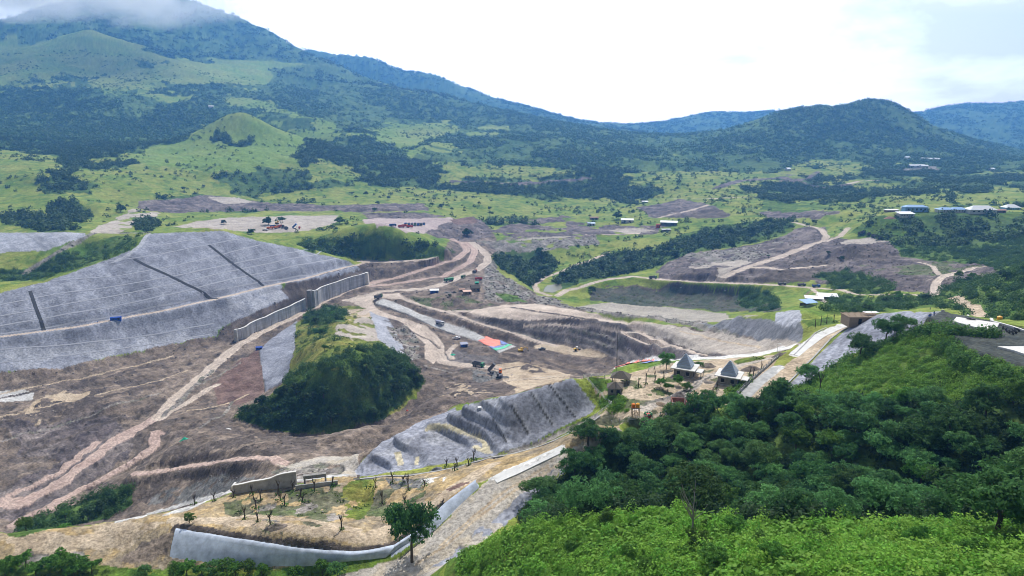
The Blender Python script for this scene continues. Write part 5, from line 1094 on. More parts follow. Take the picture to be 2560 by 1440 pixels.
# ------------------------------------------------------------ camp by the dam
def hut(px, py, rz, label):
    x, y, z = at(px, py); r = root('pyramid_roof_house', label, 'house', (x, y, z), rz, None, .9)
    MB().box(0, 0, -1, 6.6, 6.2, 4.0).build('wall', 'greyw', r); MB().box(0, 0, -.9, 7.4, 7.0, 1.1).build('plinth', 'conc', r)
    MB().box(0, 0, 3.0, 8.6, 8.2, .32).build('roof_slab', 'pale', r)
    MB().box(5.4, -.6, 2.45, 2.2, 4.2, .25).build('porch_slab', 'pale', r)
    for s in (-2.4, 1.2): MB().cyl(6.2, s, -.5, .16, 2.95, 8).build('porch_post', 'conc', r)
    cb = MB(); cb.box(0, 0, 3.32, 4.9, 4.9, .75); b = cb.build('roof_curb', 'steel', r)
    pr = MB(); pr.frus(0, 0, 4.07, 5.3, 5.3, .35, .35, 3.9); p = pr.build('pyramid_roof', 'steel', r)
    bt = MB()
    for k in range(1, 8):
        w = 5.3+(.35-5.3)*k/8+.1; zz = 4.07+3.9*k/8; [bt.box(a*w/2, b_*w/2, zz, .09 if a else w, .09 if b_ else w, .09) for a, b_ in ((1, 0), (-1, 0), (0, 1), (0, -1))]
    bt.build('batten', 'conc', p)
    for wx in (-1.6, 1.6):
        w = MB().box(wx, -3.12, .9, 1.1, .1, 1.3).build('window', 'dark', r); MB().box(wx, -3.2, .75, 1.4, .14, .12).build('sill', 'pale', w)
    MB().box(3.32, -.6, .1, .1, 1.2, 2.2).build('door', 'dark', r); MB().box(3.32, 1.7, .9, .1, 1.0, 1.2).build('window', 'dark', r)
    for a in (-3, 3): MB().cyl(a, -3.6, -.4, .07, 3.4, 6).build('prop', 'wood', r)
    return r
hut(1712, 938, math.radians(-28), 'left one of the two grey block houses with steel pyramid roofs, beside the white road')
hut(1822, 958, math.radians(-28), 'right one of the two grey block houses with steel pyramid roofs, near the concrete lane')
def shed(px, py, w, d, h, roof, walls, label, cat='shed', name='shed', rz=0, kind='gable', rise=1.0, over=.5, open_=False, sc=1, group=None, doors=1, wins=2):
    x, y, z = at(px, py); r = root(name, label, cat, (x, y, z), rz, group, sc)
    if open_:
        for a in (-1, 1):
            for b in (-1, 1): MB().box(a*(w/2-.2), b*(d/2-.2), -1, .2, .2, h+1).build('post', 'wood', r)
        if walls: MB().box(0, d/2-.15, -.6, w-.4, .1, h*.6+.6).build('back_wall', walls, r)
    else:
        MB().box(0, 0, -1.2, w, d, h+1.2).build('wall', walls, r)
        for k in range(wins): 
            MB().box(-w/2+w*(k+.75)/(wins+.5), -d/2-.03, h*.38, w/(wins+1)*.45, .08, h*.35).build('window', 'dark', r)
        for k in range(doors): MB().box(w*.28*(1 if k == 0 else -1), -d/2-.04, 0, .95, .08, min(2.0, h*.8)).build('door', 'dark', r)
    if kind == 'gable': MB().gable(0, 0, h, w+2*over, d+2*over, rise).build('roof', roof, r)
    elif kind == 'hip': MB().frus(0, 0, h, w+2*over, d+2*over, max(w-d, .3), .3, rise).build('roof', roof, r)
    else: MB().add([(-w/2-over, -d/2-over, h), (w/2+over, -d/2-over, h), (w/2+over, d/2+over, h+rise), (-w/2-over, d/2+over, h+rise), (-w/2-over, -d/2-over, h+.12), (w/2+over, -d/2-over, h+.12), (w/2+over, d/2+over, h+rise+.12), (-w/2-over, d/2+over, h+rise+.12)], [(0, 3, 2, 1), (4, 5, 6, 7), (0, 1, 5, 4), (1, 2, 6, 5), (2, 3, 7, 6), (3, 0, 4, 7)]).build('roof', roof, r)
    return r
shed(1552, 956, 5.2, 4.2, 2.2, 'thatch', None, 'grey thatched open pavilion at the back left of the camp', 'pavilion', 'pavilion', -.3, 'hip', 1.8, .5, True)
shed(1537, 980, 4.0, 3.4, 2.3, 'thatch', 'greyw', 'small grey thatched hut in front of the open pavilion', 'hut', 'hut', -.2, 'hip', 1.5)
shed(1672, 1040, 1.9, 1.7, 1.7, 'whitep', 'conc', 'tiny shed with a white flat roof at the camp fence, left of the brick house', 'shed', 'shed', .1, 'mono', .1, .2, doors=1, wins=0)
# half-built brick house
x, y, z = at(1735, 1020); r = root('brick_house', 'half-built red brick house without a roof, white columns along its walls', 'house', (x, y, z), -.12)
for (bx, by, sx, sy, h) in [(-4.6, -2.2, 3.4, .22, 2.1), (-.2, -2.2, 3.6, .22, 1.7), (4.2, -2.0, 3.2, .22, 1.3), (-6.4, .2, .22, 4.6, 2.2), (-2.2, .2, .22, 4.4, 1.6), (2.3, .3, .22, 4.2, 1.5), (6.2, .4, .22, 4.0, 1.2), (-4.4, 2.6, 3.8, .22, 1.9), (0, 2.6, 3.9, .22, 1.5), (4.3, 2.5, 3.2, .22, 1.1)]: MB().box(bx, by, -.8, sx, sy, h+.8).build('brick_wall', 'brick', r)
for bx in (-6.4, -2.3, 2.2, 6.2):
    for by in (-2.3, 2.7): MB().box(bx, by, -.8, .26, .26, 3.2).build('column', 'pale', r)
MB().box(0, 0, -.7, 14, 6.2, .8).build('floor_slab', 'conc', r)
# water tanks
x, y, z = at(1588, 1040); r = root('tank_stand', 'timber stand carrying two orange water tanks inside the camp fence', 'stand', (x, y, z), .1)
for a in (-1, 0, 1):
    for b in (-.6, .6): MB().box(a*1.0, b, -.6, .14, .14, 3.0).build('leg', 'wood', r)
MB().box(0, 0, 2.4, 2.5, 1.6, .14).build('deck', 'wood', r); g = MB(); [g.box(a*.5, b*.62, .9, 1.0, .08, .1, 0, .7*a) for a in (-1, 1) for b in (-1, 1)]; g.build('brace', 'wood', r)
for a, m, w in ((-.62, 'orange', 'deep orange'), (.62, 'amber', 'amber yellow')):
    t = root('water_tank', w+' plastic water tank on the timber stand', 'water tank', (x+a, y+a*.1, z+2.55)); MB().cyl(0, 0, 0, .56, 1.05, 16).build('tank_body', m, t); MB().cyl(0, 0, 1.05, .56, .25, 16, r2=.2).build('lid', m, t)
x, y, z = at(1620, 1040); t = root('planter_tub', 'round red tub with a green scalloped rim on the camp yard', 'tub', (x, y, z)); MB().cyl(0, 0, -.2, 1.0, .9, 16, r2=1.15).build('tub', 'red', t); g = MB(); [g.cyl(math.cos(k*.785)*.95, math.sin(k*.785)*.95, .6, .38, .4, 8, r2=.2) for k in range(8)]; g.build('rim', 'green', t)
def fence(pts, label, post='conc', rail='conc', h=1.4, step=2.6, low=0, name='fence'):
    P = [at(*p) for p in pts]; L = []
    for a, b in zip(P[:-1], P[1:]):
        n = max(1, round(math.hypot(b[0]-a[0], b[1]-a[1])/step)); L += [(a[0]+(b[0]-a[0])*k/n, a[1]+(b[1]-a[1])*k/n) for k in range(n)]
    L.append(P[-1][:2]); L = [(x_, y_, gz(x_, y_)) for x_, y_ in L]; x0, y0, z0 = L[0]; r = root(name, label, 'fence', (x0, y0, z0)); rl = MB(); lw = MB()
    for i, p in enumerate(L):
        MB().box(p[0]-x0, p[1]-y0, p[2]-z0-.6, .2, .2, h+.65).build('post', post, r)
        if i+1 < len(L):
            q = L[i+1]; a = Vector((p[0]-x0, p[1]-y0, p[2]-z0)); b = Vector((q[0]-x0, q[1]-y0, q[2]-z0))
            for hh in ((.55, .9, 1.25) if not low else (low+.35, low+.75)): rl.tube([a+Vector((0, 0, hh)), b+Vector((0, 0, hh))], .035, 4)
            if low:
                m_ = (a+b)/2; e = b-a; lw.box(m_.x, m_.y, min(a.z, b.z)-.6, e.length, .22, low+.6+abs(a.z-b.z)*.5, math.atan2(e.y, e.x))
    rl.build('rail', rail, r)
    if low: lw.build('low_wall', 'conc', r)
fence([(1459, 944), (1482, 966), (1505, 990), (1528, 1012)], 'pale post fence climbing the rim beside the striped shotcrete slope', 'pale', 'pale')
fence([(1528, 1013), (1505, 1030), (1470, 1055), (1440, 1074)], 'pale post fence running down to the lower corner of the camp', 'pale', 'pale')
fence([(1461, 943), (1495, 942), (1528, 941)], 'short fence behind the thatched pavilion', 'pale', 'pale', .9)
fence([(1622, 928), (1650, 919), (1680, 912)], 'fence between the white road and the left pyramid-roof house', 'conc', 'pale', 1.0)
fence([(1946, 896), (1915, 922), (1880, 952), (1850, 982), (1820, 1013)], 'dark rail fence on a low wall along the concrete lane', 'conc', 'grey', 1.5, 2.6, .8)
fence([(1528, 1062), (1570, 1056), (1610, 1050), (1650, 1046)], 'fence posts along the front edge of the camp behind the wood', 'conc', 'pale', 1.3, 3.5)
# heaps
def heap(px, py, w, d, h, m, label, cat='heap', name='soil_heap', seed=0):
    x, y, z = at(px, py); rng = np.random.default_rng(seed+px); n = 26; g = np.linspace(-1, 1, n); a, b = np.meshgrid(g, g, indexing='ij'); r2 = np.sqrt(a*a+b*b)
    zz = h*np.clip(1-r2, 0, 1)**.85*(1+(fbm(a*3+px, b*3, 1, 3, 7))*.7)-.25; X = a*w/2; Y = b*d/2
    zt = ground(X+x, Y+y)+CZ-z; zz = zz+zt; idx = np.arange(n*n).reshape(n, n)
    me = raw_mesh(name, np.stack([X, Y, zz], -1).reshape(-1, 3), np.stack([idx[:-1, :-1], idx[1:, :-1], idx[1:, 1:], idx[:-1, 1:]], -1).reshape(-1, 4)); me.materials.append(K[m]); me.polygons.foreach_set('use_smooth', [True]*len(me.polygons))
    return tag(link(name, me, None, (x, y, z)), label, cat)
heap(1770, 918, 6, 5, 1.8, 'soil', 'brown soil heap between the two pyramid-roof houses'); heap(1876, 926, 7, 5, 1.9, 'soil', 'brown soil heap behind the right pyramid-roof house'); heap(1948, 890, 6, 4, 1.6, 'soil', 'grey soil heap beside the bend of the concrete lane')
heap(1768, 987, 5, 4, 1.5, 'soil', 'dark sand heap behind the half-built brick house'); heap(1700, 992, 5, 4, 1.7, 'rock', 'grey gravel heap at the left end of the brick house'); heap(1690, 946, 5, 3.5, 1.0, 'soil', 'low soil heap in front of the left pyramid-roof house')
heap(1652, 1012, 3.6, 3, .9, 'wood', 'pile of grey timber scraps in the middle of the camp yard', 'pile', 'timber_pile'); heap(1772, 958, 5, 3, .7, 'rock', 'low pile of stones beside the right pyramid-roof house', 'pile', 'stone_pile')
heap(1012, 1205, 4.5, 3.2, 1.0, 'grey', 'grey ash heap on the yellow terrace', 'heap', 'ash_heap'); heap(1092, 1168, 4.0, 3, 1.0, 'grey', 'dark brushwood heap near the shotcrete foot', 'heap', 'brushwood_heap'); heap(820, 1176, 8, 5, 1.6, 'rock', 'debris heap with blocks behind the culvert wall', 'heap', 'debris_heap')
heap(690, 1318, 7, 3.4, 1.1, 'soil', 'dark weedy soil mound on the yellow terrace', 'mound', 'soil_mound')
heap(1570, 1300, 1, 1, .1, 'soil', 'x') if False else None
# mast and lamp
x, y, z = at(1538, 1012); r = root('mast', 'thin tall lattice mast standing in the camp lawn', 'mast', (x, y, z)); g = MB(); [g.tube([(math.cos(a)*.3, math.sin(a)*.3, -.5), (math.cos(a)*.05, math.sin(a)*.05, 24)], .035, 4) for a in (0, 2.1, 4.2)]; g.build('mast_leg', 'grey', r)
g = MB(); [g.tube([(math.cos(k*2.1)*.3*(1-k/26), math.sin(k*2.1)*.3*(1-k/26), k), (math.cos(k*2.1+2.1)*.3*(1-k/26), math.sin(k*2.1+2.1)*.3*(1-k/26), k+1)], .02, 3) for k in range(23)]; g.build('bracing', 'grey', r)
x, y, z = at(1942, 892); r = root('street_lamp', 'single street lamp with a white panel at the corner of the lane', 'street lamp', (x, y, z)); MB().tube([(0, 0, -.5), (0, 0, 4.2), (.5, 0, 4.6)], .06, 6).build('pole', 'pale', r); MB().box(.6, 0, 4.55, .9, .5, .1).build('lamp_panel', 'whitep', r)
# slabs, kerb and things on the plateau
def slab(pts, label, th=.35, m='pale', name='concrete_slab', lift=.5):
    P = hits(pts, True, 40); zt = float(np.median([gz(p[0], p[1]) for p in P]))+lift; x0, y0 = P[0][0], P[0][1]; n = len(P)
    vs = [(p[0]-x0, p[1]-y0, 0) for p in P]+[(p[0]-x0, p[1]-y0, -th-.5) for p in P]; g = MB().add(vs, [tuple(range(n)), tuple(range(2*n-1, n-1, -1))]+[(i, n+i, n+(i+1) % n, (i+1) % n) for i in range(n)])
    o = g.build(name, m); o.location = (x0, y0, zt); return tag(o, label, 'slab')
slab([(2391, 796), (2499, 807), (2490, 816), (2381, 813)], 'white concrete pad on the dark plateau beside the parked motorbikes'); slab([(2494, 864), (2600, 859), (2640, 905), (2575, 890)], 'pale concrete pad cut off by the right edge of the plateau')
def kerb(pts, label, h=.35, w=.5, m='conc', name='kerb', sm=0):
    if sm:
        D_ = [(a[0]+(b[0]-a[0])*k/6, a[1]+(b[1]-a[1])*k/6) for a, b in zip(pts[:-1], pts[1:]) for k in range(6)]+[pts[-1]]; Q = np.array([at(*p) for p in D_])
        for _ in range(sm): Q[1:-1] = (Q[:-2]+2*Q[1:-1]+Q[2:])/4
        P = [tuple(q) for q in Q]
    else: P = [at(*p) for p in pts]
    x0, y0, z0 = P[0]; g = MB()
    for a, b in zip(P[:-1], P[1:]):
        n = max(1, int(math.hypot(b[0]-a[0], b[1]-a[1])/3))
        for k in range(n):
            q = [(a[0]+(b[0]-a[0])*(k+e)/n, a[1]+(b[1]-a[1])*(k+e)/n) for e in (0, 1)]; za, zb = gz(*q[0])-z0, gz(*q[1])-z0; e = Vector((q[1][0]-q[0][0], q[1][1]-q[0][1], 0)); nn = Vector((-e.y, e.x, 0)).normalized()*w/2
            A = Vector((q[0][0]-x0, q[0][1]-y0, za)); B = Vector((q[1][0]-x0, q[1][1]-y0, zb)); u = Vector((0, 0, h)); dn = Vector((0, 0, -.5)); T4 = [A-nn, B-nn, B+nn, A+nn]
            if sm: T4 = [Vector((c.x, c.y, .5*c.z+.5*(gz(c.x+x0, c.y+y0)-z0)) if name == 'concrete_lane' else (c.x, c.y, gz(c.x+x0, c.y+y0)-z0)) for c in T4]
            g.add([c+dn for c in T4]+[c+u for c in T4], [(4, 5, 6, 7), (0, 1, 5, 4), (3, 7, 6, 2), (0, 4, 7, 3), (1, 2, 6, 5)])
    o = g.build(name, m); o.location = (x0, y0, z0); o['kind'] = 'structure'; return o
kerb([(2356, 778), (2420, 789), (2480, 803), (2560, 822), (2600, 832)], '', .5, .7, 'pale'); kerb([(2128, 816), (2100, 831), (2076, 848), (2042, 886), (1968, 960), (1900, 1010)], '', .3, .45); kerb([(2122, 806), (2078, 820), (2036, 842), (1985, 888)], '', .25, .35)
kerb([(1500, 1040), (1420, 1084), (1350, 1112), (1230, 1143), (1120, 1166), (1000, 1189), (900, 1197)], '', .25, .5, 'conc')
K['bermc'] = M('pale berm concrete', (.37, .38, .42), .9); K['drainc'] = M('dark stepped drain', (.055, .056, .06), .95, var=.35)
for p_ in BERMS: kerb(p_, '', .10, .85, 'bermc', 'berm_kerb', 2)
for p_ in DRAINS: kerb(p_, '', .16, 2.1, 'drainc', 'stepped_drain', 2)
K['lanec'] = M('concrete lane', (.66, .655, .63), .9, var=.12, sc=.5)
kerb([(1237,1199),(1292,1175),(1340,1151),(1412,1119)], '', .09, 3.3, 'lanec', 'concrete_lane', 2); kerb([(2124,811),(2085,822),(2050,839),(2012,866),(1986,888)], '', .09, 3.3, 'lanec', 'concrete_lane', 2); kerb([(1944,919),(1900,953),(1840,1008)], '', .09, 3.6, 'conc', 'concrete_lane', 2)
def bike(px, py, rz, label):
    x, y, z = at(px, py); r = root('motorbike', label, 'motorbike', (x, y, z), rz, 'motorbikes parked on the plateau')
    for a in (-.62, .62): w = MB().cyl(a, 0, .3, .3, .12, 14, 'Y').build('wheel', 'black', r); MB().cyl(a, 0, .3, .14, .14, 8, 'Y').build('rim', 'grey', w)
    MB().box(-.05, 0, .38, .9, .22, .36).box(.15, 0, .7, .42, .24, .2).build('body', 'grey', r); MB().box(-.4, 0, .76, .62, .24, .1).build('seat', 'black', r); MB().tube([(.62, 0, .3), (.42, 0, 1.02)], .05).tube([(.42, -.34, 1.05), (.42, .34, 1.05)], .03).build('handlebar', 'grey', r); MB().cyl(.56, 0, .82, .1, .1, 8, 'X').build('headlight', 'glass', r)
for k, (px, py) in enumerate([(2503, 818), (2509, 812), (2516, 815), (2522, 819), (2530, 822), (2536, 821), (2542, 819), (2421, 801), (2432, 802)]): bike(px, py, .5+k*.3, ('dark motorbike standing on the white concrete pad' if k > 6 else 'dark motorbike in the loose row right of the white pad'))
x, y, z = at(2499, 797); t = root('water_tank', 'yellow-orange water tank in the bushes above the plateau kerb', 'water tank', (x, y, z)); MB().cyl(0, 0, -.2, .75, 1.25, 14).build('tank_body', 'amber', t); MB().cyl(0, 0, 1.05, .75, .3, 14, r2=.25).build('lid', 'amber', t); t.scale = (1.3, 1.3, 1.1)
# people on the slope and in the pit
def person_mesh(pose):
    J = {'pel': (0, 0, .92), 'sp': (0, .02, 1.18), 'ch': (0, .03, 1.38), 'nk': (0, .02, 1.50), 'hd': (0, -.01, 1.60), 'tp': (0, 0, 1.72)}
    for s, n in ((-1, 'l'), (1, 'r')):
        J['hp'+n] = (s*.10, 0, .88); J['kn'+n] = (s*.12, -.03-(.16*pose*(s > 0)), .48); J['an'+n] = (s*.13, .03+(.10*pose*s), .08); J['ft'+n] = (s*.14, -.13+(.10*pose*s), .04)
        J['sh'+n] = (s*.20, .02, 1.40); J['el'+n] = (s*.27, .05-.1*pose, 1.12); J['wr'+n] = (s*.27, -.10-.12*pose, .90); J['hn'+n] = (s*.26, -.14-.14*pose, .82)
    E = [('pel', 'sp'), ('sp', 'ch'), ('ch', 'nk'), ('nk', 'hd'), ('hd', 'tp')]
    for n in 'lr': E += [('pel', 'hp'+n), ('hp'+n, 'kn'+n), ('kn'+n, 'an'+n), ('an'+n, 'ft'+n), ('ch', 'sh'+n), ('sh'+n, 'el'+n), ('el'+n, 'wr'+n), ('wr'+n, 'hn'+n)]
    R = {'pel': .14, 'sp': .125, 'ch': .15, 'nk': .055, 'hd': .10, 'tp': .07}; RR = {'hp': .095, 'kn': .06, 'an': .042, 'ft': .04, 'sh': .065, 'el': .045, 'wr': .032, 'hn': .035}
    ks = list(J); me = bpy.data.meshes.new('person'); me.from_pydata([J[k] for k in ks], [(ks.index(a), ks.index(b)) for a, b in E], [])
    o = bpy.data.objects.new('person', me); COL.objects.link(o); o.modifiers.new('skin', 'SKIN'); sm = o.modifiers.new('sub', 'SUBSURF'); sm.levels = 1
    for i, k in enumerate(ks):
        rr = R.get(k, RR.get(k[:2], .05)); me.skin_vertices[0].data[i].radius = (rr, rr*.9)
    me.skin_vertices[0].data[0].use_root = True
    dg = bpy.context.evaluated_depsgraph_get(); m2 = bpy.data.meshes.new_from_object(o.evaluated_get(dg)); bpy.data.objects.remove(o); m2.name = 'person'
    co = np.empty(len(m2.vertices)*3, np.float32); m2.vertices.foreach_get('co', co); co = co.reshape(-1, 3)
    m2.materials.clear(); [m2.materials.append(m) for m in (K['skin'], K['cloth'], K['bluep'], K['black'])]
    for p in m2.polygons:
        c = co[list(p.vertices)].mean(0); p.material_index = 0 if c[2] > 1.47 or (abs(c[0]) > .2 and c[2] < 1.0) else 2 if c[2] > .93 else 3 if c[2] < .1 else 1
        p.use_smooth = True
    return m2
PM = [person_mesh(0), person_mesh(1)]
def person(px, py, rz, k, label):
    x, y, z = at(px, py); o = link('person', PM[k], None, (x, y, z)); o.rotation_euler = (0, 0, rz); tag(o, label, 'person')
    hr = MB().cyl(0, 0, 1.62, .115, .07, 12).cyl(0, 0, 1.69, .115, .07, 12, r2=.05).build('hair', 'black', o)
person(2322, 799, 2.5, 1, 'person in dark clothes walking on the upper shotcrete slope, left one of a pair'); person(2325, 801, 2.2, 0, 'person standing close behind another one on the upper shotcrete slope'); person(2334, 794, 2.0, 1, 'person apart from the pair on the upper shotcrete slope')
person(1280, 943, .5, 0, 'person standing on the sandy pit floor near the tipping truck'); person(1326, 911, 1.0, 1, 'person walking beside the trench in the dam pit'); person(2325, 775, .4, 0, 'person at the crest of the shotcrete slope'); person(1133, 862, .3, 0, 'person waiting beside the white pickup'); person(245, 812, 1.3, 1, 'worker walking on the road across the big shotcrete slope')
# ------------------------------------------------------------ vehicles and machines
def truck(px, py, rz, cabc, bedc, label, tilt=0, load=None, cover=None, sc=1.0, group=None):
    x, y, z = at(px, py); r = root('dump_truck', label, 'dump truck', (x, y, z), rz, group, sc)
    MB().box(0, 0, .75, 7.2, .9, .3).build('chassis', 'grey', r)
    c = MB(); c.add([(2.0, -1.2, .7), (3.75, -1.2, .7), (3.75, 1.2, .7), (2.0, 1.2, .7), (2.0, -1.2, 2.75), (3.45, -1.2, 2.75), (3.45, 1.2, 2.75), (2.0, 1.2, 2.75), (3.75, -1.2, 1.75), (3.75, 1.2, 1.75)], [(0, 3, 2, 1), (4, 5, 6, 7), (0, 4, 7, 3), (1, 2, 9, 8), (8, 9, 6, 5), (0, 1, 8, 5, 4), (3, 7, 6, 9, 2)])
    cb = c.build('cab', cabc, r); MB().add([(3.745, -1.0, 1.8), (3.745, 1.0, 1.8), (3.49, 1.0, 2.6), (3.49, -1.0, 2.6), (3.79, -1.0, 1.8), (3.79, 1.0, 1.8), (3.54, 1.0, 2.6), (3.54, -1.0, 2.6)], [(4, 5, 6, 7), (0, 4, 7, 3), (1, 2, 6, 5), (3, 7, 6, 2)]).build('windscreen', 'glass', cb)
    for s in (-1, 1): MB().box(2.75, s*1.21, 1.75, .9, .04, .75).build('side_window', 'glass', cb); MB().cyl(3.78, s*.85, .95, .13, .06, 8, 'X').build('headlight', 'whitep', r)
    b = MB(); L0, L1, w, h = 0, 5.4, 1.25, 1.45
    b.box(2.7, 0, 0, 5.4, 2.5, .14); b.box(2.7, -1.2, .14, 5.4, .1, h); b.box(2.7, 1.2, .14, 5.4, .1, h); b.box(5.35, 0, .14, .1, 2.3, h+.25); b.box(.05, 0, .14, .1, 2.3, h*.9)
    for k in range(6):
        for s in (-1.28, 1.28): b.box(.4+k*.95, s, .14, .12, .08, h)
    bo = b.build('bed', bedc, r); bo.location = (-3.6, 0, 1.1); bo.rotation_euler = (0, -tilt, 0)
    if load: MB().frus(2.7, 0, 1.0, 5.0, 2.2, 3.4, 1.0, .8).build('load', load, bo)
    if cover: MB().gable(2.7, 0, h+.15, 5.5, 2.6, .35).build('tarp_cover', cover, bo)
    for xx in (2.7, -1.5, -2.75):
        for s in (-1, 1): wl = MB().cyl(xx, s*1.05, .5, .5, .42, 14, 'Y').build('wheel', 'black', r); MB().cyl(xx, s*1.05, .5, .22, .46, 8, 'Y').build('rim', 'grey', wl)
    if tilt: MB().tube([(-.3, 0, 1.0), (-.6, 0, 1.1+3*math.sin(tilt))], .12, 6).build('ram', 'grey', r)
    return r
truck(946, 746, hd((930, 752), (965, 735)), 'olive', 'grey', 'dark dump truck turning at the top of the concrete chute', 0, 'soil', None, 1.15); truck(1122, 704, math.pi+hd((1100, 708), (1150, 697)), 'olive', 'green', 'long green dump truck on the pale haul road', 0, None, 'green', 1.25); truck(1158, 697, math.pi+hd((1150, 702), (1170, 690)), 'olive', 'olive', 'shorter dark green truck ahead of the haul road junction', 0, 'soil', None, 1.0)
truck(1187, 682, hd((1170, 690), (1200, 672)), 'red', 'grey', 'dark dump truck with its back to the camera climbing the haul road', 0, 'soil', None, 1.0); truck(1100, 811, hd((1085, 806), (1115, 817)), 'whitep', 'lav', 'white cab truck with a blue-grey tarp standing on the concrete chute', 0, None, 'lav', 1.05)
truck(1196, 915, hd((1170, 911), (1220, 919)), 'green', 'grey', 'dump truck with a green cab arriving on the sandy pit floor', 0, None, None, 1.1); truck(1239, 936, hd((1220, 936), (1262, 938)), 'orange', 'grey', 'orange cab truck tipping its dark bed on the pit floor', math.radians(48), None, None, 1.1)
truck(1632, 697, .1, 'olive', 'grey', 'dark truck parked on the river terrace road', 0, 'soil', None, 1.0)
for px, py, m1, lab in [(1955, 712, 'grey', 'left dark dump truck on the eastern road'), (2004, 713, 'grey', 'middle dark dump truck on the eastern road'), (2040, 718, 'bluep', 'blue truck on the eastern road, right of the two dark ones')]: truck(px, py, .05, m1, m1, lab, 0, 'soil', None, .85)
truck(742, 572, .05, 'red', 'bluep', 'red truck with its blue bed tipped up beside the two dark trees', math.radians(42), None, None, 1.1); truck(1197, 702, 2.9, 'red', 'red', 'red truck parked behind the thatched site hut', 0, None, None, .9)
g = 'machines and trucks parked under the two dark trees'
for k, (px, py, c1, c2, nm) in enumerate([(675, 572, 'orange', 'orange', 'orange truck, front of the row'), (683, 569, 'yellow', 'bluep', 'yellow truck with a blue bed'), (692, 571, 'red', 'orange', 'red and orange truck in the middle of the row'), (700, 569, 'orange', 'red', 'orange truck with a red bed'), (708, 570, 'red', 'grey', 'red truck at the right end of the row'), (716, 573, 'grey', 'grey', 'dark grey truck beyond the row')]): truck(px, py, .2+k*.4, c1, c2, nm+' parked under the two dark trees', 0, None, None, .95, g)
g = 'trucks parked on the quarry yard'
for k, px in enumerate([1014, 1022, 1030, 1038, 1046, 1053, 1060]): truck(px, 563, -1.5, ['bluep', 'bluep', 'grey', 'olive', 'bluep', 'grey', 'bluep'][k], ['bluep', 'grey', 'bluep', 'bluep', 'grey', 'bluep', 'grey'][k], 'blue or grey truck in the long row on the pink quarry yard', 0, None, None, 1.1, g)
for k, (px, py, c1, lab) in enumerate([(982, 566, 'bluep', 'dark blue truck left of the red machines on the quarry yard'), (1003, 569, 'red', 'left red truck in front of the blue row on the quarry yard'), (1012, 567, 'yellow', 'yellow truck in front of the blue row on the quarry yard'), (1024, 569, 'red', 'right red truck in front of the blue row on the quarry yard')]): truck(px, py, .3, c1, 'red' if c1 != 'bluep' else 'bluep', lab)
g = 'trucks parked on the eastern yard'
for k, (px, py, c1) in enumerate([(2150, 586, 'rust'), (2158, 583, 'steel'), (2172, 586, 'green'), (2183, 590, 'whitep'), (2190, 593, 'steel'), (2200, 597, 'olive')]): truck(px, py, .8, c1, 'grey', {'rust': 'rusty', 'steel': 'pale blue', 'green': 'bright green', 'whitep': 'white', 'olive': 'dull green'}[c1]+(' truck at the back' if k == 1 else ' truck')+' parked on the eastern yard', 0, None, None, 1.0, g)
def excavator(px, py, rz, col, label, sc=1):
    x, y, z = at(px, py); r = root('excavator', label, 'excavator', (x, y, z), rz, None, sc)
    for s in (-1, 1): t = MB(); t.box(0, s*1.0, .15, 3.0, .5, .55); t.cyl(1.5, s*1.0, .42, .38, .5, 10, 'Y'); t.cyl(-1.5, s*1.0, .42, .38, .5, 10, 'Y'); t.build('track', 'black', r)
    MB().box(-.4, 0, .85, 3.0, 2.4, 1.0).box(-1.5, 0, 1.85, .9, 2.2, .3).build('body', col, r); cb = MB().box(.6, .65, 1.85, 1.3, 1.0, 1.2).build('cab', col, r); MB().box(1.27, .65, 2.1, .05, .85, .8).build('window', 'glass', cb)
    MB().tube([(.9, -.4, 1.5), (2.6, -.4, 3.6), (4.4, -.4, 3.3)], [.3, .28, .2], 6).build('boom', col, r); MB().tube([(4.4, -.4, 3.4), (5.2, -.4, 1.3)], [.2, .16], 6).build('arm', col, r); MB().frus(5.2, -.4, .4, 1.0, .9, .5, .9, .9).build('bucket', 'grey', r)
excavator(1248, 949, 2.8, 'grey', 'dark excavator on the pit slope below the tipping truck'); excavator(1302, 876, .2, 'yellow', 'yellow excavator in the trench beside the end of the chute'); excavator(693, 560, .4, 'yellow', 'yellow excavator behind the machines under the two dark trees', 1.2)
def roller(px, py, rz, label):
    x, y, z = at(px, py); r = root('road_roller', label, 'road roller', (x, y, z), rz); MB().cyl(1.9, 0, .75, .75, 2.0, 18, 'Y').build('drum', 'grey', r); MB().box(-.9, 0, .6, 2.4, 1.8, 1.0).build('body', 'yellow', r); MB().box(1.2, 0, .7, 1.8, .3, .35).build('yoke', 'yellow', r); cb = MB().box(.1, 0, 1.6, 1.2, 1.5, 1.3).build('cab', 'whitep', r); MB().box(.1, 0, 1.95, 1.24, 1.4, .7).build('window', 'glass', cb)
    for s in (-1, 1): MB().cyl(-1.3, s*.95, .7, .7, .45, 14, 'Y').build('wheel', 'black', r)
roller(1442, 876, .3, 'yellow road roller on the pale floor of the dam pit')
def pickup(px, py, rz, col, label, sc=1):
    x, y, z = at(px, py); r = root('pickup', label, 'pickup', (x, y, z), rz, None, sc); MB().box(0, 0, .45, 4.6, 1.8, .55).build('body', col, r); c = MB().frus(.2, 0, 1.0, 1.9, 1.7, 1.3, 1.5, .65).build('cab', col, r); MB().frus(.2, 0, 1.05, 1.95, 1.5, 1.4, 1.3, .5).build('window', 'glass', c); MB().box(-1.5, 0, .9, 1.4, 1.4, .14).build('cargo_bed', 'grey', r)
    for a in (-1.4, 1.45):
        for s in (-1, 1): MB().cyl(a, s*.85, .36, .36, .25, 12, 'Y').build('wheel', 'black', r)
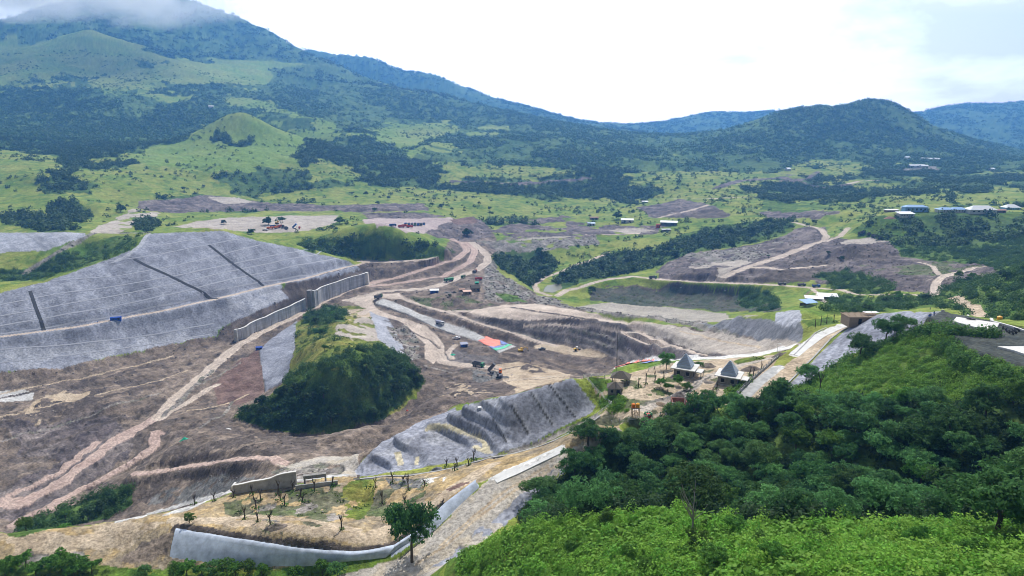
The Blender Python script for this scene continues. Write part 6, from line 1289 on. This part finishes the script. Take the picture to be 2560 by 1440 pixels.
pickup(1141, 846, .4, 'whitep', 'white pickup beside the blue tarp hut at the chute', 1.25); pickup(663, 575, .1, 'whitep', 'white pickup left of the machines under the two dark trees', 1.3); pickup(1355, 873, .2, 'grey', 'small grey pickup on the pit berm between excavator and roller', 1.1)
# ------------------------------------------------------------ site huts, shelters, sheets
shed(1086, 732, 7, 4, 2.6, 'white', 'blue', 'site hut with blue walls and a white roof beside the haul road', 'hut', 'site_hut', .1, 'mono', .5); shed(1168, 734, 6.5, 4.2, 2.4, 'pink', 'bamboo', 'bamboo hut with a flat salmon roof in the row of site huts', 'hut', 'site_hut', .25, 'mono', .4); shed(1188, 726, 7.5, 5.5, 3.0, 'thatch', 'wood', 'dark thatched hut at the right end of the site hut row', 'hut', 'site_hut', .3, 'gable', 2.2); shed(1155, 727, 4.5, 3, 2.0, 'rust', 'bamboo', 'small rusty-roofed lean-to left of the salmon-roofed hut', 'hut', 'site_hut', .2, 'mono', .4)
heap(1118, 731, 7, 4, 1.8, 'grey', 'dark heap of tarp-covered goods between the site huts', 'heap', 'goods_heap'); heap(1136, 730, 6, 4, 1.6, 'black', 'black heap of tyres right of the goods heap', 'heap', 'tyre_heap'); shed(1192, 712, 3, 2.5, 2.0, 'teal', 'green', 'tiny hut with a bright green roof behind the thatched hut', 'hut', 'site_hut', .2, 'gable', .6)
shed(1160, 862, 4.6, 3.2, 2.2, 'lav', 'blue', 'blue tarpaulin shelter with a pale roof beside the chute', 'shelter', 'tarp_shelter', .3, 'mono', .5); shed(291, 806, 6.8, 2.4, 1.8, 'blue', 'blue', 'long blue tarpaulin shelter on the road across the big slope', 'shelter', 'tarp_shelter', .35, 'gable', .5, .1); shed(648, 872, 4.2, 2.8, 1.9, 'blue', 'blue', 'small blue tarpaulin shelter at the top of the reddish netted slope', 'shelter', 'tarp_shelter', .2, 'gable', .5, .1)
heap(461, 1098, 5.6, 4, 2.0, 'teal', 'bright green net cover bundled on the bare bank', 'netting', 'net_bundle'); heap(1132, 887, 4.4, 3.5, 1.4, 'teal', 'green net bundle on the mound below the chute', 'netting', 'net_bundle'); heap(1018, 1027, 1.8, 1.6, 1.2, 'red', 'small red drum bundle at the foot of the knoll', 'bundle', 'drum_bundle')
shed(1199, 1018, 1.1, .9, .5, 'whitep', 'steel', 'small white box on the shotcrete top', 'box', 'utility_box', .2, 'mono', .06, .05, doors=0, wins=0)
heap(571, 1072, 4.5, 2, .5, 'whitep', 'white sheet lying at the tip of the knoll', 'sheet', 'white_sheet')
def sheet(pts, m, label, group='plastic sheets on the concrete'):
    fi, fj, i0, i1, j0, j1 = polymask(hits(pts, True, 10)); A = np.linspace(fi.min(), fi.max(), 46); B = np.linspace(fj.min(), fj.max(), 46); a, b = np.meshgrid(A, B, indexing='ij')
    m_ = inside(fi, fj, a, b); u = np.interp(a, np.arange(NU), UU); Y = np.exp(np.interp(b, np.arange(NV), VV)); X = u*Y; z = ground(X, Y)+CZ+.22+np.abs(fbm(X, Y, 3.5, 3, 9))*.9
    idx = np.arange(46*46).reshape(46, 46); q = np.stack([idx[:-1, :-1], idx[1:, :-1], idx[1:, 1:], idx[:-1, 1:]], -1); k = m_[:-1, :-1] & m_[1:, 1:] & m_[1:, :-1] & m_[:-1, 1:]; q = q[k]
    us, inv = np.unique(q, return_inverse=True); V = np.stack([X, Y, z], -1).reshape(-1, 3)[us]; o0 = V.mean(0); me = raw_mesh('plastic_sheet', V-o0, inv.reshape(-1, 4)); me.materials.append(K[m]); me.polygons.foreach_set('use_smooth', [True]*len(me.polygons))
    o = link('plastic_sheet', me, None, tuple(o0)); so = o.modifiers.new('thick', 'SOLIDIFY'); so.thickness = .03; tag(o, label, 'plastic sheet', group)
sheet([(1194, 851), (1213, 846), (1208, 842), (1218, 839), (1250, 849), (1252, 862), (1233, 870), (1212, 862)], 'tarpo', 'large wrinkled orange-pink plastic sheet spread over the end of the chute'); sheet([(1250, 848), (1268, 854), (1274, 861), (1258, 863), (1252, 861)], 'tarpb', 'blue plastic sheet at the upper corner of the orange-pink one'); sheet([(1222, 867), (1240, 866), (1262, 863), (1250, 869), (1230, 872)], 'tarpb', 'dark blue strip of sheet along the lower edge of the orange-pink one'); sheet([(1230, 872), (1252, 869), (1275, 859), (1282, 861), (1262, 872), (1240, 877)], 'tarpg', 'green plastic sheet folded along the chute end')
sheet([(1535, 917), (1565, 906), (1600, 900), (1640, 896), (1632, 901), (1590, 913), (1550, 917)], 'tarpo', 'long orange-pink plastic strip on the white road above the pit'); sheet([(1598, 913), (1632, 904), (1650, 903), (1612, 912)], 'tarpb', 'narrow blue plastic strip beside the long orange-pink one')
# ------------------------------------------------------------ buildings farther away
shed(2020, 764, 9, 6, 2.6, 'bluesteel', 'wood', 'open shed with a pale blue roof, front one below the eastern road', 'shed', 'shed', .35, 'mono', 1.2, .6, True); shed(2034, 756, 11, 5, 2.6, 'white', 'wood', 'narrow white roofed shed behind the pale blue one', 'shed', 'shed', -.3, 'mono', .9, .6, True); shed(2068, 748, 12, 6, 2.8, 'white', 'wood', 'white roofed shed at the right of the eastern shed group', 'shed', 'shed', -.25, 'mono', 1.2, .6, True)
heap(2018, 738, 9, 5, 1.4, 'wood', 'pile of timber and wrecks above the eastern sheds', 'pile', 'timber_pile')
x, y, z = at(2152, 806); r = root('bamboo_house', 'unfinished bamboo-walled house with an open roof frame behind the lawn', 'house', (x, y, z), .02); MB().box(0, 0, -1, 11.5, 6, 3.6).build('wall', 'bamboo', r); MB().box(0, 0, 2.6, 12.2, 6.6, .15).build('ceiling_plate', 'wood', r)
for k in range(6): MB().tube([(-5.5+k*2.2, -3, 2.7), (-5.5+k*2.2, 0, 3.9), (-5.5+k*2.2, 3, 2.7)], .09, 4).build('rafter', 'wood', r)
MB().box(3.2, 0, 3.7, 5, 2.0, .08).build('roof_sheet', 'white', r); MB().box(-2, -3.04, .1, 1.1, .08, 2).build('door', 'dark', r)
g = 'school buildings on the eastern rise'
for px, py, w, d, h, rf, wl, kd, rs, lab in [(2228, 530, 15, 6, 3, 'white', 'wood', 'mono', .5, 'long white-roofed open shed, back left of the eastern building row'), (2262, 541, 16, 8, 3.2, 'white', 'wall', 'mono', 1.6, 'white-roofed low building in front of the long open shed'), (2286, 530, 24, 9, 5.6, 'bluesteel', 'bluesteel', 'hip', 2.2, 'two-storey blue building with a pale blue roof on the eastern rise'), (2262, 526, 7, 7, 4, 'white', 'wall', 'hip', 2.4, 'small white pavilion at the left end of the two-storey blue building'),
        (2361, 531, 17, 9, 3.4, 'bluesteel', 'wall', 'hip', 2.0, 'white-walled house with a pale blue hip roof, left of a pair'), (2392, 531, 18, 9, 3.4, 'bluesteel', 'wall', 'hip', 2.2, 'white-walled house with a pale blue hip roof, right of a pair'), (2450, 533, 28, 12, 3.6, 'white', 'wall', 'hip', 4.2, 'wide house with a big cream hip roof on the eastern rise'), (2497, 531, 12, 6, 2.6, 'rust', 'wood', 'gable', 1.2, 'low rusty-roofed shed between the cream-roofed houses'), (2525, 526, 18, 10, 3.6, 'white', 'bluesteel', 'hip', 3.6, 'cream hip-roofed house at the right end of the eastern row')]:
    shed(px, py, w, d, h, rf, wl, lab, 'building', 'school_building', RNG.uniform(-.08, .08), kd, rs, .8, False, 1, g, 1, 5)
heap(2225, 546, 14, 6, 2.0, 'rust', 'reddish heap of scrap below the white-roofed low building', 'heap', 'scrap_heap')
shed(1568, 556, 17, 9, 4, 'white', 'wall', 'pale roofed shed with a rusty stain beside a dark tree in the valley', 'shed', 'shed', -.2, 'gable', 1.8); shed(1672, 563, 22, 10, 4, 'white', 'grey', 'white roofed workshop hall in the valley yard', 'shed', 'shed', -.25, 'gable', 2); shed(1665, 577, 12, 4, 2.5, 'white', 'wood', 'small white-roofed shed in front of the workshop hall', 'shed', 'shed', .1, 'mono', .4)
shed(1645, 570, 5, 4, 4.5, 'red', 'red', 'red plant cabin left of the workshop hall', 'cabin', 'plant_cabin', 0, 'mono', .3, .1); shed(1612, 508, 10, 6, 3, 'white', 'wood', 'small white-roofed shed on the purple spoil ground', 'shed', 'shed', 0, 'gable', 1.2); shed(1478, 562, 10, 6, 3, 'bluesteel', 'wall', 'small blue-roofed shed at the crushing plant', 'shed', 'shed', .1, 'gable', 1.2); shed(1485, 548, 12, 6, 3, 'rust', 'wood', 'rusty-roofed shed behind the crushing plant', 'shed', 'shed', .1, 'gable', 1.2)
g = 'white houses below the right-hand mountain'
for k, (px, py, w, rf, lab) in enumerate([(2291, 418, 34, 'white', 'long white hall under the right-hand mountain'), (2309, 420, 16, 'white', 'shorter white building at the right end of the long white hall'), (2267, 399, 10, 'white', 'lone white house left of the row under the mountain'), (2306, 399, 9, 'white', 'first small white house of the far row'), (2319, 401, 12, 'white', 'second white house of the far row'), (2330, 399, 14, 'white', 'third white house of the far row'), (2340, 401, 14, 'white', 'last white house of the far row'), (1969, 427, 9, 'white', 'tiny lone white house on the far pasture'), (528, 271, 13, 'white', 'tiny white house on the mountain slope'), (2478, 427, 12, 'white', 'small white house in the far right woods')]):
    shed(px, py, w, 9, 4, rf, 'wall', lab, 'house', 'far_house', .05*k, 'gable', 2.5, .6, False, 1, g if k < 7 else None, 1, 3)
# posts on the lawn, bare and pollarded trees
def bare(px, py, h, label, seed, n=6, group='pollarded bare trees on the yellow terrace', spread=.9, name='bare_tree', thick=.16, tuft=True, bark=None):
    bark = bark or MAT_BARK
    x, y, z = at(px, py); rnd = random.Random(seed); r = root(name, label, 'bare tree', (x, y, z), rnd.uniform(0, 6), group); t = MB(); b = MB()
    t.tube([(0, 0, -.6), (rnd.uniform(-.1, .1), rnd.uniform(-.1, .1), h*.35), (rnd.uniform(-.25, .25), rnd.uniform(-.2, .2), h*.62)], [thick*1.2, thick, thick*.75], 6); top = Vector(t.v[-1])
    for k in range(n):
        a = rnd.uniform(0, 6.28); q = Vector((0, 0, h*rnd.uniform(.38, .6))); e = q+Vector((math.cos(a)*spread*.45, math.sin(a)*spread*.45, h*.18)); w = e+Vector((math.cos(a)*spread*.25, math.sin(a)*spread*.25, h*rnd.uniform(.12, .3)))
        b.tube([q, e, w], [thick*.55, thick*.4, thick*.16], 5)
        b.tube([e, e+Vector((math.cos(a+1)*spread*.3, math.sin(a+1)*spread*.3, h*.14))], [thick*.3, thick*.1], 4)
    t.build('trunk', bark, r); b.build('branches', bark, r)
    if tuft:
        pv, pl = tf[seed % 3]; pc = np.array([(.06, .15, .02)])*pl[:, None]; sc_ = rnd.uniform(.8, 1.4); me = proto_mesh('shoots', pv*sc_, pc, MAT_LEAF); link('shoots', me, r)
    return r
BT = [(487,1262,3.6),(535,1250,3.4),(584,1240,3.2),(612,1297,5.0),(640,1268,4.8),(645,1305,4.0),(652,1248,4.2),(631,1235,3.6),(700,1250,3.4),(711,1262,4.2),(696,1233,5.4),(733,1226,4.2),(752,1240,3.2),(757,1255,3.0),(786,1228,5.0),(832,1215,3.6),(938,1218,3.6),(956,1258,5.0),(982,1206,4.2),(1008,1206,3.6),(1020,1222,5.6),(1116,1162,3.0),(1137,1172,3.2),(1142,1160,4.2),(1172,1160,3.0),(1185,1148,4.6),(1062,1212,2.4),(1012,1255,2.6),(855,1325,5.2),(1105,1258,2.2)]
for k, (px, py, h) in enumerate(BT): bare(px, py, h*.92, 'leafless pollarded tree with green shoots on the yellow terrace', k)
bare(676, 1313, 4.6, 'leafless tree on the dark soil mound of the terrace', 77, 8, None, 1.3); bare(1728, 1362, 8.5, 'grey dead tree standing over the bright shrubs in front of the wood', 78, 12, None, 2.6, thick=.12, tuft=False, bark=K['greyw']); bare(2048, 985, 7.5, 'grey leafless tree beside the lower plateau slope', 79, 6, None, 1.4, thick=.13)
bare(1018, 1310, 3.2, 'dark stump with one side branch behind the tall lone tree', 80, 2, None, .8)
for k, (px, py) in enumerate([(1615, 960), (1637, 953), (1659, 948), (1596, 965), (1782, 990), (1792, 975), (1875, 940), (1884, 940), (1904, 925)]): bare(px, py, 4.6 if k in (0, 1) else 3.2, 'slim pollarded trunk standing in the camp yard', 100+k, 3, 'pollarded trunks in the camp', .4)
for k, (px, py) in enumerate([(2038, 815), (2052, 811), (2067, 806), (2085, 800), (2104, 800)]): bare(px, py, 4.2, 'slim bare post-like trunk in the row on the green lawn by the lane', 120+k, 2, 'bare trunks in a row on the lawn', .25, tuft=False)
for px, py, k, sc, lab in [(1652, 968, 'green', .42, 'round clipped tree, left one of four in the camp yard'), (1669, 980, 'green', .46, 'tall clipped tree in front of the round one in the camp yard'), (1697, 962, 'green', .48, 'round clipped tree in front of the left pyramid-roof house'), (1718, 975, 'green', .42, 'slim clipped tree on the right of the camp tree group'), (1665, 925, 'feathery', .75, 'thin tree left of the left pyramid-roof house'), (1527, 1000, 'green', .35, 'bush beside the small thatched hut'), (474, 1308, 'green', .42, 'small palm-like tree at the corner of the blue-grey slope'), (1745, 925, 'feathery', .4, 'small tree at the right wall of the left pyramid-roof house')]:
    X, Y = spot(px, py); plant(k, X, Y, sc, lab, None)
# sprayed lining of the cut below the terrace: a ruled band between its top and its foot
def lining(name, label, top, foot, nc=70, nr=9, m=None):
    def res(pts):
        P = []
        for p in pts: u, v, z = Dp(*p); P.append((u*math.exp(v), math.exp(v), z+CZ))
        P = np.array(P); d = np.r_[0, np.cumsum(np.hypot(*np.diff(P[:, :2], axis=0).T))]; t = np.linspace(0, d[-1], nc); Q = np.stack([np.interp(t, d, P[:, i]) for i in range(3)], 1)
        for _ in range(12): Q[1:-1] = (Q[:-2]+2*Q[1:-1]+Q[2:])/4
        return Q
    T, F = res(top), res(foot); T[:, 2] += .35; T[:, 1] -= .45; F[:, 2] -= .3; F[:, 1] -= .6; V = []
    for j in range(nr):
        k = j/(nr-1); q = F*(1-k)+T*k; b = math.sin(k*3.14)*.22; q[:, 1] -= b; q[:, 2] += b*.5+(fbm(q[:, 0], q[:, 1]+j*1.1, 2.5, 2, 5))*.22; V.append(q)
    back = T+np.array([0, 1.2, .05]); V.append(back); back2 = back.copy(); back2[:, 2] -= 1.6; V.append(back2)
    V = np.array(V); n = len(V); o0 = V[0, nc//2].copy(); idx = np.arange(n*nc).reshape(n, nc); me = raw_mesh(name, (V-o0).reshape(-1, 3), np.stack([idx[:-1, :-1], idx[:-1, 1:], idx[1:, 1:], idx[1:, :-1]], -1).reshape(-1, 4)); me.materials.append(m); me.polygons.foreach_set('use_smooth', [True]*len(me.polygons)); o = link(name, me, None, tuple(o0)); tag(o, label, 'retaining slope')
K['lining'] = M('blue-grey sprayed concrete', (.42, .475, .56), .9, var=.30, sc=.45)
lining('retaining_slope', 'blue-grey sprayed concrete slope below the yellow terrace, broad left stretch', LT[:5], LF[:5], m=K['lining'])
lining('retaining_slope', 'narrow blue-grey sprayed slope curving up to the right along the foreground road', LT[4:], LF[4:], m=K['lining'])
# stones strewn over spoil and ravine
def stones():
    rng = np.random.default_rng(12); pr = []
    for s in range(4):
        u = np.array([(0, 0, 1), (.9, 0, .3), (.3, .85, .25), (-.7, .5, .3), (-.7, -.55, .25), (.25, -.9, .3), (0, 0, -.7)])*rng.uniform(.75, 1.25, (7, 1))
        pr.append(u)
    tri = np.array([(0, 1, 2), (0, 2, 3), (0, 3, 4), (0, 4, 5), (0, 5, 1), (6, 2, 1), (6, 3, 2), (6, 4, 3), (6, 5, 4), (6, 1, 5)])
    w = np.zeros((NU, NV)); 
    for n, k in (('rubble', 1), ('gravel', 2.0), ('purple', .28), ('dirtdark', .35), ('pit', .25), ('dirt', .12), ('weedy', .3)): w[ZID == ZI[n]] = k
    X, Y = sow(w*VIS*(GY > 110)*(GY < 900)*np.clip(cl-.25, 0, 1)*2, 9, 15, 16000); n = len(X); S_ = rng.uniform(.18, .62, n)**1.2*np.clip(Y/260, .8, 2.2); Zs_ = ground(X, Y)+CZ; a = rng.uniform(0, 6.28, n); V, F = [], []
    P = np.array(pr)[rng.integers(0, 4, n)]*S_[:, None, None]; ca, sa = np.cos(a)[:, None], np.sin(a)[:, None]
    V = np.stack([P[..., 0]*ca-P[..., 1]*sa+X[:, None], P[..., 0]*sa+P[..., 1]*ca+Y[:, None], P[..., 2]*.75+Zs_[:, None]+.05], -1).reshape(-1, 3); F = (tri[None]+np.arange(n)[:, None, None]*7).reshape(-1, 3)
    t = rng.uniform(.6, 1.5, (n, 1))*np.array([[.20, .18, .168]]); me = raw_mesh('loose_stones', V, F, np.repeat(t, 7, 0)); me.materials.append(MAT_CONC); o = link('loose_stones', me); o['kind'] = 'stuff'; o['label'] = 'loose stones and blocks strewn over the spoil and the ravine'
stones()
# ------------------------------------------------------------ the air: one closed box of thin blue haze
def haze():
    zlo = float(Z.min())+CZ-5; zhi = max(float(Z.max())+CZ, CZ)+120; xa, ya, yb = 5600.0, -60.0, 5450.0
    v = [(sx*xa, y, z) for z in (zlo, zhi) for y in (ya, yb) for sx in (-1, 1)]
    f = [(0, 2, 3, 1), (4, 5, 7, 6), (0, 1, 5, 4), (2, 6, 7, 3), (0, 4, 6, 2), (1, 3, 7, 5)]
    me = raw_mesh('haze', v, f); o = link('haze', me); o['kind'] = 'stuff'; o['label'] = 'thin blue haze filling the valley air'
    m = bpy.data.materials.new('haze'); m.use_nodes = True; t = m.node_tree; t.nodes.clear()
    out = N(t, 'ShaderNodeOutputMaterial'); p = N(t, 'ShaderNodeVolumePrincipled', inp={'Density': HAZE, 'Anisotropy': .38})
    p.inputs['Color'].default_value = (.15, .44, 1.0, 1)
    t.links.new(p.outputs[0], out.inputs['Volume']); me.materials.append(m)
HAZE = 1.6e-4
haze()

def summit_cloud():
    x0, x1, y0, y1, z0, z1 = -2700.0, -950.0, 2450.0, 3250.0, 355.0+CZ, 640.0+CZ
    v = [(x, y, z) for z in (z0, z1) for y in (y0, y1) for x in (x0, x1)]
    me = raw_mesh('cloud', v, [(0, 2, 3, 1), (4, 5, 7, 6), (0, 1, 5, 4), (2, 6, 7, 3), (0, 4, 6, 2), (1, 3, 7, 5)]); o = link('cloud', me); o['kind'] = 'stuff'; o['label'] = 'torn white cloud lying over the mountain top'
    m = bpy.data.materials.new('cloud'); m.use_nodes = True; t = m.node_tree; t.nodes.clear(); L = t.links.new
    out = N(t, 'ShaderNodeOutputMaterial'); p = N(t, 'ShaderNodeVolumePrincipled', inp={'Anisotropy': .45}); p.inputs['Color'].default_value = (1, 1, 1, 1)
    ge = N(t, 'ShaderNodeNewGeometry'); sp = N(t, 'ShaderNodeSeparateXYZ'); L(ge.outputs['Position'], sp.inputs[0])
    n1 = N(t, 'ShaderNodeTexNoise', inp={'Scale': .0042, 'Detail': 6.0, 'Roughness': .6, 'Distortion': .6}); mp = N(t, 'ShaderNodeMapping', inp={'Scale': (.8, .8, 1.6)}); L(ge.outputs['Position'], mp.inputs[0]); L(mp.outputs[0], n1.inputs[0])
    def mr(src, a, b, c, d):
        q = N(t, 'ShaderNodeMapRange', interpolation_type='SMOOTHSTEP', inp={'From Min': a, 'From Max': b, 'To Min': c, 'To Max': d}); L(src, q.inputs[0]); return q.outputs[0]
    def mm(op, a, b):
        q = N(t, 'ShaderNodeMath', operation=op)
        for i, v_ in enumerate((a, b)):
            if isinstance(v_, (int, float)): q.inputs[i].default_value = v_
            else: L(v_, q.inputs[i])
        return q.outputs[0]
    hgt = mr(sp.outputs[2], z0, z0+170, -.30, .10); ex = mm('MULTIPLY', mr(sp.outputs[0], x0, x0+450, 0, 1), mr(sp.outputs[0], x1-420, x1, 1, 0)); ey = mm('MULTIPLY', mr(sp.outputs[1], y0, y0+250, 0, 1), mr(sp.outputs[1], y1-200, y1, 1, 0))
    d = mm('SUBTRACT', mm('ADD', n1.outputs[0], hgt), .445); d = mm('MULTIPLY', mm('MAXIMUM', d, 0.0), .04); d = mm('MULTIPLY', mm('MULTIPLY', d, ex), ey)
    L(d, p.inputs['Density']); L(p.outputs[0], out.inputs['Volume']); me.materials.append(m)
summit_cloud()
cy.volume_step_rate = .5; cy.volume_max_steps = 128
cy.volume_bounces = 4
cy.filter_width = .95
